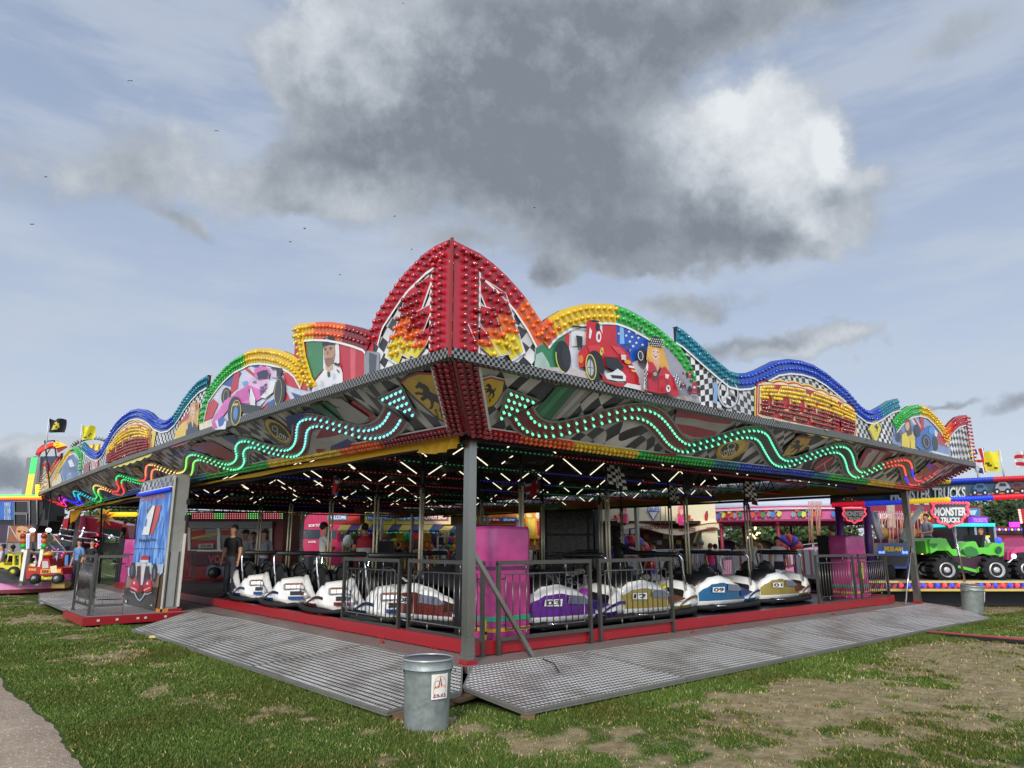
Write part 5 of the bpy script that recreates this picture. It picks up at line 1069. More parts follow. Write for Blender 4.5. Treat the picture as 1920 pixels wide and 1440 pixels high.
BL=('#1f4f8c','#16305e');DR=('#7a241c','#4a1510');GD=('#a8964a','#7d3f16');PU=('#6a1f9c','#3a1a8c')
put_car(1.25,10.0,-105,*BL,'05','blue and white bumper car farthest left in the row, facing out')
put_car(1.22,8.05,-105,*BL,'07','second blue and white bumper car from the left, facing out')
put_car(1.25,6.05,-106,*DR,'11','white bumper car with dark red trim, third from the left','uk')
put_car(1.25,4.15,-107,*BL,'10','blue and white bumper car behind the left barrier')
t=put_car(1.55,2.1,-70,*DR,'08','white and dark red bumper car under a black cover beside the corner post')
l=MB(); vs=[]; n=12
for i in range(n+1):
    for j in range(9):
        x=-.75+1.25*i/n; y=-.45+.9*j/8; z=.93-.42*((x+.45)/1.0)**2-.35*(abs(y)/.5)**2.6+.02*math.sin(i*2.3+j); vs.append((x,y,max(.42,z)))
l.add(vs,[(i*9+j,i*9+j+1,(i+1)*9+j+1,(i+1)*9+j) for i in range(n) for j in range(8)],M('#0f1116',rough=.45,bump=.3,bs=9),True); o=l.build('cover_sheet'); o.location=(1.55,2.1,FZ+.03); o.rotation_euler=(0,0,R_(-70)); setp(o,'black cover sheet draped over the bumper car beside the corner post','cover')
put_car(2.95,1.3,2,*PU,'03','purple and white bumper car number 03 behind the right barrier')
put_car(5.1,1.35,1,*GD,'12','gold and white bumper car number 12 with orange tip, nearest the track edge','check')
put_car(7.65,1.5,3,'#1d6a9c','#163a8c','09','bright blue and white bumper car number 09 at the track edge','black')
put_car(10.1,1.6,3,*GD,'01','gold and white bumper car number 01 next to the right end barrier','check')
put_car(11.9,2.7,8,'#d8683a','#b85a2a','06','orange and white bumper car beside the magenta cover on the right','red')
put_car(5.0,5.0,95,'#d8cf5a','#8a7a2a','14','pale yellow bumper car seen from behind in the middle of the track','uk')
put_car(3.7,5.6,100,*PU,'15','purple bumper car seen from behind beside the tall magenta cover','black')
put_car(7.2,3.5,5,*GD,'16','gold bumper car in the second row behind the gold number 12')
put_car(9.7,3.6,12,'#1f5f96','#16305e','02','blue bumper car half hidden behind gold number 01','check')
put_car(9.3,6.2,80,*BL,'18','dark blue bumper car far back in front of the control booth')
put_car(6.4,8.2,60,*DR,'17','dark red bumper car far back on the track left of centre')
# ================================================================ barriers
def barrier_geo():
    t=thing('barrier','','barrier')
    W_,Hh=1.82,1.2; l=MB()
    for x in (-W_/2,W_/2): l=MB(); l.box((x,0,Hh/2),(.05,.05,Hh),STEELD); l.box((x,0,.02),(.07,.07,.03),STEELD); l.build('post',t)
    pass; bpy.context.view_layer.update()
    l=MB(); l.box((0,0,Hh+.005),(W_+.05,.055,.055),STEELD); l.build('top_rail',t)
    l=MB(); l.box((0,0,.2),(W_-.05,.04,.045),STEELD); l.build('bottom_rail',t)
    l=MB(); x0,x1,z0,z1=-W_/2+.13,W_/2-.13,.32,1.05
    l.tube([(x0,0,z0),(x0,0,z1),(x1,0,z1),(x1,0,z0)],.014,STEELD,6,True)
    for x,z,a,b_ in ((x0,z1-.06,-W_/2,0),(x0,z0+.06,-W_/2,0),(x1,z1-.06,W_/2,0),(x1,z0+.06,W_/2,0)): l.tube([(x,0,z),(a,0,z)],.012,STEELD,6)
    for x in (-.4,.4): l.tube([(x,0,z1),(x,0,Hh)],.012,STEELD,6); l.tube([(x,0,z0),(x,0,.2)],.012,STEELD,6)
    l.build('inner_frame',t)
    l=MB(); n=12
    for i in range(1,n): x=x0+(x1-x0)*i/n; l.tube([(x,0,z0),(x,0,z1)],.0085,STEELD,6)
    l.build('bars',t)
    return t
b0=barrier_geo(); first=True
def put_barrier(x,y,deg,label,z=.2,sx=1):
    global first
    t=b0 if first else copy_tree(b0); first=False
    t.location=(x,y,z); t.rotation_euler=(0,0,R_(deg)); t.scale=(sx,1,1); t['label']=label; t['group']='steel barriers round the track'; return t
put_barrier(1.66,.33,0,'steel barrier in front of the magenta cover, right of the corner post',sx=1.0)
put_barrier(3.72,.35,0,'steel barrier in front of the purple bumper car')
put_barrier(10.9,.42,0,'steel barrier in front of the orange bumper car at the right')
put_barrier(12.9,.42,0,'last steel barrier on the right, in front of the magenta cover',sx=.85)
put_barrier(.5,3.38,90,'steel barrier in front of the blue bumper car left of the corner')
put_barrier(.52,1.3,90,'steel barrier just left of the corner post, before the covered car',sx=1.0)
put_barrier(-1.98,9.98,-8,'narrow steel gate barrier at the front edge of the red platform',sx=.3)
put_barrier(-2.3,11.0,90,'steel barrier along the outer edge of the red platform at the left',sx=.95)
put_barrier(-1.75,12.9,75,'second narrow gate barrier further back on the left platform',sx=.4)
for i,(x,lb) in enumerate([(XR-.5,'far right')]): pass
put_barrier(2.0,20.5,0,'steel barrier along the far side of the track, before the ticket kiosk')
put_barrier(XR-.5,13.0,90,'steel barrier on the far side of the track, before the food stand')
# ================================================================ magenta covers
MAG=M('#b53a7e',rough=.3,coat=.4,var=.16,bump=.9,bs=3.2); MAGD=M('#8f2270',rough=.45)
def cover(x,y,deg,label,w=.75,d_=.6,h=1.55,strip_=True,sticker=False):
    t=thing('covered_box',label,'covered machine',(x,y,FZ),R_(deg),'magenta covered coin machines')
    l=MB(); vs=[];fs=[]; zs=[0,.12,.3,.5,.75,1.0,1.25,h-.06,h]; n=28
    for k,z in enumerate(zs):
        for i in range(n):
            a=2*math.pi*i/n; c,s_=math.cos(a),math.sin(a); ex=.26
            f=1+.02*math.sin(i*2.1+k*1.7)+(.025*math.sin(i*3.3) if z<.8 else 0); f*=.97 if k==len(zs)-1 else 1
            vs.append((w/2*math.copysign(abs(c)**ex,c)*f,d_/2*math.copysign(abs(s_)**ex,s_)*f,z))
    for k in range(len(zs)-1):
        for i in range(n): fs.append((k*n+i,k*n+(i+1)%n,(k+1)*n+(i+1)%n,(k+1)*n+i))
    fs.append(tuple((len(zs)-1)*n+i for i in range(n))); l.add(vs,fs,MAG,True); l.build('cover',t)
    def band(z0,z1,m,nm):
        l=MB(); P=[(w/2*math.copysign(abs(math.cos(a))**.26,math.cos(a))*1.035,d_/2*math.copysign(abs(math.sin(a))**.26,math.sin(a))*1.035) for a in np.linspace(0,6.283,n+1)[:-1]]
        l.add([(px,py,z0) for px,py in P]+[(px,py,z1) for px,py in P],[(i,(i+1)%n,n+(i+1)%n,n+i) for i in range(n)],m,True); l.build(nm,t)
    band(.95,1.0,M('#5a2f55'),'strap')
    if strip_: band(.24,.31,M('#2f9a72'),'green_stripe'); band(.1,.15,M('#d9a02a'),'yellow_stripe')
    if sticker:
        l=MB(); l.bx(-.12,.1,-d_/2-.035,-d_/2-.025,.45,.85,M('#e3cf1d')); puttext(l,'24',[(-.08,-d_/2-.04,.83),(.06,-d_/2-.04,.83),(.06,-d_/2-.04,.68),(-.08,-d_/2-.04,.68)],BLACK,.03); l.build('yellow_sticker',t)
    l=MB(); l.bx(-w/2+.03,w/2-.03,d_/2+.0,d_/2+.3,0,h+.03,BLACK); l.build('cabinet',t); return t
cover(1.3,.98,2,'tall magenta plastic cover right of the corner post',.78,.6,1.57)
cover(13.3,1.2,-10,'magenta cover with yellow notice at the right end of the track',.78,.6,1.52,sticker=True)
cover(1.0,20.6,20,'small magenta cover seen between the left barriers',.8,.6,1.5,False)
# ================================================================ dustbins
def galvbin(x,y,z,label,sc=1,lean=0,sticker=True,rz=0):
    t=thing('dustbin',label,'dustbin',(x,y,z),rz,'galvanised dustbins'); t.scale=(sc,sc,sc); t.rotation_euler=(lean,0,rz)
    l=MB(); prof=[(.195,0),(.2,.004),(.205,.02),(.222,.5),(.228,.54),(.235,.545),(.228,.55),(.232,.6),(.236,.62),(.236,.63),(.226,.628)]
    vs=[];n=72
    for r,h in prof:
        for k in range(n): a=2*math.pi*k/n; rr=r+(-.0038*abs(math.cos(k/n*2*math.pi*18)) if .01<h<.53 else 0); vs.append((rr*math.cos(a),rr*math.sin(a),h))
    fs=[(i*n+k,i*n+(k+1)%n,(i+1)*n+(k+1)%n,(i+1)*n+k) for i in range(len(prof)-1) for k in range(n)]+[tuple(range(n))[::-1]]
    l.add(vs,fs,GALV,True); l.build('body',t)
    l=MB(); l.lathe([(.22,.627),(.2,.1),(0,.09)],M('#6f726f',rough=.5,metal=.5,var=.3),(0,0,0),40); l.build('inside',t)
    l=MB(); l.tube([(.235*math.cos(a),.235*math.sin(a),.625) for a in np.linspace(0,6.283,49)[:-1]],.011,M('#b4b7b4',rough=.35,metal=.6),8,True); l.tube([(.232*math.cos(a),.232*math.sin(a),.545) for a in np.linspace(0,6.283,49)[:-1]],.006,M('#b4b7b4',rough=.35,metal=.6),6,True); l.build('rim',t)
    l=MB(); 
    for sg in (1,-1): l.tube([(sg*.232,-.06,.52),(sg*.262,-.05,.52),(sg*.262,.05,.52),(sg*.232,.06,.52)],.006,GALV,6); l.box((sg*.234,0,.52),(.012,.16,.04),GALV)
    l.build('handle',t)
    if sticker:
        l=MB(); n=12
        def wp(u,v,o=.004): a=R_(-90+17*0+(u-.5)*42+30); r=.2125+.017*(.36+.2*v)/.5+o+.004; return (r*math.cos(a),r*math.sin(a),.30+.215*v)
        l.add([wp(i/n,j) for i in range(n+1) for j in (0,1)],[(i*2,i*2+2,i*2+3,i*2+1) for i in range(n)],M('#e3dfd2',rough=.5,var=.06))
        def q(pts,h,o=.0055): l.poly([wp(a,b,o) for a,b in pts],M(h,rough=.5))
        def arcs(c,r1,r2,a0,a1,h,o=.0055,ky=1.0,n=14):
            P=[(c[0]+r1*math.cos(R_(a)),c[1]+r1*ky*math.sin(R_(a))) for a in np.linspace(a0,a1,n)]; Q=[(c[0]+r2*math.cos(R_(a)),c[1]+r2*ky*math.sin(R_(a))) for a in np.linspace(a0,a1,n)]
            for i in range(n-1): q([P[i],P[i+1],Q[i+1],Q[i]],h,o)
        arcs((.5,.55),.36,.38,0,180,'#c46f5a'); q([(.12,.2),(.14,.2),(.14,.56),(.12,.56)],'#8d6a66'); q([(.86,.25),(.88,.25),(.88,.56),(.86,.56)],'#b78a86')
        q([(.5,.93),(.62,.5),(.56,.5),(.5,.75),(.44,.5),(.38,.5)],'#9c1640',.006); q([(.47,.6),(.53,.6),(.51,.8)],'#e6c9cf',.0065); arcs((.32,.6),.12,.14,0,360,'#7e1a38',.006,1.1,18); arcs((.7,.65),.14,.155,0,180,'#cf9a86')
        q([(.12,.38),(.3,.45),(.5,.48),(.7,.47),(.88,.42),(.88,.5),(.7,.56),(.5,.57),(.3,.53),(.12,.47)],'#e2a877',.0065); 
        puttext(l,'Family Funfair',[wp(.16,.5,.008),wp(.84,.53,.008),wp(.84,.48,.008),wp(.16,.43,.008)],M('#b5764a'),.01)
        for a0,sg in ((.12,1),(.88,-1)):
            q([(a0,.08),(a0+sg*.36,.1),(a0+sg*.32,.17),(a0+sg*.24,.22),(a0+sg*.17,.19),(a0+sg*.12,.17),(a0+sg*.08,.26),(a0+sg*.04,.18),(a0,.16)],'#8e1a52'); q([(a0+sg*.03,.11),(a0+sg*.3,.125),(a0+sg*.25,.15),(a0+sg*.03,.145)],'#d98ab0',.0062); q([(a0,.06),(a0+sg*.37,.085),(a0+sg*.36,.105),(a0,.085)],'#3a1424',.0064)
        l.build('sticker',t,label='white sticker with a red helter skelter and two bumper cars')
    return t
p=pz(799,1374,0); q_=(Vector((CX,CY,0))-Vector((p.x,p.y,0))).normalized()
galvbin(p.x-q_.x*.2,p.y-q_.y*.2,-.02,'galvanised dustbin on the grass in front of the ramp corner, nearest the camera',1.0,0,True,math.atan2(q_.y,q_.x)+math.pi/2)
p=pz(1832,1153,0); galvbin(p.x+.2,p.y+.15,0,'leaning galvanised dustbin at the right end of the ramp',1.1,.12,True,math.atan2(-.7,-.6)+math.pi/2+.4)
p=pz(82,1112,0); galvbin(p.x+.1,p.y+.2,0,'galvanised dustbin far left in front of the small red fire engine',1.15,0,False)
# cable ramp on the ground at the right
pts=[pz(1740,1189,.05),pz(1760,1197,.05),pz(1990,1217,.05),pz(1990,1207,.05)]
t=thing('cable_cover','red and black rubber cable cover lying on the worn grass at the right','cable cover',(9.4,-2.6,0)); 
a=pz(1742,1190,.0); b_=pz(2000,1213,0); MB().bar((a.x,a.y,.03),(b_.x,b_.y,.03),.26,.05,M('#1c1b1e',rough=.8)).build('base',t,world=True); MB().bar((a.x,a.y,.06),(b_.x,b_.y,.06),.14,.02,M('#a8423c',rough=.7)).build('top_strip',t,world=True)
# gas / fuse canister by post, small red lights on deck
t=thing('yellow_gas_bottle','small yellow striped cylinder behind the corner barrier','cylinder',(.72,.62,FZ)); MB().lathe([(.045,0),(.05,.02),(.05,.26),(.03,.3),(0,.3)],M('#d2c21c',rough=.4),n=12).build('body',t); MB().lathe([(.052,.1),(.052,.14)],BLACK,n=12).build('band',t)
for i,(px,py) in enumerate([(716,1205),(1300,1187),(1563,1152)]):
    p=pz(px,py,.2); o=MB().lathe([(.04,0),(.045,.012),(.02,.03),(0,.03)],M('#8e1d20',rough=.4),n=10).build('plastic_disc'); o.location=(p.x,p.y,.2); setp(o,['small red plastic cap on the step plate left of the corner','small red plastic cap on the step plate before the open right edge','small red plastic cap on the step plate by the right barrier'][i],'plastic disc','red discs dropped on the step plate')
# ================================================================ people
SK='#c08a6c'
def person(base,deg,h,label,shirt='#222222',trouser='#22242c',skin=SK,hair='#1c1410',pose='stand',arms='down',vest=None,longh=False,cap=None,hood=None,seat=False,group='people at the fair',shoe='#16161a'):
    """local frame: faces +Y"""
    k=h/1.75; t=thing('person',label,'person',base,R_(deg),group); V_=[];E_=[];Rr=[];T=[]
    def v(x,y,z,r,tag,par=None):
        V_.append((x*k,y*k,z*k)); Rr.append(r*k*1.07); T.append(tag)
        if par is not None: E_.append((par,len(V_)-1))
        return len(V_)-1
    pel=v(0,0,.95,.125,'t'); wa=v(0,0,1.08,.125,'s',pel); ch=v(0,-.0,1.27,.145,'s',wa); up=v(0,-.01,1.41,.10,'s',ch); nk=v(0,0,1.5,.052,'k',up); jw=v(0,.02,1.58,.07,'k',nk); hd=v(0,.01,1.66,.092,'k',jw); tp=v(0,-.005,1.73,.06,'k',hd)
    for sg in (-1,1):
        if pose=='seat':
            hp=v(sg*.1,.05,.93,.1,'t',pel); kn=v(sg*.14,.45,.95,.075,'t',hp); an=v(sg*.14,.5,.52,.05,'t',kn); v(sg*.14,.62,.5,.04,'f',an)
        else:
            st=.08*sg if pose=='walk' else .0
            hp=v(sg*.09,0,.88,.1,'t',pel); kn=v(sg*.1,.02+st,.48,.068,'t',hp); an=v(sg*.11,-.02+st*1.8,.09,.045,'t',kn); v(sg*.12,.1+st*1.8,.04,.042,'f',an)
        sh=v(sg*.19,0,1.41,.065,'s',up); 
        if arms=='down': el=v(sg*.25,-.02,1.14,.05,'e',sh); wr=v(sg*.26,.06,.9,.032,'k',el); d=(0,.02,-.1)
        elif arms=='front': el=v(sg*.25,.03,1.14,.05,'e',sh); wr=v(sg*.12,.27,1.1,.032,'k',el); d=(-sg*.06,.07,.0)
        elif arms=='fold': el=v(sg*.24,.1,1.17,.05,'e',sh); wr=v(-sg*.02,.22,1.2,.032,'k',el); d=(-sg*.09,.0,.01)
        elif arms=='phone': el=v(sg*.22,.08,1.17,.05,'e',sh); wr=v(sg*.08,.25,1.32,.03,'k',el); d=(-sg*.03,.04,.05)
        elif arms=='reach': el=v(sg*.22,.22,1.28,.05,'e',sh); wr=v(sg*.15,.45,1.25,.03,'k',el); d=(0,.09,-.02)
        hn=v(*( [V_[wr][i]/k+d[i]*.55 for i in range(3)]),.03,'k',wr); dv=Vector(d).normalized(); sd_=Vector((1,0,0)) if abs(dv.x)<.7 else Vector((0,0,1))
        for f in range(4):
            b=Vector([c/k for c in V_[hn]])+sd_*(.012+.0*f)*(f-1.5); q1=b+dv*(.045+.006*(f in(1,2))); q2=q1+dv*.03+Vector((0,.008,-.004)); a1=v(*q1,.0095,'k',hn); v(*q2,.008,'k',a1)
        th_=Vector([c/k for c in V_[wr]])+dv*.03+sd_*(-sg)*.035; a1=v(*th_,.011,'k',wr); v(*(th_+dv*.035),.009,'k',a1)
    me=bpy.data.meshes.new('body'); me.from_pydata(V_,E_,[]); o=bpy.data.objects.new('body',me); C.objects.link(o)
    mod=o.modifiers.new('s','SKIN'); mod.use_smooth_shade=True; mod.branch_smoothing=.4
    for i,sv in enumerate(me.skin_vertices[0].data): sv.radius=(Rr[i]*(1.18 if T[i] in'st' and i<4 else 1),Rr[i]*(.8 if i in(0,1,2,3) else 1)); sv.use_root=(i==0)
    sb=o.modifiers.new('u','SUBSURF'); sb.levels=1; sb.render_levels=1
    dg=bpy.context.evaluated_depsgraph_get(); dg.update(); m2=bpy.data.meshes.new_from_object(o.evaluated_get(dg)); bpy.data.objects.remove(o); m2.name='body'
    ma=[M(skin,rough=.55,var=.08),M(shirt,rough=.8,bump=.25,bs=12),M(trouser,rough=.8,bump=.2,bs=12),M(shoe,rough=.6)]
    for m in ma: m2.materials.append(m)
    tv=np.array(V_); segs=[(np.array(V_[a]),np.array(V_[b]),T[b],T[a]) for a,b in E_]
    for p in m2.polygons:
        c=np.array(p.center); best=None;bd=9
        for a,b,tb,ta in segs:
            ab=b-a; u=max(0,min(1,((c-a)@ab)/max(ab@ab,1e-9))); dd=np.linalg.norm(c-a-ab*u)
            if dd<bd: bd=dd; best=(tb,ta,u)
        tb,ta,u=best; tg=tb
        if tb=='e': tg='s' if u<.62 or hood else 'k'
        elif ta=='e': tg='s' if hood else 'k'
        elif tb=='k' and ta=='s': tg='s' if u<.45 else 'k'
        elif tb=='s' and ta=='t': tg='s' if c[2]>.97*k else 't'
        elif tb=='t' and c[2]>1.0*k: tg='s'
        p.material_index={'k':0,'s':1,'t':2,'f':3}[tg]; p.use_smooth=True
    bo=bpy.data.objects.new('body',m2); C.objects.link(bo); bo.parent=t
    # hair, ears, face
    l=MB(); hm=M(hair,rough=.8)
    cz=1.672*k
    l.sph((0,-.022*k,cz+.018*k),.098*k,hm,12,(.95,1.02,.98)) if not longh else (l.sph((0,-.022*k,cz+.018*k),.103*k,hm,12,(.98,1.02,1)),l.sph((0,-.07*k,cz-.12*k),.09*k,hm,10,(1,.55,1.7)))
    l.build('hair',t)
    l=MB(); sk=M(skin,rough=.55,var=.08)
    l.sph((0,.085*k,cz-.035*k),.014*k,sk,6,(1,1.2,1.4))
    for sg in (-1,1): l.sph((sg*.088*k,.005*k,cz-.03*k),.02*k,sk,6,(.5,.8,1.3)); l.sph((sg*.032*k,.083*k,cz-.005*k),.0085*k,M('#1a1210',rough=.3),6)
    l.box((0,.083*k,cz-.075*k),(.042*k,.01*k,.009*k),M('#8a4a44')); l.build('face',t)
    if cap:
        l=MB(); l.sph((0,-.01*k,cz+.035*k),.105*k,M(cap,rough=.8),12,(.98,1.05,.8)); l.prism([(-.07*k,.08*k,cz+.03*k),(-.06*k,.17*k,cz+.02*k),(.06*k,.17*k,cz+.02*k),(.07*k,.08*k,cz+.03*k)],(0,0,.012*k),M(cap,rough=.8)); l.build('cap',t)
    if hood: l=MB(); l.sph((0,-.03*k,cz+.005*k),.125*k,M(hood,rough=.85),12,(.95,1,1.15)); l.sph((0,-.03*k,cz-.17*k),.15*k,M(hood,rough=.85),10,(1,.75,.7)); l.build('hood',t)
    if vest:
        l=MB(); vm_=M(vest,rough=.6); vs=[];n=20; zz=[.93,1.05,1.18,1.3,1.4,1.46]; ww=[.175,.175,.18,.195,.19,.12]; dd=[.135,.13,.135,.145,.125,.09]
        for z,w_,d2 in zip(zz,ww,dd):
            for i in range(n): a=2*math.pi*i/n; vs.append((w_*1.06*k*math.cos(a),d2*1.1*k*math.sin(a),z*k))
        f1=[];f2=[]
        for r in range(5):
            for i in range(n): (f2 if r==1 else f1).append((r*n+i,r*n+(i+1)%n,(r+1)*n+(i+1)%n,(r+1)*n+i))
        l.add(vs,f1,vm_,True); l.add(vs,f2,M('#c9cac6',rough=.35),True); l.build('hi_vis_vest',t)
    return t
def at_px(px,D,z): p=L(px,1021,D); q=W((p.x,D,0)); return (q.x,q.y,z)
FC=math.degrees(AX)-90   # rotation that makes +Y point away from the camera
def pp(px,top,z,h,turn,label,**k):
    # depth from the head height
    D=(z+h-H)/max(.008,(math.tan(math.atan((720-top)/FPX)+TH))); 
    D=k.pop('D',D); return person(at_px(px,D,z),FC+turn,h,label,**k)
pp(437,988,FZ,1.78,160,'person in a black T-shirt and dark jeans standing behind the left bumper cars',D=18.3,shirt='#101012',trouser='#3a3d44',arms='down',hair='#2a1c14')
pp(459,1000,FZ,1.68,170,'person in a loose white T-shirt just behind the person in black',D=19.5,shirt='#cfcdca',trouser='#4a4c55',arms='front',cap='#2c2c30')
pp(495,1000,FZ,1.68,175,'person in a grey T-shirt holding something, behind the second bumper car',D=19.2,shirt='#8b929c',trouser='#33415c',arms='front',longh=True,hair='#3a2818')
pp(474,1006,FZ,1.64,200,'person half hidden between the white and the grey T-shirts',D=20.5,shirt='#6a6f78',trouser='#2c2f38')
pp(534,1017,FZ,1.45,10,'child in a magenta top walking away near the ride steps',D=37,shirt='#b8489a',trouser='#2a2c36',arms='down')
pp(607,988,FZ,1.78,-60,'person in a white T-shirt and khaki trousers seen from behind by the track',D=16.2,shirt='#b9b7b0',trouser='#6a6a50',arms='fold',hair='#17100c')
pp(683,986,FZ,1.82,20,'attendant in a red vest with silver bands beside the black cabinet',D=18.5,shirt='#1c1c20',trouser='#24262c',vest='#b8222c',arms='front')
pp(1158,1006,FZ,1.62,-70,'person in a black hooded coat leaning forward over a bumper car',D=18.5,shirt='#131316',trouser='#1b1b20',hood='#0f0f12',arms='reach')
pp(1563,976,FZ,1.78,20,'attendant in an orange vest seen from behind beside the magenta cover',D=19.2,shirt='#b9bcc0',trouser='#9aa0a8',vest='#e86a14',arms='front',hair='#3c3026')
pp(1458,1020,FZ+.0,1.5,170,'child in a white top standing behind the blue 09 bumper car',D=20,shirt='#cfcfd2',trouser='#2c2c34',longh=True,hair='#2f1d10')
grp='visitors by the food stand'
for px,top,h,tn,D,lb,kw in [(1226,1009,1.75,60,27,'visitor in a white shirt at the food stand counter',dict(shirt='#dcdde0',trouser='#22242c')),
 (1258,1018,1.62,10,27.5,'visitor in a black headscarf waiting at the food stand',dict(shirt='#141416',trouser='#141416',hood='#101012')),
 (1273,1018,1.65,-40,26.5,'visitor in a pale blue shirt in the food stand queue',dict(shirt='#b9cfe4',trouser='#33415c')),
 (1287,1014,1.68,-70,25.0,'woman in a khaki T-shirt with dark curly hair by the white fence',dict(shirt='#6f7358',trouser='#2b2d30',hair='#15100d',longh=True)),
 (1302,1016,1.7,30,27.5,'visitor in a grey green top seen from behind in the queue',dict(shirt='#8fa39c',trouser='#3a3f46')),
 (1315,1011,1.78,5,26.5,'tall visitor in a light grey T-shirt by the food stand door',dict(shirt='#a3abb4',trouser='#4a5058',hair='#7a7a78')),
 (1331,1016,1.68,20,25.5,'visitor in a hot pink vest top by the white fence',dict(shirt='#e0336e',trouser='#4a3a7a',hair='#6a3a1c')),
 (1341,1018,1.66,-30,26.3,'visitor in a white blouse next to the pink vest top',dict(shirt='#e8e8ea',trouser='#2c2c36')),
 (1205,1015,1.7,100,26,'visitor in a dark purple top and grey cap beside the inflatable arch',dict(shirt='#3a2a44',trouser='#22242c',cap='#8a929c')),
 (1012,1003,1.72,180,34.3,'stall worker in a black T-shirt behind the white pickets',dict(shirt='#141416',trouser='#22242c')),
 (999,1008,1.65,160,34.6,'customer in a pale top beside the stall worker in black',dict(shirt='#d9cfc4',trouser='#4a5a78',longh=True,hair='#6a4a2a')),
 (748,1003,1.72,-40,38.6,'visitor in a black jacket by the prize stall',dict(shirt='#17171a',trouser='#33415c')),
 (660,1012,1.66,60,39.3,'visitor in a grey top choosing prizes at the stall',dict(shirt='#7d8288',trouser='#2a2c36'))]:
    pp(px,top,0,h,tn,lb,D=D,group=grp,**kw)
for px,top,z,h,tn,D,lb,kw in [(150,1022,.2,1.62,160,25,'person in a denim jacket with long dark hair behind the left barrier',dict(shirt='#5f86b8',trouser='#22242c',longh=True)),
 (174,1024,.2,1.6,170,24.5,'person in a black jacket next to the denim jacket at the left',dict(shirt='#16161a',trouser='#1c1c22',hair='#120e0c')),
 (229,975,1.0,1.75,100,33.5,'rider in black standing on the red ride at the left',dict(shirt='#121214',trouser='#1a1a1e')),
 (6,1018,0,1.66,120,27,'person with dark hair at the far left edge',dict(shirt='#b9bcc4',trouser='#33415c')),
 (1742,978,1.0,1.6,100,22.8,'person in a grey top sitting on the swing ride platform',dict(shirt='#8f9299',trouser='#33415c',arms='front'))]:
    pp(px,top,z,h,tn,lb,D=D,**kw)
# ================================================================ the fair behind: built in the view-aligned ground frame
def vthing(name,label,cat,px,D,group=None,z=0):
    p=L(px,1021,D); q=W((p.x,D,z)); return thing(name,label,cat,(q.x,q.y,z),0,group)
def lx(px,D): return L(px,1021,D).x
def VP(px,py,D): return L(px,py,D)
def quad(mb,px0,py0,px1,py1,D,mat,th=.05):     # upright board facing the viewer
    a,b,c,d=VP(px0,py1,D),VP(px1,py1,D),VP(px1,py0,D),VP(px0,py0,D); mb.prism([a,b,c,d],(0,th,0),mat); return mb
def vpoly(mb,pts,D,mat,th=.04): mb.prism([VP(x,y,D) for x,y in pts],(0,th,0),mat); return mb
def vflat(mb,pts,D,mat): mb.poly([VP(x,y,D) for x,y in pts],mat); return mb
def vtext(mb,s,q,D,mat,bold=.03): puttext(mb,s,[VP(x,y,D) for x,y in q],mat,bold); return mb
def gz(px,D,z): return Vector((lx(px,D),D,z))
PINK=M('#d26a9c',rough=.5); CREAM=M('#e2d6b0',rough=.6,var=.05); MAROON=M('#6d1624',rough=.5); PURP=M('#4a1a6a',rough=.4)
# ---- food stand
D=29.0
t=vthing('food_stand','cream fast food stand with wavy lettered fascia and painted waitresses','food stall',1240,D)
l=MB(); x0,x1=lx(1120,D),lx(1348,D); l.bx(x0,x1,D+.2,D+3,2.6,3.9,CREAM); l.bx(lx(1318,D),x1,D+.1,D+3,0,2.6,CREAM); l.bx(x0,x0+.3,D+.1,D+3,0,2.6,M('#8a8f96')); l.build('wall',t,view=True)
l=MB(); l.bx(x0+.3,lx(1318,D),D+2.6,D+2.8,0,2.6,M('#6a4a3a')); l.bx(x0,x1,D+.3,D+3,2.5,2.6,M('#3a2a22')); 
for i in range(14): l.box((x0+1+i*.28,D+2.3,1.5+.25*(i%3)),(.2,.2,.18),M(['#d9cdb8','#b8562a','#e2c070','#c8c8cc'][i%4]))
l.build('interior',t,view=True)
l=MB(); l.bx(x0+.3,lx(1300,D),D+.3,D+.9,0,1.05,M('#c9c9cc',rough=.3)); l.bx(lx(1230,D),lx(1262,D),D+.35,D+.8,1.05,1.45,M('#b9c4cc',rough=.1)); l.build('counter',t,view=True)
l=MB(); Dd=D-.05; n=26; top=[];bot=[]
for i in range(n+1):
    px=1165+183*i/n; w_=7*math.sin((px-1165)/183*6.28*1.25+.3); top.append((px,986-w_*.8)); bot.append((px,997-w_))
l.prism([VP(x,y,Dd) for x,y in top+bot[::-1]],(0,.2,0),CREAM); l.build('wavy_fascia',t,view=True)
l=MB(); 
for P in (top,bot):
    for a,b in zip(P,P[1:]): l.bar(VP(*a,Dd-.01),VP(*b,Dd-.01),.03,.03,M('#8a3a2a'))
vtext(l,'THE FOOD FOR GREAT',[(1196,986),(1256,984),(1256,991),(1196,994)],Dd-.03,M('#7a2418')); vtext(l,'FAST FOODS',[(1274,990),(1304,989),(1304,996),(1274,997)],Dd-.03,M('#7a2418')); vtext(l,'BURGERS',[(1325,988),(1342,988),(1342,994),(1325,994)],Dd-.03,M('#7a2418')); l.build('fascia_lettering',t,view=True)
l=MB(); D2=D+.17
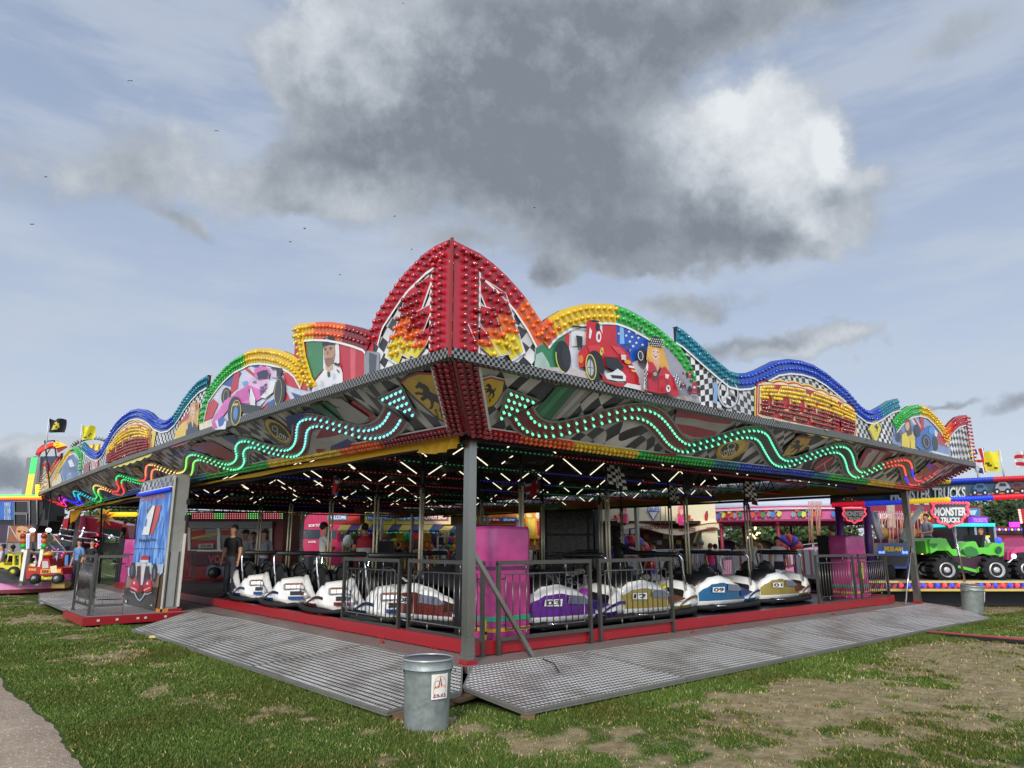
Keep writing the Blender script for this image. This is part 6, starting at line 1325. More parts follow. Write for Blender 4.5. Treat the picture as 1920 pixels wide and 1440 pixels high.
def waitress(cx,fl):
    f=lambda pts,c: vflat(l,[(cx+fl*x,953+y) for x,y in pts],D2-.02*c[1],M(c[0]))
    f([(-8,12),(-4,8),(4,8),(9,12),(8,26),(5,32),(-5,32),(-7,26)],('#d8347a',1)); f([(-12,15),(-8,12),(-6,20),(-2,24),(-10,27)],('#e8a98a',1.5)); f([(8,12),(12,18),(10,28),(7,28)],('#e8a98a',1.5)); f([(-4,-2),(4,-2),(4,6),(1,10),(-3,8)],('#e8b090',2)); f([(-5,-4),(0,-7),(6,-3),(7,4),(5,12),(3,2),(-3,0),(-5,4)],('#e07a8a',2.4)); f([(-22,20),(-8,18),(-8,21),(-22,22)],('#c8683a',2.2)); f([(-17,13),(-12,13),(-12,19),(-17,19)],('#b8342a',2.6)); f([(-5,8),(0,14),(5,8)],('#e8b090',2.8))
waitress(1168,1); waitress(1278,-1)
l.build('waitress_painting',t,view=True,label='painted waitresses in pink carrying trays')
l=MB(); vflat(l,[(1214,958),(1236,958),(1225,977)],D2-.03,M('#5a4aa0')); vflat(l,[(1217,960),(1233,960),(1225,974)],D2-.05,M('#e8e4d8')); vtext(l,'DINER',[(1213,950),(1238,950),(1238,960),(1213,960)],D2-.06,M('#4a6ab8')); vflat(l,[(1324,958),(1327,958),(1328,966),(1326,980),(1322,980),(1321,966)],D2-.03,M('#a82420')); 
for px in (1197,1238,1247): quad(l,px,950,px+1.2,986,D2-.04,M('#7a3a2a'),.01)
l.build('fascia_painting',t,view=True)
l=MB(); quad(l,1125,980,1172,985,D-1.2,BLACK,1.2); l.build('awning_flap',t,view=True)
# ---- black control booth on the far side of the track
D=28.4
t=vthing('control_booth','tall black pay booth with dark windows at the far side of the track','booth',1065,D,z=0)
l=MB(); xa,xb=lx(1014,D),lx(1113,D); ZT=VP(1060,951,D).z; l.bx(xa,xb,D,D+1.6,.0,ZT-.05,M('#0b0b0e',rough=.25)); l.build('body',t,view=True)
l=MB(); 
for px in (1014,1024,1103): l.bx(lx(px,D)-.03,lx(px,D)+.05,D-.05,D,.0,ZT-.1,DARKM)
l.bx(lx(1116,D),lx(1126,D),D-.1,D+1.6,VP(1120,1035,D).z,ZT-.1,M('#4f5964',rough=.4)); l.bx(xa,xb,D-.04,D,2.0,2.08,M('#3a1418')); l.bx(lx(1015,D),lx(1120,D),D-.06,D,ZT-.1,ZT,M('#9aa0a4')); l.build('frame',t,view=True)
l=MB(); 
for px in (1050,1072): l.box((lx(px,D),D-.03,1.35),(.3,.04,.1),M('#3a3638')); l.box((lx(px,D),D-.03,2.35),(.28,.04,.12),M('#44484c'))
for y in (1000,1008): quad(l,1030,y-40,1052,y-37,D-.03,M('#4a1a20'),.02)
l.build('fittings',t,view=True)
t=vthing('speaker_cabinet','black speaker cabinet standing at the back of the track near the prize stall','speaker',718,19.5,z=.35); l=MB(); l.box((lx(718,19.5),19.8,1.35),(.42,.4,.8),BLACK); l.box((lx(718,19.5),19.8,.68),(.08,.08,.6),BLACK); l.build('cabinet',t,view=True)
# ---- inflatable arches
def arch(px,py,D,w,h,cols,label):
    t=vthing('inflatable_arch',label,'inflatable arch',px,D,'striped inflatable arches'); c=VP(px,py,D); n=9
    for i in range(n):
        l=MB(); P=[]
        for j in range(4): a=math.pi*(i+j/3)/n; P.append((c.x+w*math.cos(a),D,max(.0,c.z-h)+(h)*math.sin(a)*1.0+.0))
        l.tube(P,[.2,.23,.23,.2],M(cols[i%2],rough=.4),10); l.build('tube_segment',t,view=True)
    l=MB(); z0=max(0,c.z-h); l.tube([(c.x-w,D,0),(c.x-w,D,z0+.05)],.21,M(cols[0],rough=.4),10).tube([(c.x+w,D,0),(c.x+w,D,z0+.05)],.21,M(cols[1],rough=.4),10); l.build('legs',t,view=True)
arch(1183,1014,26.8,.7,1.1,('#d8323a','#4a34a8'),'red and purple striped inflatable arch in front of the food stand')
arch(1478,1013,24.2,.38,.9,('#d8443a','#5a44b8'),'red and purple inflatable arch in front of the pink ride')
t=vthing('notice_stand','white notice board with red lettering below the inflatable arch','sign',1184,27.4); l=MB(); quad(l,1168,1025,1203,1054,27.4,WHITE); vtext(l,'WE ARE',[(1172,1034),(1192,1034),(1192,1040),(1172,1040)],27.37,M('#b8342a')); vtext(l,'OPEN',[(1172,1042),(1192,1042),(1192,1049),(1172,1049)],27.37,M('#b8342a')); l.bx(lx(1182,27.4),lx(1186,27.4),27.4,27.45,0,1.2,M('#cccccc')); l.build('board',t,view=True)
t=vthing('lamp_heads','pair of pale floodlights on a white post by the food stand','lamp',1172,27.8); l=MB(); l.tube([gz(1173,27.8,0),VP(1173,998,27.8)],.04,M('#d8d8d8'),6); l.build('post',t,view=True)
for px in (1166,1184): l=MB(); quad(l,px,992,px+13,1001,27.7,M('#c8ccd0'),.3); l.build('lamp_head',t,view=True)
# ---- white picket / pedestrian fence panels
for i,(a,b) in enumerate([(1228,1262),(1262,1296),(1296,1333),(1333,1372),(1372,1412),(1412,1452),(1490,1528),(1528,1552)]):
    D=25.6 if i<4 else 23.6
    t=vthing('white_fence_panel','white railing panel %s'%['at the left of the food queue','behind the khaki T-shirt woman','behind the pink vest visitor','with orange and blue posts beyond the blue 09 car','left of the child in white','behind the child in white','right of the striped inflatable arch','next to the orange vest attendant'][i],'fence',(a+b)/2,D,'white railings behind the track')
    W2=M('#dcdcdc',rough=.5); zt=VP(a,1031,D).z
    l=MB(); l.tube([gz(a+1,D,.1),gz(a+1,D,zt-.1),gz(a+3,D,zt),gz(b-3,D,zt),gz(b-1,D,zt-.1),gz(b-1,D,.1)],.022,W2,6); l.tube([gz(a+1,D,.35),gz(b-1,D,.35)],.018,W2,6); l.build('frame',t,view=True)
    l=MB(); n=11
    for k in range(1,n): 
        q=gz(a+(b-a)*k/n,D,0); l.bx(q.x-(.012 if i<4 else .045),q.x+(.012 if i<4 else .045),D,D+.02,.35,zt-.02,W2 if i<4 or k not in(4,8) else M('#c8441e'))
    l.build('bars',t,view=True)
# ---- round pink ride (arched fairground front)
D=31.0; R0=5.2
t=vthing('round_pink_ride','round pink fairground ride with painted arched canopy and railed ramp','fairground ride',1475,D+R0)
cx=lx(1475,D+R0); cyy=D+R0; n=40; zt=VP(1475,948,D).z; zb=VP(1475,976,D).z
l=MB(); vs=[]
for i in range(n):
    a=2*math.pi*i/n; vs+=[(cx+R0*math.cos(a),cyy+R0*math.sin(a),zb),(cx+R0*math.cos(a)*1.02,cyy+R0*math.sin(a)*1.02,zt)]
l.add(vs,[(i*2,(i*2+2)%(2*n),(i*2+3)%(2*n),i*2+1) for i in range(n)],PINK,True); l.build('canopy_band',t,view=True)
l=MB(); cols=['#c8502a','#2f8a5a','#3a78b8','#b8242a','#8a8f96','#c9d04a']
for i in range(n):
    a=math.pi+math.pi*(i+.5)/n; rr=R0*1.03
    def q(u,v): return (cx+rr*math.cos(a+u),cyy+rr*math.sin(a+u),zb+(zt-zb)*v)
    if i%4<3:
        for (u0,v0,c) in ((-.03,.2,cols[i%6]),(.0,.55,cols[(i+2)%6]),(.02,.25,cols[(i+3)%6])): l.poly([q(u0,v0),q(u0+.025,v0+.1),q(u0+.03,v0+.35),q(u0+.005,v0+.42),q(u0-.01,v0+.2)],M(c))
for v,c in ((.86,'#e8b0cc'),(.94,'#b83a6a'),(.78,'#f0d0dc')): l.tube([(cx+R0*1.035*math.cos(a),cyy+R0*1.035*math.sin(a),zb+(zt-zb)*v) for a in np.linspace(math.pi,2*math.pi,40)],.025,M(c),5)
l.tube([(cx+R0*1.035*math.cos(a),cyy+R0*1.035*math.sin(a),zb) for a in np.linspace(math.pi,2*math.pi,40)],.06,M('#7a1a34'),5)
l.build('canopy_painting',t,view=True)
l=MB(); l.lathe([(R0*1.02,zt),(R0*.6,zt+.5),(.3,zt+.8)],M('#b8bcc4'),(cx,cyy,0),32); l.build('canopy_roof',t,view=True)
for i in range(12):
    a=2*math.pi*i/12+.1; l=MB(); l.tube([(cx+R0*.97*math.cos(a),cyy+R0*.97*math.sin(a),.3),(cx+R0*.97*math.cos(a),cyy+R0*.97*math.sin(a),zb)],.08,M('#8a1c34'),8); l.build('post',t,view=True)
l=MB(); vs=[];
for i in range(n): a=2*math.pi*i/n; vs+=[(cx+R0*1.1*math.cos(a),cyy+R0*1.1*math.sin(a),.0),(cx+R0*1.1*math.cos(a),cyy+R0*1.1*math.sin(a),.55+.35*math.sin(a*3))]
l.add(vs,[(i*2,(i*2+2)%(2*n),(i*2+3)%(2*n),i*2+1) for i in range(n)],PINK,True); vs2=[v for v in vs[1::2]]+[(cx,cyy,.7)]; l.add(vs2,[(i,(i+1)%n,n) for i in range(n)],M('#a84a78')); l.build('platform',t,view=True)
for i in range(18):
    a=math.pi+math.pi*i/18; a2=a+math.pi/18*.95; z=.55+.35*math.sin(a*3); z2=.55+.35*math.sin(a2*3); l=MB()
    P0=(cx+R0*1.1*math.cos(a),cyy+R0*1.1*math.sin(a)); P1=(cx+R0*1.1*math.cos(a2),cyy+R0*1.1*math.sin(a2))
    l.tube([(*P0,z),(*P0,z+.85),(*P1,z2+.85),(*P1,z2)],.025,M('#b0b0b4',metal=.5),6); l.prism([(*P0,z+.1),(*P1,z2+.1),(*P1,z2+.7),(*P0,z+.7)],(0,.03,0),M('#c987a4')); l.build('railing',t,view=True)
for i in range(8):
    a=2*math.pi*i/8; l=MB(); l.sph((cx+3.3*math.cos(a),cyy+3.3*math.sin(a),1.35),.75,M(['#16161a','#2a2440','#3a2c12'][i%3]),12,(1,1,.75)); l.build('ride_tub',t,view=True)
l=MB(); random.seed(3)
for i in range(12): p=VP(1402+random.random()*22,988+random.random()*24,D+2.4); l.sph(p,.05,M('#ffe0a0',em=2.0),6)
l.build('tub_lights',t,view=True)
# ---- monster truck ride: curved fascia, deck, signs, trucks
D=20.6
t=vthing('monster_truck_ride','oval truck ride with long curved fascia reading MONSTER TRUCKS and striped lit deck edge','fairground ride',1780,D+3)
def ft(px): return 912-(px-1600)*.047+ (0 if px<1900 else 0)
fa=[(px,D+(.0 if 1680<px<1900 else ((1680-px)/100*.45 if px<=1680 else (px-1900)/100*.3))) for px in range(1560,2041,20)]
l=MB(); vs=[]
for px,d in fa: vs+=[VP(px,ft(px)+32,d),VP(px,ft(px),d),VP(px,ft(px),d)+Vector((0,.12,0)),VP(px,ft(px)+32,d)+Vector((0,.12,0))]
l.add(vs,[(i*4+k,i*4+(k+1)%4,i*4+4+(k+1)%4,i*4+4+k) for i in range(len(fa)-1) for k in range(4)],M('#2c4a5c',rough=.5,var=.4,vs=1.5)); l.build('fascia',t,view=True)
for dy,nm in ((0,'upper_rope'),(34,'lower_rope')):
    for i in range(len(fa)-1):
        px=fa[i][0]; c='#c71a2c' if px<1620 or px>=1860 else '#1c3cc0' if px<1700 else '#d6b81c' if px<1780 else '#1c3cc0'
        l=MB(); a=VP(px,ft(px)+dy,fa[i][1]-.05); b=VP(fa[i+1][0],ft(fa[i+1][0])+dy,fa[i+1][1]-.05); l.tube([a,b],.075,M(c,em=.35 if dy else 0,rough=.3),6)
        for k in range(4): l.sph(a.lerp(b,(k+.5)/4)+Vector((0,-.03,.02)),.07,M(c,em=.5 if dy else 0,rough=.3),6)
        l.build(nm,t,view=True)
l=MB(); vtext(l,'MONSTER TRUCKS',[(1668,914),(1812,910),(1812,937),(1668,942)],D-.08,M('#5c6468'),.07); vtext(l,'MONSTER TRUCKS',[(1670,917),(1810,913),(1810,934),(1670,939)],D-.1,M('#c9cdc8'),.02)
l.build('fascia_lettering',t,view=True)
l=MB()
for cx_,c,s in ((1838,'#3a5f8a',1),(1880,'#8a8f98',1.05),(1908,'#5a2a2a',1),(1590,'#8a5a2a',.8),(1640,'#9aa0a8',.8)):
    yb=ft(cx_)+28; f=lambda pts,cc,o: vflat(l,[(cx_+x*s,yb+y*s) for x,y in pts],D+(.3 if cx_<1660 else 0)-.04-o,M(cc))
    f([(-20,0),(20,-1),(20,-4),(-20,-3)],'#a86a3a',0); f([(-14,-9),(-12,-17),(-6,-22),(6,-22),(12,-16),(15,-10),(12,-6),(-12,-6)],c,.01)
    for dx in (-10,9): f(ell(dx,-5,5.5,6,0,12),'#141416',.02); f(ell(dx,-5,2.2,2.4,0,8),'#c8ccd0',.03)
    f([(-5,-20),(5,-20),(7,-15),(-6,-15)],'#1a2430',.03); l.build('painted_truck',t,view=True); l=MB()
DK=19.6
l=MB(); a,b=lx(1560,DK),lx(2060,DK); zt=VP(1800,1090,DK).z; l.bx(a,b,DK,DK+6,zt-.03,zt,M('#6d675a')); l.build('deck',t,view=True)
l=MB(); ze=VP(1800,1106,DK).z; l.bx(a,b,DK-.03,DK,ze,zt,M('#252a6a')); n=44
for i in range(n):
    x=a+(b-a)*i/n; w_=(b-a)/n; l.poly([(x,DK-.035,ze+.04),(x+w_*.5,DK-.035,ze+.04),(x+w_*.95,DK-.035,zt-.05),(x+w_*.45,DK-.035,zt-.05)],M('#b8432c'))
l.bx(a,b,DK-.09,DK,ze-.03,ze+.03,M('#cdb25c')); l.bx(a,b,DK-.08,DK,zt-.04,zt+.02,M('#c9b778')); l.build('deck_edge',t,view=True)
for i in range(19):
    px=1690+i*13.6; p=VP(px,1097,DK-.05); l=MB(); l.sph(p,.055,M('#2a3cff' if i%2 else '#ff3a44',em=1.3),8); l.build('deck_lamp',t,view=True)
l=MB(); 
for px in (1600,1720,1900,2000): l.bx(lx(px,DK+1)-.1,lx(px,DK+1)+.1,DK+.8,DK+1,0,ze,DARKM)
l.bx(a,b,DK+.5,DK+5.5,0.02,ze-.05,M('#0d0d10')); l.build('under_frame',t,view=True)
for px in (1575,1627): l=MB(); p=gz(px,D,zt); l.tube([p,VP(px-3,950,D)],.11,PURP,8); l.build('column',t,view=True)
for a_,b_ in (((1632,958),(1650,1012)),((1728,950),(1690,1012)),((1640,960),(1652,1010))):
    l=MB(); l.tube([VP(*a_,D+.3),VP(*b_,D+.3)],.08,M('#c6c8cc',metal=.3),8); l.build('brace',t,view=True)
l=MB()
for i in range(16): p=gz(1690+i*24,DK+3,zt); l.box((p.x,DK+2.5,zt+.22),(.42,.3,.4),M('#3a3936',rough=.8))
l.build('centre_blocks',t,view=True)
def msign(pxc,py,s,D,label):
    t=vthing('hanging_sign',label,'sign',pxc,D,'illuminated MONSTER TRUCKS signs')
    sh=[(-36,0),(36,0),(32,10),(38,18),(32,26),(24,30),(24,38),(8,42),(0,48),(-6,42),(-24,38),(-25,30),(-33,26),(-38,18),(-32,8)]
    l=MB(); vpoly(l,[(pxc+x*s,py+y*s) for x,y in sh],D,M('#9aa0a2'),.12); l.build('board',t,view=True)
    l=MB(); vflat(l,[(pxc+x*s*.86,py+2+y*s*.86) for x,y in sh],D-.02,M('#3f5662')); vtext(l,'MONSTER',[(pxc-30*s,py+8*s),(pxc+30*s,py+8*s),(pxc+30*s,py+24*s),(pxc-30*s,py+25*s)],D-.04,M('#dfe3e0'),.05); vtext(l,'TRUCKS',[(pxc-18*s,py+27*s),(pxc+18*s,py+27*s),(pxc+18*s,py+37*s),(pxc-18*s,py+37*s)],D-.04,M('#dfe3e0'),.05); l.build('lettering',t,view=True)
    l=MB(); P=[(pxc+x*s*.95,py+y*s*.95) for x,y in sh]; P.append(P[0])
    for q,d,f in resample(P,6.4*s,0): l.sph(VP(q[0],q[1],D-.05),.04*s,M('#ff4a5c',em=1.0),6)
    l.build('border_lights',t,view=True,kind='stuff'); return t
t=msign(1782,943,1.0,19.5,'big bright MONSTER TRUCKS sign on a pole in front of the green truck'); l=MB(); l.tube([gz(1800,19.45,VP(1800,1090,19.45).z),VP(1786,985,19.6)],.03,CHROME,6); l.build('pole',t,view=True)
msign(1602,953,.62,20.4,'smaller MONSTER TRUCKS sign between the purple columns')
# trucks
def truck(px0,px1,pyb,D,hexc_,txt,label,slope=0,hull=None,lights=True,tc='#1e4a2c'):
    t=vthing('monster_truck',label,'ride truck',(px0+px1)/2,D,'trucks on the truck ride'); w=px1-px0; bm2=M(hexc_,rough=.2,coat=.6,var=.05)
    f=lambda u,v: VP(px0+u*w,pyb-v*w+slope*u*w,D)
    if hull is None: hull=[(.0,.52),(.02,.56),(.22,.56),(.30,.42),(.40,.42),(.50,.50),(.62,.52),(.66,.44),(.78,.44),(.84,.5),(1.0,.5),(1.0,.34),(.9,.3),(.8,.34),(.72,.36),(.6,.33),(.55,.3),(.40,.33),(.32,.33),(.25,.4),(.1,.4),(.02,.36)]
    l=MB(); P=[f(u,v) for u,v in hull]; l.prism([p+Vector((0,.1,0)) for p in P],(0,1.15,0),bm2); c=sum(P,Vector())/len(P); l.prism([c+(p-c)*.94 for p in P],(0,.1,0),bm2); l.build('body',t,view=True)
    for u in (.2,.82):
        for dy in (0,1.1):
            c=f(u,.16); r=.155*w/FPX*D*1.0; l=MB(); l.lathe([(r*.55,-.18),(r*.9,-.2),(r,-.1),(r,.1),(r*.9,.2),(r*.55,.18)],RUBBER,c+Vector((0,dy,0)),20,(0,1,0))
            for k in range(14): a=2*math.pi*k/14; l.box(c+Vector((r*math.cos(a),dy,r*math.sin(a))),(.09,.38,.09),RUBBER,(0,-a,0))
            l.build('tyre',t,view=True); l=MB(); l.lathe([(0,-.14),(r*.2,-.17),(r*.22,-.12),(r*.45,-.1),(r*.56,-.19),(r*.56,0)],M('#c4c7ca',metal=.3,rough=.35),c+Vector((0,dy-.06,0)),18,(0,1,0)); l.build('rim',t,view=True)
    l=MB(); l.prism([f(.12,.33),f(.85,.33),f(.75,.12),f(.3,.12)],(0,.9,0),M('#3a1830')); l.bar(f(.3,.22)+Vector((0,-.02,0)),f(.62,.14)+Vector((0,-.02,0)),.06,.08,bm2); l.bar(f(.62,.14)+Vector((0,-.02,0)),f(.82,.34)+Vector((0,-.02,0)),.06,.08,bm2); l.build('chassis',t,view=True)
    l=MB(); l.prism([f(.34,.42),f(.38,.42),f(.4,.58),f(.37,.58)],(0,.9,0),BLACK); l.prism([f(.68,.44),f(.72,.44),f(.74,.6),f(.71,.6)],(0,.9,0),BLACK); l.build('seats',t,view=True)
    if txt: l=MB(); vq=[f(.40,.42),f(.56,.42),f(.56,.34),f(.40,.35)]; puttext(l,txt,[p+Vector((0,-.02,0)) for p in vq],M(tc),.05); l.build('lettering',t,view=True)
    if lights: l=MB(); l.sph(f(.9,.53),.09,M('#3048ff',em=1.4),8); l.build('beacon',t,view=True)
    return t
t=truck(1738,1887,1092,20.4,'#5fc83a','HULK','lime green monster truck with dark green lettering, nearest to us')
l=MB(); vflat(l,[(1744,1019),(1758,1019),(1756,1025),(1751,1028),(1745,1024)],20.38,M('#2a7a3a')); l.build('badge',t,view=True); l=MB(); vflat(l,ell(1873,1031,6,7,0,12),20.34,M('#1f5a30')); l.build('badge',t,view=True); l=MB(); vflat(l,[(1806,1034),(1812,1026),(1822,1024),(1832,1030),(1836,1040),(1826,1044),(1812,1042)],20.36,M('#2f7a3a')); l.build('badge',t,view=True)
pp(1842,1029,.75,1.35,120,'person in a white top sitting in the green truck',D=21,shirt='#d4d4d6',trouser='#8a5a3a',hair='#8a5a3a',group='people at the fair')
t=truck(1893,2010,1085,20.8,'#c43a74','','pink jeep style truck with round headlights at the right edge',hull=[(.0,.3),(.0,.42),(.06,.48),(.3,.52),(.4,.66),(.7,.66),(.75,.5),(1.0,.48),(1.0,.3),(.8,.3),(.2,.28)],lights=False)
l=MB(); l.sph(VP(1901,1043,20.75),.065,M('#cfe4ff',em=2.0),10); l.build('headlight',t,view=True); l=MB(); vpoly(l,[(1908,1036),(1930,1035),(1930,1050),(1908,1050)],20.76,M('#141414')); l.build('grille',t,view=True); l=MB(); l.tube([VP(1868,1048,20.6),VP(1880,1056,20.6),VP(1892,1054,20.6),VP(1900,1046,20.6)],.02,WHITE,6); l.build('tow_cable',t,view=True)
t=vthing('monster_truck','dark blue truck seen from behind with yellow SPIDER-MAN lettering','ride truck',1676,20.9,'trucks on the truck ride'); l=MB(); D=20.6; BLU=M('#1e3f80',rough=.2,coat=.6)
l.prism([VP(1646,1018,D),VP(1704,1018,D),VP(1706,1042,D),VP(1700,1066,D),VP(1652,1066,D),VP(1644,1042,D)],(0,1.6,0),BLU); l.build('body',t,view=True)
l=MB(); vpoly(l,[(1648,1042),(1704,1042),(1700,1060),(1652,1060)],D-.06,M('#16161a'),.06); l.build('tail_board',t,view=True)
l=MB(); vtext(l,'SPIDER-MAN',[(1657,1025),(1693,1025),(1693,1034),(1657,1034)],D-.03,M('#e3c21c'),.05); l.build('lettering',t,view=True)
for px in (1650,1656,1694,1700): l=MB(); l.sph(VP(px,1036,D-.03),.045,M('#6a8cff',em=1.2),8); l.build('tail_lamp',t,view=True)
for px in (1654,1698): l=MB(); l.lathe([(.2,-.2),(.42,-.16),(.45,0),(.42,.16),(.2,.2)],RUBBER,VP(px,1070,D+.4),16,(1,0,0)); l.build('tyre',t,view=True)
# ---- dark red ride with sign, purple and turquoise kiosks behind the trucks
D=27
t=vthing('swing_ride','swing ride with hanging cords, pink and yellow lettered band','fairground ride',1690,D)
l=MB(); vs=[]; quad(l,1630,946,1745,961,D,M('#8a1634')); quad(l,1630,962,1745,974,D-.05,M('#d4a2b8')); quad(l,1708,962,1745,974,D-.1,M('#d8a820')); l.build('canopy_band',t,view=True)
l=MB(); vtext(l,'RIDE',[(1640,964),(1672,964),(1672,972),(1640,972)],D-.12,WHITE,.04); vtext(l,'THE',[(1678,964),(1704,964),(1704,972),(1678,972)],D-.12,M('#5a2a8a'),.04); vtext(l,'RISE',[(1712,964),(1742,964),(1742,972),(1712,972)],D-.16,M('#f2dc4a'),.04); l.build('lettering',t,view=True)
l=MB(); random.seed(5)
for i in range(34): a=1516+ (i%9)*3 if i<9 else 1640+(i-9)*4.2; l.tube([VP(a,958 if i>8 else 940,D-1),VP(a+random.uniform(-6,6),1005+random.random()*18,D-1)],.018,M('#c08a72'),5)
l.build('cords',t,view=True,kind='stuff')
for px in (1666,1672): l=MB(); l.tube([gz(px,D,0),VP(px,946,D)],.1,M('#a89888'),8); l.build('column',t,view=True)
l=MB(); quad(l,1630,1010,1760,1022,D,M('#5a1a24'),3); l.build('platform',t,view=True)
l=MB(); p=gz(1690,D,0); 
for i in range(5): l.sph(VP(1655+i*18,1000,D-.8),.28,M(['#8a6a2a','#7a2a34','#4a4a52'][i%3]),8,(1,.8,.8))
l.build('seats',t,view=True)
D=27.5
t=vthing('red_ride_kiosk','dark red ride front with bulbs and small lit panels behind the trucks','kiosk',1770,D); l=MB(); quad(l,1733,950,1840,1060,D,M('#8f1420',rough=.4),2); l.build('body',t,view=True); l=MB(); quad(l,1790,1000,1862,1030,D-.4,BLACK,.3); quad(l,1765,1003,1788,1060,D-.3,M('#a81e2a'),.3); l.build('panels',t,view=True)
l=MB(); 
for i in range(18): l.sph(VP(1733+4*math.sin(i),955+i*5,D-.1),.05,M('#ffd0a0',em=1.2),6)
l.build('bulb_string',t,view=True,kind='stuff')
t=vthing('turquoise_kiosk','black booth with glowing turquoise roof edge behind the green truck','kiosk',1825,25.5); l=MB(); quad(l,1792,987,1864,1060,25.5,M('#141418',rough=.2),1.5); l.build('body',t,view=True); l=MB(); quad(l,1788,981,1866,987,25.2,M('#30c8c8',em=.7),1.9); l.build('roof_edge',t,view=True); l=MB(); quad(l,1844,1004,1856,1008,25.4,M('#e3c21c',em=.5)); quad(l,1846,1009,1854,1012,25.4,M('#e02a2a',em=.5)); l.build('lit_label',t,view=True); l=MB(); 
for px in (1790,1828,1864): l.tube([gz(px,25.3,0),VP(px,985,25.3)],.04,M('#9a9ca0'),6)
l.build('frame',t,view=True)
t=vthing('purple_sign','glowing purple sign box above the turquoise kiosk','sign',1838,26.5); l=MB(); quad(l,1822,969,1853,982,26.5,M('#7a34c0',em=.45),.2); quad(l,1835,982,1840,1040,26.6,DARKM,.1); l.build('box',t,view=True); l=MB(); vtext(l,'TICKETS',[(1825,972),(1850,972),(1850,979),(1825,979)],26.46,M('#b88af0',em=.4)); l.build('lettering',t,view=True)
t=vthing('blue_picture_board','small blue picture board on the dark red ride front','sign',1826,27); l=MB(); quad(l,1815,953,1838,968,27,M('#3a7a9a')); vflat(l,[(1818,957),(1832,956),(1828,966),(1820,966)],26.95,M('#a8c8d0')); l.bx(lx(1825,27.1),lx(1828,27.1),27.1,27.2,0,3,DARKM); l.build('board',t,view=True)
t=vthing('long_red_ride','long dark red ride with blue lights at the right edge behind the pink truck','fairground ride',1895,27); l=MB(); quad(l,1866,988,2010,1065,27,M('#7d1424'),3); l.build('body',t,view=True); l=MB(); quad(l,1868,996,2010,1001,26.9,M('#1a1a20')); 
for i in range(24): l.sph(VP(1868+i*6,993,26.9),.04,M('#ffe0a0' if i%2 else '#4a5aff',em=1.0),5)
l.build('light_strip',t,view=True,kind='stuff')
l=MB(); quad(l,1896,979,1912,988,26.5,M('#d02ae8',em=1.6),.1); l.build('magenta_floodlight',t,view=True)
t=vthing('red_sign_edge','red bulb edged sign at the far right edge','sign',1918,24); l=MB(); vpoly(l,[(1910,955),(1940,950),(1940,985),(1916,980)],24,M('#a8242c')); l.bx(lx(1925,24.1),lx(1928,24.1),24.1,24.2,0,3,DARKM); l.build('board',t,view=True); l=MB(); 
for i in range(6): l.sph(VP(1911+i*.8,957+i*4.5,23.95),.045,M('#ffb0a0',em=1),6)
l.build('bulbs',t,view=True)
# ---- flags
def flag(px0,py0,px1,py1,D,w,h,pat,label,side=1,base=0):
    t=vthing('flag',label,'flag',px0,D,'flags flying over the fair'); l=MB(); top=VP(px1,py1,D); l.tube([VP(px0,py0,D),top],[.035,.02],M('#c9cbcd',rough=.3),6); l.build('flag_pole',t,view=True)
    l=MB(); nx_,nz2=14,9
    def P(i,j): u=i/nx_;v=j/nz2; return top+Vector((side*w*u*(.95),.12*math.sin(u*7+v*2),-h*v-.22*h*u*u-.06*math.sin(u*5)-.04))
    for i in range(nx_):
        for j in range(nz2):
            a,b=(i+.5)/nx_-.5,(j+.5)/nz2-.5
            if pat=='uk': c='#b8202e' if abs(a)<.06 or abs(b)<.09 else '#e3e0dc' if abs(a)<.12 or abs(b)<.17 or abs(abs(a)-abs(b))<.06 else '#22356e'
            elif pat in('ky','yk'):
                bg,fg=('#17171b','#d2c83a') if pat=='ky' else ('#e0d52a','#5a5210'); r=math.hypot(a*w/h*1.1,b*1.05); c=bg
                if pat=='ky' and r<.33: c=fg
                if pat=='yk' and .27<r<.36 and b>-.0: c=fg
                if pat=='ky' and ((abs(abs(a)-.06)<.03 and -.15<b<-.02) or (.14<r<.22 and b>.06)): c=bg
            else: c='#c8283a' if (j//2)%2 else '#e4e0dc'
            l.add([P(i,j),P(i+1,j),P(i+1,j+1),P(i,j+1)],[(0,1,2,3)],M(c,rough=.7,var=.05),True)
    l.build('cloth',t,view=True); return t
flag(1836,905,1825,834,22,.34,.8,'uk','furled red white and blue flag right of the pavilion corner',1)
flag(1884,900,1874,842,22,.56,.6,'yk','yellow flag with a smiley face at the right',-1)
flag(1925,897,1921,842,22,.3,.5,'rw','red and white flag at the right edge of the picture',-1)
for i,(a,b) in enumerate([((1787,906),(1782,888)),((1777,906),(1775,893))]):
    t=vthing('thin_pole','bare thin mast %s behind the pavilion corner'%['taller','shorter'][i],'pole',a[0],22); l=MB(); l.tube([VP(*a,22),VP(*b,22)],.02,M('#b9bcc0'),5); l.build('mast',t,view=True)
flag(86,842,92,782,26,.66,.5,'ky','black flag with a yellow smiley face at the left',1)
flag(149,840,154,795,26,.5,.5,'yk','pale yellow smiley flag left of the arched signs',1)
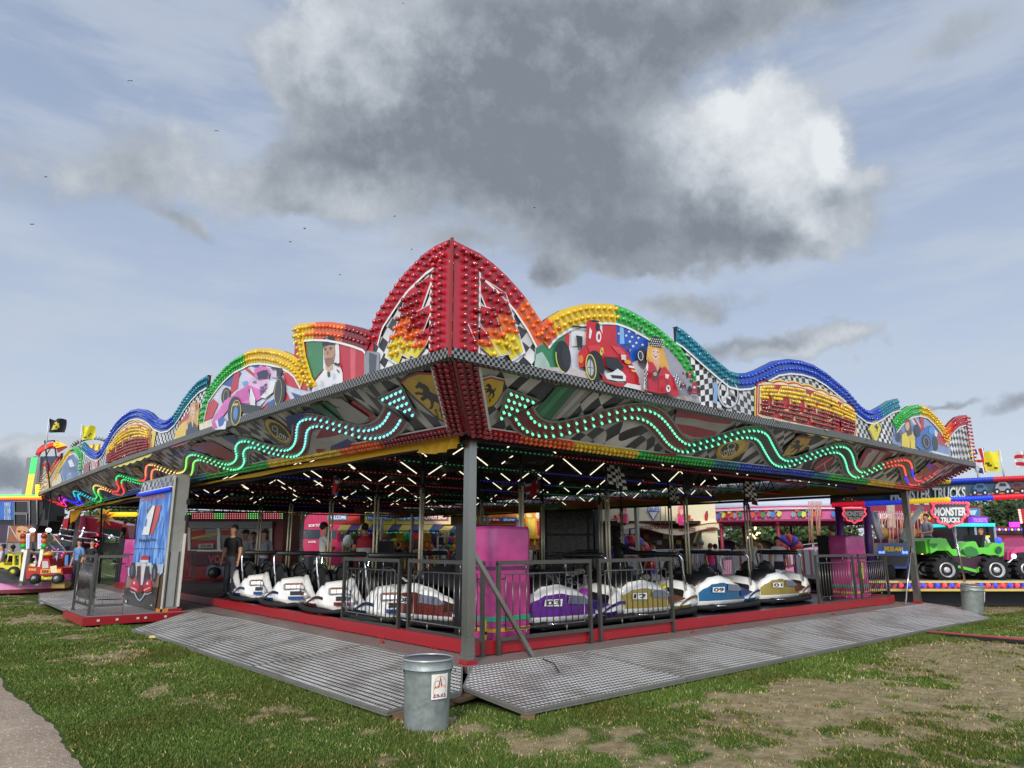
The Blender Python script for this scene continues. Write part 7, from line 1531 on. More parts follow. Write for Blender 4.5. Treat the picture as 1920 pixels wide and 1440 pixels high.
# ---- left: tall screen tower, LED strips, arrow
D=30
t=vthing('screen_tower','tall ride front with black screens, blue panel and rainbow LED bar at far left','fairground ride',40,D)
l=MB(); vpoly(l,[(-60,935),(80,930),(80,965),(68,1000),(-60,1005)],D,M('#101216'),1.5); vpoly(l,[(40,930),(50,858),(76,856),(72,930)],D+.3,M('#787b7e'),1.2); vpoly(l,[(58,930),(62,856),(112,855),(110,930)],D+.4,M('#2a3550'),1.2); l.build('frame',t,view=True)
l=MB(); quad(l,-60,938,26,975,D-.05,M('#2a62b0',var=.4,vs=2)); l.build('blue_panel',t,view=True); l=MB(); vtext(l,'EXTREME',[(8,942),(20,942),(20,975),(8,975)],D-.08,M('#9ab0c8')); l.build('panel_lettering',t,view=True)
for a,b,c,d in ((27,940,53,962),(27,964,50,985),(55,938,69,984)):
    l=MB(); quad(l,a,b,c,d,D-.06,M('#060708',rough=.15)); P=[VP(a,b,D-.1),VP(c,b,D-.1),VP(c,d,D-.1),VP(a,d,D-.1)]; l.tube(P,.025,M('#8a8c90'),5,True); l.build('screen',t,view=True)
l=MB(); 
for i in range(36):
    px=-60+i*3.9
    for j,c in enumerate(('#2fd860','#e8e03a','#f2902a','#f03a2a')): l.box(VP(px,928.5+j*2.6,D-.12),(.06,.04,.045),M(c,em=.9))
for i in range(17):
    p=VP(63-i*.75,860+i*4.4,D-.1)
    for k in range(3): l.box(p+Vector((k*.09-.05,0,0)),(.05,.04,.08),M('#2fe060' if i<7 else '#f2c82a',em=.9))
for i in range(7):
    for k in range(3): l.box(VP(68+k*3,910+i*3.2,D-.1),(.05,.04,.06),M('#f2c82a',em=.9))
l.build('led_cells',t,view=True,kind='stuff')
l=MB(); l.prism([VP(68,985,D),VP(84,950,D),VP(84,975,D),VP(94,977,D),VP(86,986,D)],(0,.8,0),M('#1a1c20')); l.build('side_speaker',t,view=True)
t=vthing('face_poster','large poster of a woman\'s face under the screen tower','poster',28,29)
l=MB(); D=29; quad(l,-40,984,68,1018,D,M('#3a2a40',var=.4,vs=2)); l.build('board',t,view=True)
l=MB(); vflat(l,[(20,986),(62,986),(66,1000),(64,1016),(52,1017),(30,1017),(14,1016),(16,998)],D-.03,M('#8a4f2c')); vflat(l,[(32,988),(40,986),(50,988),(53,998),(51,1008),(45,1016),(38,1016),(32,1008),(29,998)],D-.05,M('#c8905f')); vflat(l,ell(36,997,2.6,1.1,0,8),D-.07,M('#2a1a14')); vflat(l,ell(46,997,2.6,1.1,0,8),D-.07,M('#2a1a14')); vflat(l,ell(41,1010,4,1.5,0,10),D-.07,M('#9a2c30')); vflat(l,[(32,995),(40,994.4),(40,995.2),(32,996)],D-.07,M('#4a2a1c')); vflat(l,[(40.5,999),(42.5,1005),(40,1005)],D-.07,M('#b87a50')); l.build('face',t,view=True)
D=27.5
t=vthing('arrow_sign','curved red bulb arrow sign pointing right on a lattice frame','sign',90,D)
A=[(66,853),(70,842),(80,834),(95,832),(106,833)]; B=[(106,842),(95,841),(85,843),(77,848),(73,856)]
l=MB(); vpoly(l,A+[(106,826)]+[(126,838)]+[(108,849)]+B,D,M('#8a1a20')); l.build('arrow_board',t,view=True)
l=MB(); 
for i in range(26):
    u=i/25
    for k in (-2.2,0,2.2): x=72+u*50; y=846-13*min(1,u*2.2)+ (k if u<.68 else k*2.4*(1-u)*3)+4*max(0,u-.5); l.sph(VP(x,y,D-.04),.035,M('#f03a2a' if u<.6 else '#f2a82a',em=.7),5)
l.build('bulbs',t,view=True,kind='stuff')
l=MB(); 
for px in (84,102): l.tube([gz(px,D,3.3),VP(px,826,D)],.03,DARKM,5)
l.tube([VP(84,828,D),VP(102,826,D)],.025,DARKM,5); l.tube([VP(84,858,D),VP(102,828,D)],.02,DARKM,5); l.tube([gz(84,D,0),gz(84,D,3.4)],.03,DARKM,5); l.build('lattice',t,view=True)
t=vthing('yellow_crown_sign','yellow panelled sign top with dark spiky trim behind the blue bulb wave','sign',172,30)
l=MB(); 
for i in range(6): px=143+i*11; vpoly(l,[(px,846),(px+3,832+2*abs(2.5-i)),(px+10,831+2*abs(2.5-i)),(px+9,846)],30,M('#e0b41c'),.1); vflat(l,[(px+2,844),(px+4.4,835+2*abs(2.5-i)),(px+8.4,834+2*abs(2.5-i)),(px+8,844)],29.96,M('#f0d45a'))
l.build('panels',t,view=True)
l=MB(); 
for i in range(40): a=math.pi*i/39; c=VP(172,846,30.1); p=c+Vector((-1.05*math.cos(a)*.78,0,.5*math.sin(a))); l.tube([p,p+Vector((-.16*math.cos(a),0,.12+.05*(i%2)))],[.03,.005],M('#1c2a1a'),4)
l.tube([VP(150,846,30.2),gz(150,30.2,0)],.04,DARKM,5); l.tube([VP(195,846,30.2),gz(195,30.2,0)],.04,DARKM,5); l.build('spiky_trim',t,view=True)
# traffic light panels, tractor, fire engine, platform
for i,(px,sw,lb) in enumerate([(49,0,'left traffic light panel with red amber and green lamps on its left'),(79,1,'right traffic light panel with red amber and green lamps on its right')]):
    D=24.6; t=vthing('traffic_light_panel',lb,'toy traffic light',px,D,'toy traffic light panels'); l=MB(); vpoly(l,[(px-9,1000),(px+9,999),(px+7,1029),(px-9,1030)],D,M('#dca060')); l.build('box',t,view=True)
    for j,c in enumerate(('#7a2a1a','#b8561c','#1f9a3a')): l=MB(); l.lathe([(.09,0),(.09,.05),(.0,.07)],M(c,rough=.3,em=.15),VP(px+(4 if sw else -5),1005+j*9.5,D-.02),12,(0,-1,0)); l.build('lamp',t,view=True)
    l=MB(); vflat(l,[(px-(7 if sw else -0),1001),(px+(0 if sw else 7),1001),(px+(0 if sw else 6),1028),(px-(8 if sw else 0),1029)],D-.03,M('#ecebe6'))
    for j in range(16): l.sph(VP(px+(-6 if sw else 2)+3*(j%2),1004+(j//2)*3,D-.05),.022,M('#8a9aff',em=.8),5)
    l.build('bulb_panel',t,view=True); l=MB(); l.bx(lx(px-3,D),lx(px+3,D),D+.02,D+.2,.3,VP(px,1030,D).z,M('#e4e0d4')); l.build('post',t,view=True)
    l=MB(); l.sph(VP(px+12,994,D),.075,M('#f4f6ff',em=1.2),8,(1.4,1,1)); l.tube([VP(px+12,994,D),VP(px,1000,D)],.02,DARKM,5); l.build('spot_lamp',t,view=True)
D=24.2
t=vthing('childrens_ride','low childrens ride platform with pastel rainbow edge and grey humped track','fairground ride',20,D)
l=MB(); cx,cyy=lx(-10,D+2.5),D+2.5; n=48; Rr_=2.9
pc=['#8fd07a','#8ad0b8','#8ab8e8','#b89ae0','#e89ac8','#f0a8c0']
for i in range(n):
    a=math.pi+math.pi*i/n*1.0; a2=math.pi+math.pi*(i+1)/n; 
    q=lambda aa,z:(cx+Rr_*1.25*math.cos(aa),cyy+Rr_*math.sin(aa),z); l.add([q(a,.18),q(a2,.18),q(a2,.42),q(a,.42)],[(0,1,2,3)],M(pc[min(5,int(i/n*6))])); l.add([q(a,.06),q(a2,.06),q(a2,.18),q(a,.18)],[(0,1,2,3)],M('#7a2a30'))
l.build('platform_edge',t,view=True); l=MB(); vs=[(cx+Rr_*1.25*math.cos(a),cyy+Rr_*math.sin(a),.42) for a in np.linspace(0,6.283,49)[:-1]]; l.poly(vs,M('#55565a')); l.build('platform_top',t,view=True)
l=MB(); vs=[]; 
for i in range(17):
    u=i/16; x=lx(-30+110*u,D+.4); z=.42+.42*math.exp(-((u-.33)/.25)**2); vs+=[(x,D+.1,z),(x,D+1.5,z)]
l.add(vs,[(i*2,i*2+2,i*2+3,i*2+1) for i in range(16)],M('#3f4146'),True); l.add([v for k,v in enumerate(vs) if k%2==0]+[(v[0],v[1],.42) for k,v in enumerate(vs) if k%2==0],[(i,i+1,18+i,17+i) for i in range(16)],M('#2f3034')); l.build('humped_track',t,view=True)
t=vthing('yellow_edge_box','pale yellow low platform end right of the far left dustbin','platform',107,25); l=MB(); quad(l,96,1094,121,1103,25,M('#e0c26a'),.8); l.build('box',t,view=True)
D=24.9
t=vthing('toy_tractor','yellow childrens ride tractor with black cab frame','ride vehicle',24,D); Y=M('#d9c832',rough=.3,coat=.4)
l=MB(); vpoly(l,[(-2,1056),(6,1054),(8,1060),(38,1060),(38,1070),(30,1066),(20,1066),(12,1074),(2,1074)],D,Y,.6); vpoly(l,[(14,1038),(40,1037),(40,1041),(14,1042)],D,Y,.7); l.build('body',t,view=True)
l=MB(); 
for px in (24,36): vpoly(l,[(px,1041),(px+3,1041),(px+3,1060),(px-1,1060)],D,Y,.08)
l.tube([VP(16,1042,D),VP(12,1058,D)],.02,Y,5); l.build('cab_posts',t,view=True)
for px,r in ((27,.2),(2,.16)): l=MB(); l.lathe([(r*.5,-.1),(r,-.08),(r,.08),(r*.5,.1)],RUBBER,VP(px,1073,D),16,(0,1,0)); l.lathe([(0,-.11),(r*.55,-.1)],M('#c9c22a'),VP(px,1073,D),14,(0,1,0)); l.build('wheel',t,view=True)
D=24.4; RE=M('#b3202a',rough=.3,coat=.4)
t=vthing('toy_fire_engine','small red childrens ride fire engine with yellow lettered panels','ride vehicle',85,D)
l=MB(); vpoly(l,[(50,1066),(53,1062),(74,1063),(77,1052),(80,1048),(92,1048),(94,1062),(100,1063),(116,1065),(118,1077),(75,1079),(50,1086),(49,1078)],D,RE,.8); l.build('body',t,view=True)
l=MB(); vflat(l,[(79,1052),(90,1052),(91,1065),(79,1066)],D-.02,M('#b8b4ae')); vflat(l,[(76,1068),(94,1067),(93,1075),(76,1076)],D-.02,M('#e0b02a')); vflat(l,[(106,1067),(114,1067),(114,1074),(106,1074)],D-.02,M('#e0b02a')); vflat(l,[(94,1062),(106,1060),(107,1074),(95,1074)],D-.025,M('#dccaa0')); vtext(l,'FIRE',[(78,1069),(92,1068.5),(91,1074),(78,1075)],D-.04,M('#7a1a1a')); vflat(l,[(75,1079),(106,1078),(104,1086),(75,1088)],D-.02,M('#18181a')); vtext(l,'Rescue',[(78,1080),(101,1079),(100,1086),(78,1087)],D-.04,M('#e8d02a')); vtext(l,'FIRE',[(54,1066),(68,1066),(68,1070),(54,1070)],D-.03,M('#e8c84a')); l.build('side_painting',t,view=True)
for px in (67,109): l=MB(); l.lathe([(.1,-.1),(.17,-.08),(.17,.08),(.1,.1)],RUBBER,VP(px,1085,D),16,(0,1,0)); l.lathe([(0,-.1),(.09,-.11)],M('#b8bcc0'),VP(px,1085,D),12,(0,1,0)); l.build('wheel',t,view=True)
l=MB(); l.lathe([(.09,0),(.1,.18),(.14,.2)],M('#c0242a'),VP(91,1050,D+.3),12); l.lathe([(.14,0),(.2,.05),(.08,.12),(0,.16)],M('#d9a82a'),VP(91,1042,D+.3),12); l.build('roof_bell',t,view=True)
t=vthing('canopy_struts','grey metal strut frame over the childrens vehicles','frame',60,24.8); l=MB(); D=24.8
for a,b in (((17,986),(12,1030)),((18,986),(42,1026)),((12,1030),(22,1036)),((22,1036),(140,1034)),((72,1000),(110,1036)),((94,998),(126,1036)),((64,1004),(50,990)),((108,1036),(104,1070))): l.tube([VP(*a,D),VP(*b,D)],.022,M('#a8aaac',metal=.4),5)
l.build('struts',t,view=True)
# red swinging ride + sun stars
D=34
t=vthing('red_spinner_ride','red ride with black cushioned pods, chrome rails and white lights behind the left post','fairground ride',170,D)
REDR=M('#a8142a',rough=.35,coat=.3)
l=MB(); vpoly(l,[(108,985),(112,974),(150,968),(200,975),(240,985),(242,1010),(180,1006),(108,1016)],D,REDR,1.2); vpoly(l,[(150,968),(158,966),(166,1020),(150,1024)],D-.1,M('#8a1436'),.8); l.build('body',t,view=True)
l=MB(); vpoly(l,[(110,986),(135,978),(133,1008),(112,1012)],D-.2,BLACK,.6); vflat(l,ell(124,988,6,7,0,14),D-.22,REDR); vpoly(l,[(195,990),(228,994),(226,1006),(195,1002)],D-.2,M('#1f3a2a'),.5); l.build('pods',t,view=True)
l=MB(); 
for y0,y1 in ((990,1000),(1002,1012),(1011,1019)): l.tube([VP(112,y0,D-.5),VP(140,y0+5,D-.5),VP(180,y1,D-.5),VP(185,y1+4,D-.5)],.035,CHROME,6)
l.tube([VP(190,1000,D-.5),VP(245,1014,D-.5)],.035,CHROME,6); l.tube([VP(200,1005,D-.5),VP(245,1018,D-.5)],.03,CHROME,6); l.build('rails',t,view=True)
l=MB(); random.seed(9)
for px,py in [(115,985),(113,990),(111,995),(157,990),(155,995),(154,1000),(152,1004),(150,1006),(180,1012),(209,1004),(205,1008),(188,1014),(112,1001),(117,1010)]: l.sph(VP(px,py,D-.6),.045,M('#eaf2ff',em=1.3),6)
for px,py in [(102,990),(103,1000),(102,1012),(183,1003),(182,1020),(180,1024),(120,1028),(134,1028),(141,1034)]: l.sph(VP(px,py,D-.6),.05,M('#ff3040',em=1.0),6)
l.build('lights',t,view=True,kind='stuff'); l=MB(); quad(l,106,1018,240,1034,D+.5,M('#6d6c6e'),2); l.bx(lx(165,D)-.2,lx(165,D)+.2,D+.5,D+1,0,2,DARKM); l.build('base',t,view=True)
def sunstar(px,py,s,D,label):
    t=vthing('sun_star',label,'decoration',px,D,'yellow sun shaped decorations'); P=[]
    for i in range(18): a=2*math.pi*i/18+.2; r=(15 if i%2 else 6.5)*s; P.append((px+r*math.sin(a)*1.05,py-r*math.cos(a)))
    l=MB(); vpoly(l,P,D,M('#e8b81c'),.06); l.build('rays',t,view=True); l=MB(); vpoly(l,[(px+(x-px)*.6,py+(y-py)*.6) for x,y in P],D-.05,M('#e06a1c'),.04); vflat(l,ell(px,py,4*s,3.6*s,0,12),D-.07,M('#2a4a2c')); l.tube([VP(px,py,D),gz(px,D,0)],.03,DARKM,5); l.build('centre',t,view=True)
sunstar(196,968,1.25,33,'orange and yellow sun decoration behind the far left post')
sunstar(548,966,.8,38,'orange and yellow sun decoration left of the pink lorry cab')
t=vthing('yellow_garland','row of yellow lamps along the edge of the red ride','lights',222,34); l=MB(); 
for i in range(20): l.sph(VP(205+i*2.6,964.5,34),.11,M('#f2b41c',em=.8),6)
l.tube([VP(204,965,34.05),VP(256,965,34.05)],.04,DARKM,5); l.tube([VP(256,965,34.05),gz(256,34.05,0)],.04,DARKM,5); l.build('lamps',t,view=True)
# ---- ticket kiosk along the far side
D=30.6
t=vthing('ticket_kiosk','red flanked kiosk with white shutter box and dark windows behind the track','kiosk',430,D)
l=MB(); l.prism([gz(338,D,0),gz(532,D,0),VP(532,962,D),VP(338,962,D)],(0,2.4,0),M('#8a1420',rough=.4)); l.build('body',t,view=True)
l=MB(); quad(l,338,960,532,975,D-.1,M('#3a1a22'),.1); random.seed(11)
for i in range(46):
    for j in range(3): l.sph(VP(340+i*4.2,963.5+j*4,D-.12),.03,M('#e07a80' if (i//5)%3 else '#7ae07a',em=.7),4)
l.build('bulb_grid',t,view=True,kind='stuff')
l=MB(); quad(l,354,978,510,990,D-.25,M('#a6abb4',rough=.4),.3); 
for i in range(4): quad(l,354,979+i*3,510,979.6+i*3,D-.27,M('#7d828a'),.02)
l.build('shutter_box',t,view=True)
l=MB(); quad(l,357,991,408,1031,D-.1,M('#1a1214',rough=.15)); quad(l,414,991,508,1031,D-.1,M('#121014',rough=.15)); l.build('window',t,view=True)
l=MB(); quad(l,352,989,357,1034,D-.15,WHITE,.1); quad(l,407,990,413,1032,D-.15,WHITE,.1); quad(l,355,1031,505,1034,D-.15,WHITE,.1); quad(l,506,989,510,1034,D-.15,WHITE,.1); l.build('window_frame',t,view=True)
l=MB(); vflat(l,[(358,996),(384,992),(384,1002),(358,1006)],D-.12,M('#c0301c')); vflat(l,[(358,1008),(406,1000),(406,1003),(358,1012)],D-.12,M('#d8b01c')); vflat(l,[(358,1014),(406,1012),(406,1024),(358,1026)],D-.12,M('#a8281c')); vflat(l,[(416,994),(440,992),(440,1002),(416,1004)],D-.12,M('#a8281c')); vflat(l,[(372,1020),(400,1019),(400,1027),(372,1028)],D-.2,M('#b9b6a8')); vtext(l,'£3.00',[(376,1021),(396,1021),(396,1026),(376,1026)],D-.22,M('#5a1a1a')); l.build('reflections_and_price',t,view=True)  # red and yellow reflections painted as flat patches on the glass, plus price card
l=MB(); quad(l,357,1037,505,1060,D-.12,M('#4a1a24')); vtext(l,'VOLTS',[(390,1041),(440,1041),(440,1056),(390,1056)],D-.16,M('#b04a5a'),.04); l.build('lower_panel',t,view=True)
t=vthing('blue_quad','small dark blue ride car parked in front of the ticket kiosk','ride vehicle',415,27); l=MB(); vpoly(l,[(386,1072),(388,1064),(396,1058),(410,1063),(428,1061),(438,1068),(438,1078),(387,1078)],27,M('#16365a',rough=.3,coat=.4),.8); l.build('body',t,view=True)
for px in (401,432): l=MB(); l.lathe([(.1,-.1),(.2,-.08),(.2,.08),(.1,.1)],RUBBER,VP(px,1074,26.9),16,(0,1,0)); l.lathe([(0,-.12),(.12,-.13)],M('#8a8c90'),VP(px,1074,26.9),12,(0,1,0)); l.build('wheel',t,view=True)
# steps with rails, pink lorry cab
t=vthing('ride_steps','grey steps with looping handrails beside the child in magenta','steps',548,39); l=MB(); D=39
for i in range(5): l.bx(lx(536,D)+i*.25,lx(536,D)+i*.25+.3,D,D+1,.0,.25+i*.2,M('#8a8c90'))
l.build('treads',t,view=True); l=MB()
for dx,dy in ((0,0),(14,14),(26,28)): l.tube([VP(524+dx,1010+dy,D),VP(520+dx,992+dy,D),VP(532+dx,990+dy,D),VP(536+dx,1000+dy,D),VP(530+dx,1012+dy,D)],.03,WHITE,6); l.tube([VP(522+dx,1000+dy,D),VP(535+dx,1000+dy,D)],.025,WHITE,6)
l.build('handrail',t,view=True)
D=42
t=vthing('lorry_cab','raspberry pink lorry cab with white lettering above the windscreen','lorry',605,D); LP=M('#c4305e',rough=.3,coat=.5)
l=MB(); vpoly(l,[(570,1040),(566,1004),(572,970),(582,963),(640,958),(640,1060),(576,1060)],D,LP,2.4); l.build('cab',t,view=True)
l=MB(); vpoly(l,[(568,1010),(572,993),(600,993),(600,1010)],D-.03,M('#3a464e',rough=.1),.05); vpoly(l,[(604,994),(630,994),(630,1010),(604,1010)],D-.03,M('#4a565e',rough=.1),.05); l.build('window',t,view=True)
l=MB(); vtext(l,'BOB YORLAND\'S',[(579,983),(622,980),(622,986),(579,988)],D-.04,WHITE,.04); vtext(l,'& SONS',[(578,1014),(592,1014),(592,1018),(578,1018)],D-.04,WHITE,.04); l.build('lettering',t,view=True)
l=MB(); l.lathe([(.2,-.15),(.55,-.12),(.55,.12),(.2,.15)],RUBBER,gz(592,D-.05,.55),18,(0,1,0)); l.lathe([(0,-.16),(.25,-.18)],M('#8a8c90'),gz(592,D-.05,.55),12,(0,1,0)); l.build('wheel',t,view=True)
l=MB(); l.tube([VP(572,992,D-.2),VP(564,986,D-.3),VP(566,972,D-.2),VP(573,966,D-.1)],.04,WHITE,6); l.build('mirror_arm',t,view=True)
# striped prize stall
D=40.5
t=vthing('prize_stall','prize stall with yellow and blue striped awning and bright sign boards','stall',755,D)
l=MB(); 
for px in (645,700,760,820,880): l.bx(lx(px,D+.4)-.05,lx(px,D+.4)+.05,D+.4,D+.5,0,4,M('#8a8478'))
l.bx(lx(640,D),lx(885,D),D+2.4,D+2.5,0,4,M('#8a6a4a')); l.bx(lx(640,D),lx(885,D),D+.3,D+2.5,3.3,3.35,DARKM); l.build('frame',t,view=True)
l=MB(); n=13
for i in range(n):
    p0,p1=640+i*19.2,640+(i+1)*19.2; y0=983+ (3 if i>9 else 0); a,b=VP(p0,y0,D),VP(p1,y0,D); c,d=VP(p1-8,994,D-1.1),VP(p0-8,994,D-1.1); m=M('#3a4472') if i%2 else M('#d8bc5a'); l.add([a,b,c,d],[(0,1,2,3)],m); k=6
    for j in range(k): e=d.lerp(c,j/k); f=d.lerp(c,(j+1)/k); l.add([e,f,f-Vector((0,0,.1)),(e+f)/2-Vector((0,0,.18)),e-Vector((0,0,.1))],[(0,1,2,3,4)],m)
l.build('striped_awning',t,view=True)
for a,b,txt,c1,c2 in ((610,655,'WELCOME','#3a8ad0','#c8301e'),(655,675,'','#d8c03a','#c8301e'),(684,740,'PIZZA BURGERS','#4a9ad8','#e8d048'),(742,790,'THE GREAT','#4a9ad8','#e8d048'),(790,845,'CANDY SHOP','#c84a3a','#e8d8a8')):
    l=MB(); quad(l,a,960,b,983,D-.1,M(c2),.1); l.build('sign_board',t,view=True)
    if txt: l=MB(); quad(l,a+4,964,b-4,976,D-.14,M(c1),.04); vtext(l,txt,[(a+6,966),(b-6,966),(b-6,974),(a+6,974)],D-.2,M('#eef0e8'),.05); l.build('sign_lettering',t,view=True)
l=MB(); 
for i in range(60): px=660+i*2.9; l.box(VP(px,996+(i%2),D-.2),(.055,.03,.16 if i%3 else .08),M(['#35e060','#3a5aff','#e8e03a','#30d0d0'][(i//7)%4],em=1.3))
l.build('led_fringe',t,view=True,kind='stuff')
l=MB(); quad(l,640,1037,885,1040,D-.3,M('#d8c04a'),.1); 
for i in range(34): px=645+i*7; quad(l,px,1040,px+3.4,1066,D-.3,M(['#d8c83a','#3a8ad0','#e0e0dc','#c8402a'][i%4]),.04)
l.build('counter_front',t,view=True)
l=MB(); random.seed(21)
for i in range(90):
    px=648+random.random()*232; py=1002+random.random()*34; c=random.choice(['#c8302a','#e8c030','#3aa0d8','#e0e0e0','#d85aa0','#5ab848','#8a5a34','#f2f0ea','#7a3a8a','#22242a']); l.sph(VP(px,py,D+.3+random.random()),.19+.15*random.random(),M(c,rough=.7),8,(1,.8,1.2))
l.build('hanging_prizes',t,view=True,kind='stuff')
for px,lb in ((750,'left'),(801,'right')):
    l=MB(); quad(l,px-7,999,px+7,1030,D-.35,M('#e0c24a')); quad(l,px-6,1014,px+6,1029,D-.38,M('#c8441e'),.02); vflat(l,ell(px,1021,4,5,0,12),D-.4,M('#e8a82a')); l.build('price_board',t,view=True)
l=MB(); l.sph(VP(783,1000,D-.5),.3,M('#e02a4a',em=.1),12); l.build('red_balloon',t,view=True)
t=vthing('rainbow_ball','orange and green toy ball hanging by the white T-shirt','ball',615,20.5,z=1.9); l=MB(); c=VP(615,1011,20.5); l.sph(c,.09,M('#e8824a'),10); l.sph(c+Vector((.03,-.02,-.04)),.085,M('#6ad84a'),10); l.tube([c,c+Vector((0,0,.8))],.004,BLACK,4); l.build('ball',t,view=True)
# popcorn cart
D=37
t=vthing('popcorn_cart','circus popcorn cart with white framed glass case and starburst front','cart',853,D)
l=MB(); quad(l,821,1023,869,1048,D,M('#2a8ad0')); l.bx(lx(821,D),lx(869,D),D+.05,D+1,.3,VP(845,1023,D).z,M('#b83a8a')); l.build('base',t,view=True)
l=MB(); P=VP(845,1036,D)
for i in range(22):
    a=2*math.pi*i/22; a2=a+math.pi/22; l.poly([P+Vector((0,-.03,0)),P+Vector((.64*math.cos(a),-.03,.32*math.sin(a))),P+Vector((.64*math.cos(a2),-.03,.32*math.sin(a2)))],M(['#e8e4f0','#d83a9a','#8ad0f0'][i%3]))
vtext(l,'CIRCUS',[(828,1037),(863,1037),(863,1045),(828,1045)],D-.06,M('#f0902a'),.06); l.build('painted_front',t,view=True)
l=MB(); 
for a,b in (((821,1006),(869,1006)),((821,1023),(869,1023)),((821,1006),(821,1060)),((869,1006),(869,1060)),((833,1006),(833,1023))): l.tube([VP(*a,D-.03),VP(*b,D-.03)],.035,WHITE,6)
l.build('case_frame',t,view=True); l=MB(); quad(l,834,1007,868,1022,D+.3,M('#b8a020'),.3); quad(l,822,1007,833,1022,D+.3,M('#2a2620'),.3); l.build('popcorn',t,view=True)
l=MB(); vtext(l,'PAY HERE',[(823,998),(866,997),(866,1004),(823,1004)],D-.02,M('#f08a5a'),.05); l.build('lettering',t,view=True)
for px,py,c in ((842,1032,'#5ac86a'),(850,1034,'#e8a03a'),(846,1040,'#e8684a'),(854,1040,'#5ac86a'),(846,1010,'#d85ab0'),(848,1000,'#3a8a4a'),(844,1018,'#2a3a9a')): l=MB(); l.sph(VP(px,py-8 if py>1030 else py,D-.3),.15,M(c,rough=.3),10); l.build('balloon',t,view=True)
# orange drinks stall
D=36
t=vthing('drinks_stall','orange and yellow drinks stall with enjoy the show banner and painted ice cream cups','stall',950,D)
l=MB(); l.prism([gz(880,D,0),gz(1016,D,0),VP(1016,955,D),VP(880,955,D)],(0,2.5,0),M('#c8781c',var=.2)); l.build('body',t,view=True)
l=MB(); quad(l,880,966,924,979,D-.06,M('#d8a020')); vtext(l,'future',[(882,969),(898,969),(898,976),(882,976)],D-.1,WHITE,.04); quad(l,900,970,945,979,D-.1,M('#b8281e')); quad(l,938,970,970,978,D-.14,M('#2a5ab0')); vtext(l,'enjoy the',[(900,971.5),(936,971.5),(936,978),(900,978)],D-.16,WHITE,.04); vtext(l,'show',[(944,971),(966,971),(966,977),(944,977)],D-.2,WHITE,.04); l.build('banner',t,view=True)
l=MB(); vflat(l,[(985,962),(1015,960),(1015,1008),(988,1008)],D-.06,M('#f0a01c')); vflat(l,[(990,972),(1004,972),(1002,1004),(991,1004)],D-.08,M('#f6d048')); vflat(l,[(1006,976),(1015,976),(1015,1004),(1008,1004)],D-.08,M('#b8203a')); vflat(l,ell(992,967,6,4,20,12),D-.1,M('#f4e2a0')); vflat(l,ell(976,970,8,6,0,12),D-.1,M('#e8d03a')); vflat(l,[(968,980),(978,978),(978,992),(968,992)],D-.08,M('#c88ac8')); vflat(l,ell(1009,966,5,7,0,12),D-.1,M('#f6e8d8')); l.build('cup_painting',t,view=True)
l=MB(); quad(l,905,985,965,1040,D-.05,M('#3a2418')); quad(l,900,1007,1015,1010,D-.2,M('#e0b02a'),.2)
for i in range(12): quad(l,902+i*9,1010,905+i*9,1022,D-.15,M(['#c8301e','#e8c030'][i%2]),.04)
l.build('window',t,view=True)
l=MB(); 
for i in range(9): px=990+i*3.4; vpoly(l,[(px,1060),(px,1040),(px+1.2,1037),(px+2.4,1040),(px+2.4,1060)],D-1.5,WHITE,.03)
l.bx(lx(988,D-1.5),lx(1020,D-1.5),D-1.45,D-1.4,.3,.4,WHITE); l.build('picket_fence',t,view=True)
# ---- trees beyond
def tree(px,D,h,w,label,h0='#2a3a1c',seed=1,n=2600,zc=None):
    random.seed(seed); np.random.seed(seed); t=vthing('tree',label,'tree',px,D,'trees beyond the fair'); cx=lx(px,D); l=MB()
    l.tube([(cx,D,-.1),(cx+.1,D,h*.25),(cx-.05,D,h*.5),(cx,D,h*.8)],[.3,.22,.15,.05],M('#3a2e22',rough=.9),8)
    for i in range(7): a=i*2.4; z=h*(.3+.06*i); l.tube([(cx,D,z),(cx+w*.25*math.cos(a),D+w*.25*math.sin(a),z+h*.15),(cx+w*.38*math.cos(a),D+w*.38*math.sin(a),z+h*.25)],[.1,.06,.02],M('#3a2e22',rough=.9),5)
    l.build('trunk',t,view=True)
    cl=[(cx+random.gauss(0,w*.2),D+random.gauss(0,w*.18),h*(.45+.4*random.random()),w*(.13+.1*random.random())) for _ in range(22)]
    vs=[];fs={0:[],1:[],2:[]};k=0
    for i in range(n):
        c=random.choice(cl); d=Vector(np.random.normal(size=3)).normalized(); r=c[3]*(random.random()**.33)*(1+.25*random.random()); p=Vector(c[:3])+d*r; s=.09+.12*random.random()
        u=Vector(np.random.normal(size=3)).normalized(); v=u.cross(d).normalized() if abs(u.dot(d))<.99 else Vector((1,0,0))
        vs+=[p-u*s,p+v*s*.6,p+u*s,p-v*s*.6]; fs[hash(c)%3 if random.random()<.7 else i%3].append((k,k+1,k+2,k+3)); k+=4
    l=MB(); c0=hexc(h0)
    l.add(vs,fs[0],M(h0,rough=.8),False)
    b0_=len(l.v)-len(vs)
    for q,hx_ in ((1,'#3f5526'),(2,'#556b34')):
        m_=l.mi(M(hx_,rough=.8))
        for f in fs[q]: l.f.append(tuple(b0_+j for j in f)); l.m.append(m_); l.sm.append(False)
    l.build('crown',t,view=True)
tl=['tree at the back left behind the red ride','dark tree between the sun decoration and the lorry cab','tree behind the pink lorry cab','tree seen under the arched pink canopy, left part','tree seen under the arched pink canopy, right part','tree behind the purple columns','broad tree right of the big sign','pale green tree above the turquoise kiosk','dark tree at the right edge','low tree beyond the ticket kiosk','distant tree left of the food stand']
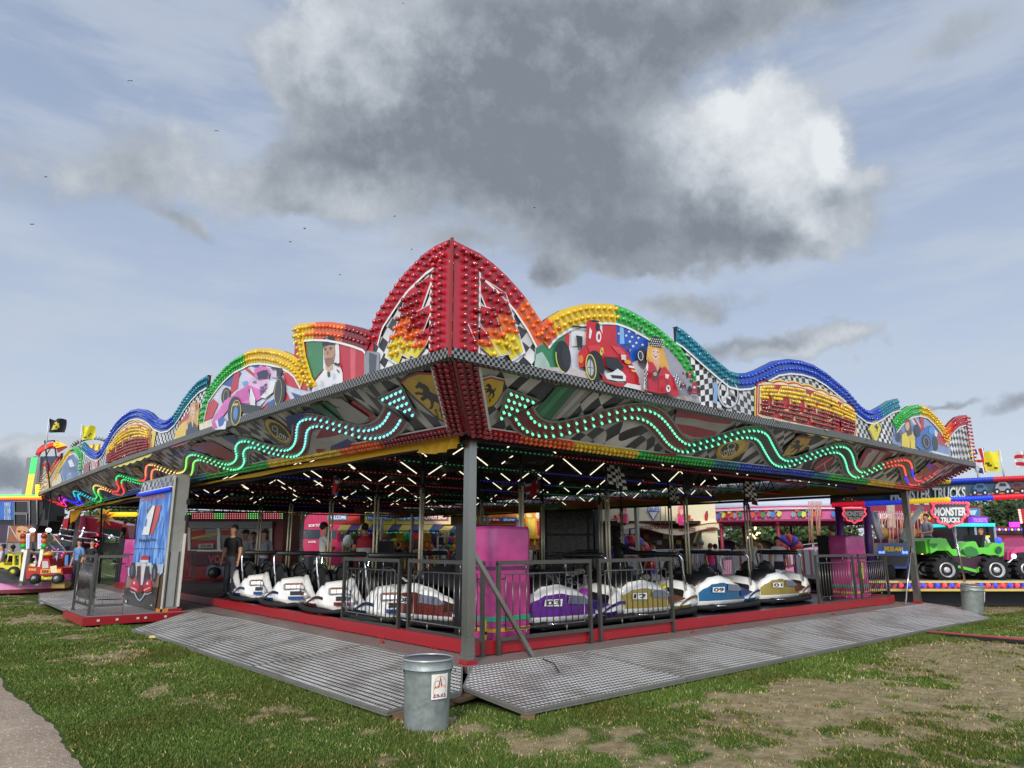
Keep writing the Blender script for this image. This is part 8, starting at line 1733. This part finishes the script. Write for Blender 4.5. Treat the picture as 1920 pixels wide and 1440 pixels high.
for i,(px,D,h,w) in enumerate([(225,52,5.2,7),(555,56,6,9),(610,58,6.2,9),(1400,50,3.8,8),(1455,52,4.2,8),(1560,50,3.8,8),(1800,46,4.2,7),(1865,44,4.6,7),(1925,42,4.4,7),(300,50,3.6,8),(1110,52,4,8)]): tree(px,D,h,w,tl[i],seed=i+2,n=2600)
# ---- birds
for i,(px,py,s) in enumerate([(243,151,1),(405,245,1.1),(756,6,1.3),(740,405,.9),(571,428,1),(544,453,.7),(85,331,.8),(59,420,.8),(1002,389,.7),(772,467,.6),(637,515,.6)]):
    D=60; c=VP(px,py,D); l=MB(); a=i*1.3
    for sg in (-1,1): l.add([c,c+Vector((sg*.16*s*math.cos(a),.05,.07*s+.02)),c+Vector((sg*.3*s*math.cos(a*.4),.1,-.02)),c+Vector((sg*.12*s,.02,-.045))],[(0,1,2,3)],M('#2a2c30',rough=.8))
    l.add([c+Vector((0,.15,.02)),c+Vector((.03,0,-.02)),c+Vector((0,-.15,0)),c+Vector((-.03,0,-.02))],[(0,1,2,3)],M('#2a2c30',rough=.8))
    o=l.build('bird',None,view=True); setp(o,['bird','gull']['x'=='y' and 1 or 0] and 'small dark bird in flight, '+['above the left clouds','left of the big cloud','at the top edge of the sky','above the left of the red peak','well left of the red peak','lowest of the pair left of the peak','in the thin cloud at far left','lowest bird at far left','under the big dark cloud','just left of the red peak','above the portrait panel'][i],'bird','birds in the sky')
# far hedge line
m=M('#35442a',rough=.9,var=.3,vs=.3,bump=.6,bs=2); l=MB(); vs=[]; n=160; random.seed(4)
for i in range(n+1):
    a=-1.1+2.2*i/n; r=95; h=2.6+1.2*noise.noise(Vector((a*9,0,0)))+.7*noise.noise(Vector((a*40,2,0)))
    for (dr,z) in ((0,0),(-.8,h*.5),(0,h),(2.5,h*.95)): vs.append(((r+dr)*math.sin(a),(r+dr)*math.cos(a),z+ (.25*random.random() if z else 0)))
l.add(vs,[(i*4+k,i*4+k+1,i*4+5+k,i*4+4+k) for i in range(n) for k in range(3)],m,False); o=l.build('distant_trees',None,view=True); setp(o,'distant line of trees closing the fairground behind the rides','trees',kind='stuff')

# ---- extra clutter of the fair at the far left and behind the track
D=27.2
t=vthing('red_framed_car','red framed ride car with blue seat behind the left post','ride vehicle',130,D); l=MB(); P=[VP(118,1088,D),VP(118,1044,D),VP(124,1036,D),VP(150,1034,D),VP(150,1088,D)]; l.tube(P,.05,M('#b8281e',rough=.4),6); l.tube([VP(118,1062,D),VP(150,1062,D)],.04,M('#b8281e'),6); l.build('frame',t,view=True); l=MB(); vpoly(l,[(122,1040),(128,1040),(127,1060),(121,1060)],D,M('#4a7fb8'),.4); vpoly(l,[(131,1042),(138,1041),(139,1056),(131,1057)],D+.1,M('#2a4a7a'),.4); l.build('seat',t,view=True); l=MB(); l.sph(VP(128,1070,D),.16,M('#e0d8cc'),8); l.sph(VP(141,1066,D),.13,M('#c84a3a'),8); l.build('toys',t,view=True)
t=vthing('magenta_sheet','dark magenta sheet hanging below the red framed car','sheet',128,26.8); l=MB(); vs=[(116+i*3,1064+ (i%2),26.8+.05*(i%2)) for i in range(9)]; l.prism([VP(118,1064,26.8),VP(140,1060,26.8),VP(142,1092,26.8),VP(116,1092,26.8)],(0,.5,0),M('#8a1e5c',rough=.5,bump=.6,bs=4)); l.build('sheet',t,view=True)
t=vthing('dark_blue_panel','dark blue panel dotted with pink lamps behind the toy fire engine','panel',100,29.5); l=MB(); quad(l,86,1024,122,1062,29.5,M('#1e2a48'),.3); l.bx(lx(90,29.6),lx(92,29.6),29.6,29.7,0,1,DARKM); l.build('board',t,view=True); l=MB()
for i in range(14): l.sph(VP(88+(i*7)%32,1027+(i*11)%30,29.45),.035,M('#ff4a9a',em=.9),5)
l.build('pink_lamps',t,view=True,kind='stuff')
t=vthing('control_panel_toys','cluster of toy figures and white boxes between the tractor and fire engine','toys',52,25.3)
for px,py,r,c in ((44,1040,.16,'#e4e0d8'),(50,1052,.13,'#1c1c20'),(56,1048,.15,'#22242a'),(47,1064,.1,'#e0dccf'),(58,1062,.12,'#d8c84a'),(66,1058,.1,'#f0e8d8'),(61,1070,.13,'#c8b88a')): l=MB(); l.box(VP(px,py,25.3)+Vector((0,0,-.05)),(r*1.6,.2,r*1.2),M(c)); l.sph(VP(px,py,25.3)+Vector((0,0,r*.7)),r*.6,M(c),8); l.build('toy',t,view=True)
t=vthing('grey_lorry_trailer','grey trailer side standing behind the screen tower base','trailer',60,33); l=MB(); quad(l,-40,1018,130,1040,33,M('#85878a',rough=.5),2); l.build('body',t,view=True); l=MB(); 
for i in range(9): px=-30+i*18; quad(l,px,1019,px+1,1039,32.95,M('#6a6c70'),.03)
l.build('ribs',t,view=True)
for px,top,h,tn,D,lb,kw in [(700,1008,1.7,40,38,'visitor in a red jacket looking at the hanging prizes',dict(shirt='#9a2a34',trouser='#2a2e3a',longh=True)),
 (722,1012,1.62,-20,38.4,'visitor in a mustard top beside the speaker cabinet',dict(shirt='#b8902a',trouser='#2a2c34')),
 (832,1010,1.7,150,36.2,'vendor in a white apron behind the popcorn cart',dict(shirt='#dcdcda',trouser='#2a2a30')),
 (905,1012,1.66,30,33.5,'customer in a teal top at the drinks stall',dict(shirt='#2a8a8a',trouser='#22242c')),
 (1382,1014,1.7,60,26.5,'visitor in a navy jacket walking past the pink ride',dict(shirt='#1c2744',trouser='#4a4a50',pose='walk')),
 (1425,1016,1.66,-80,26.8,'visitor in a pale yellow top near the pink ride steps',dict(shirt='#d8cf8a',trouser='#3a4a6a',pose='walk',longh=True,hair='#7a5a34')),
 (24,1020,1.62,90,27.5,'parent in a dark coat standing behind the yellow tractor',dict(shirt='#22262e',trouser='#1c1c22')),
 (62,1024,1.5,170,27.3,'child in a light pink top behind the toy fire engine',dict(shirt='#d8a0b4',trouser='#4a5a7a',longh=True))]:
    pp(px,top,0,h,tn,lb,D=D,group='visitors round the fair',**kw)
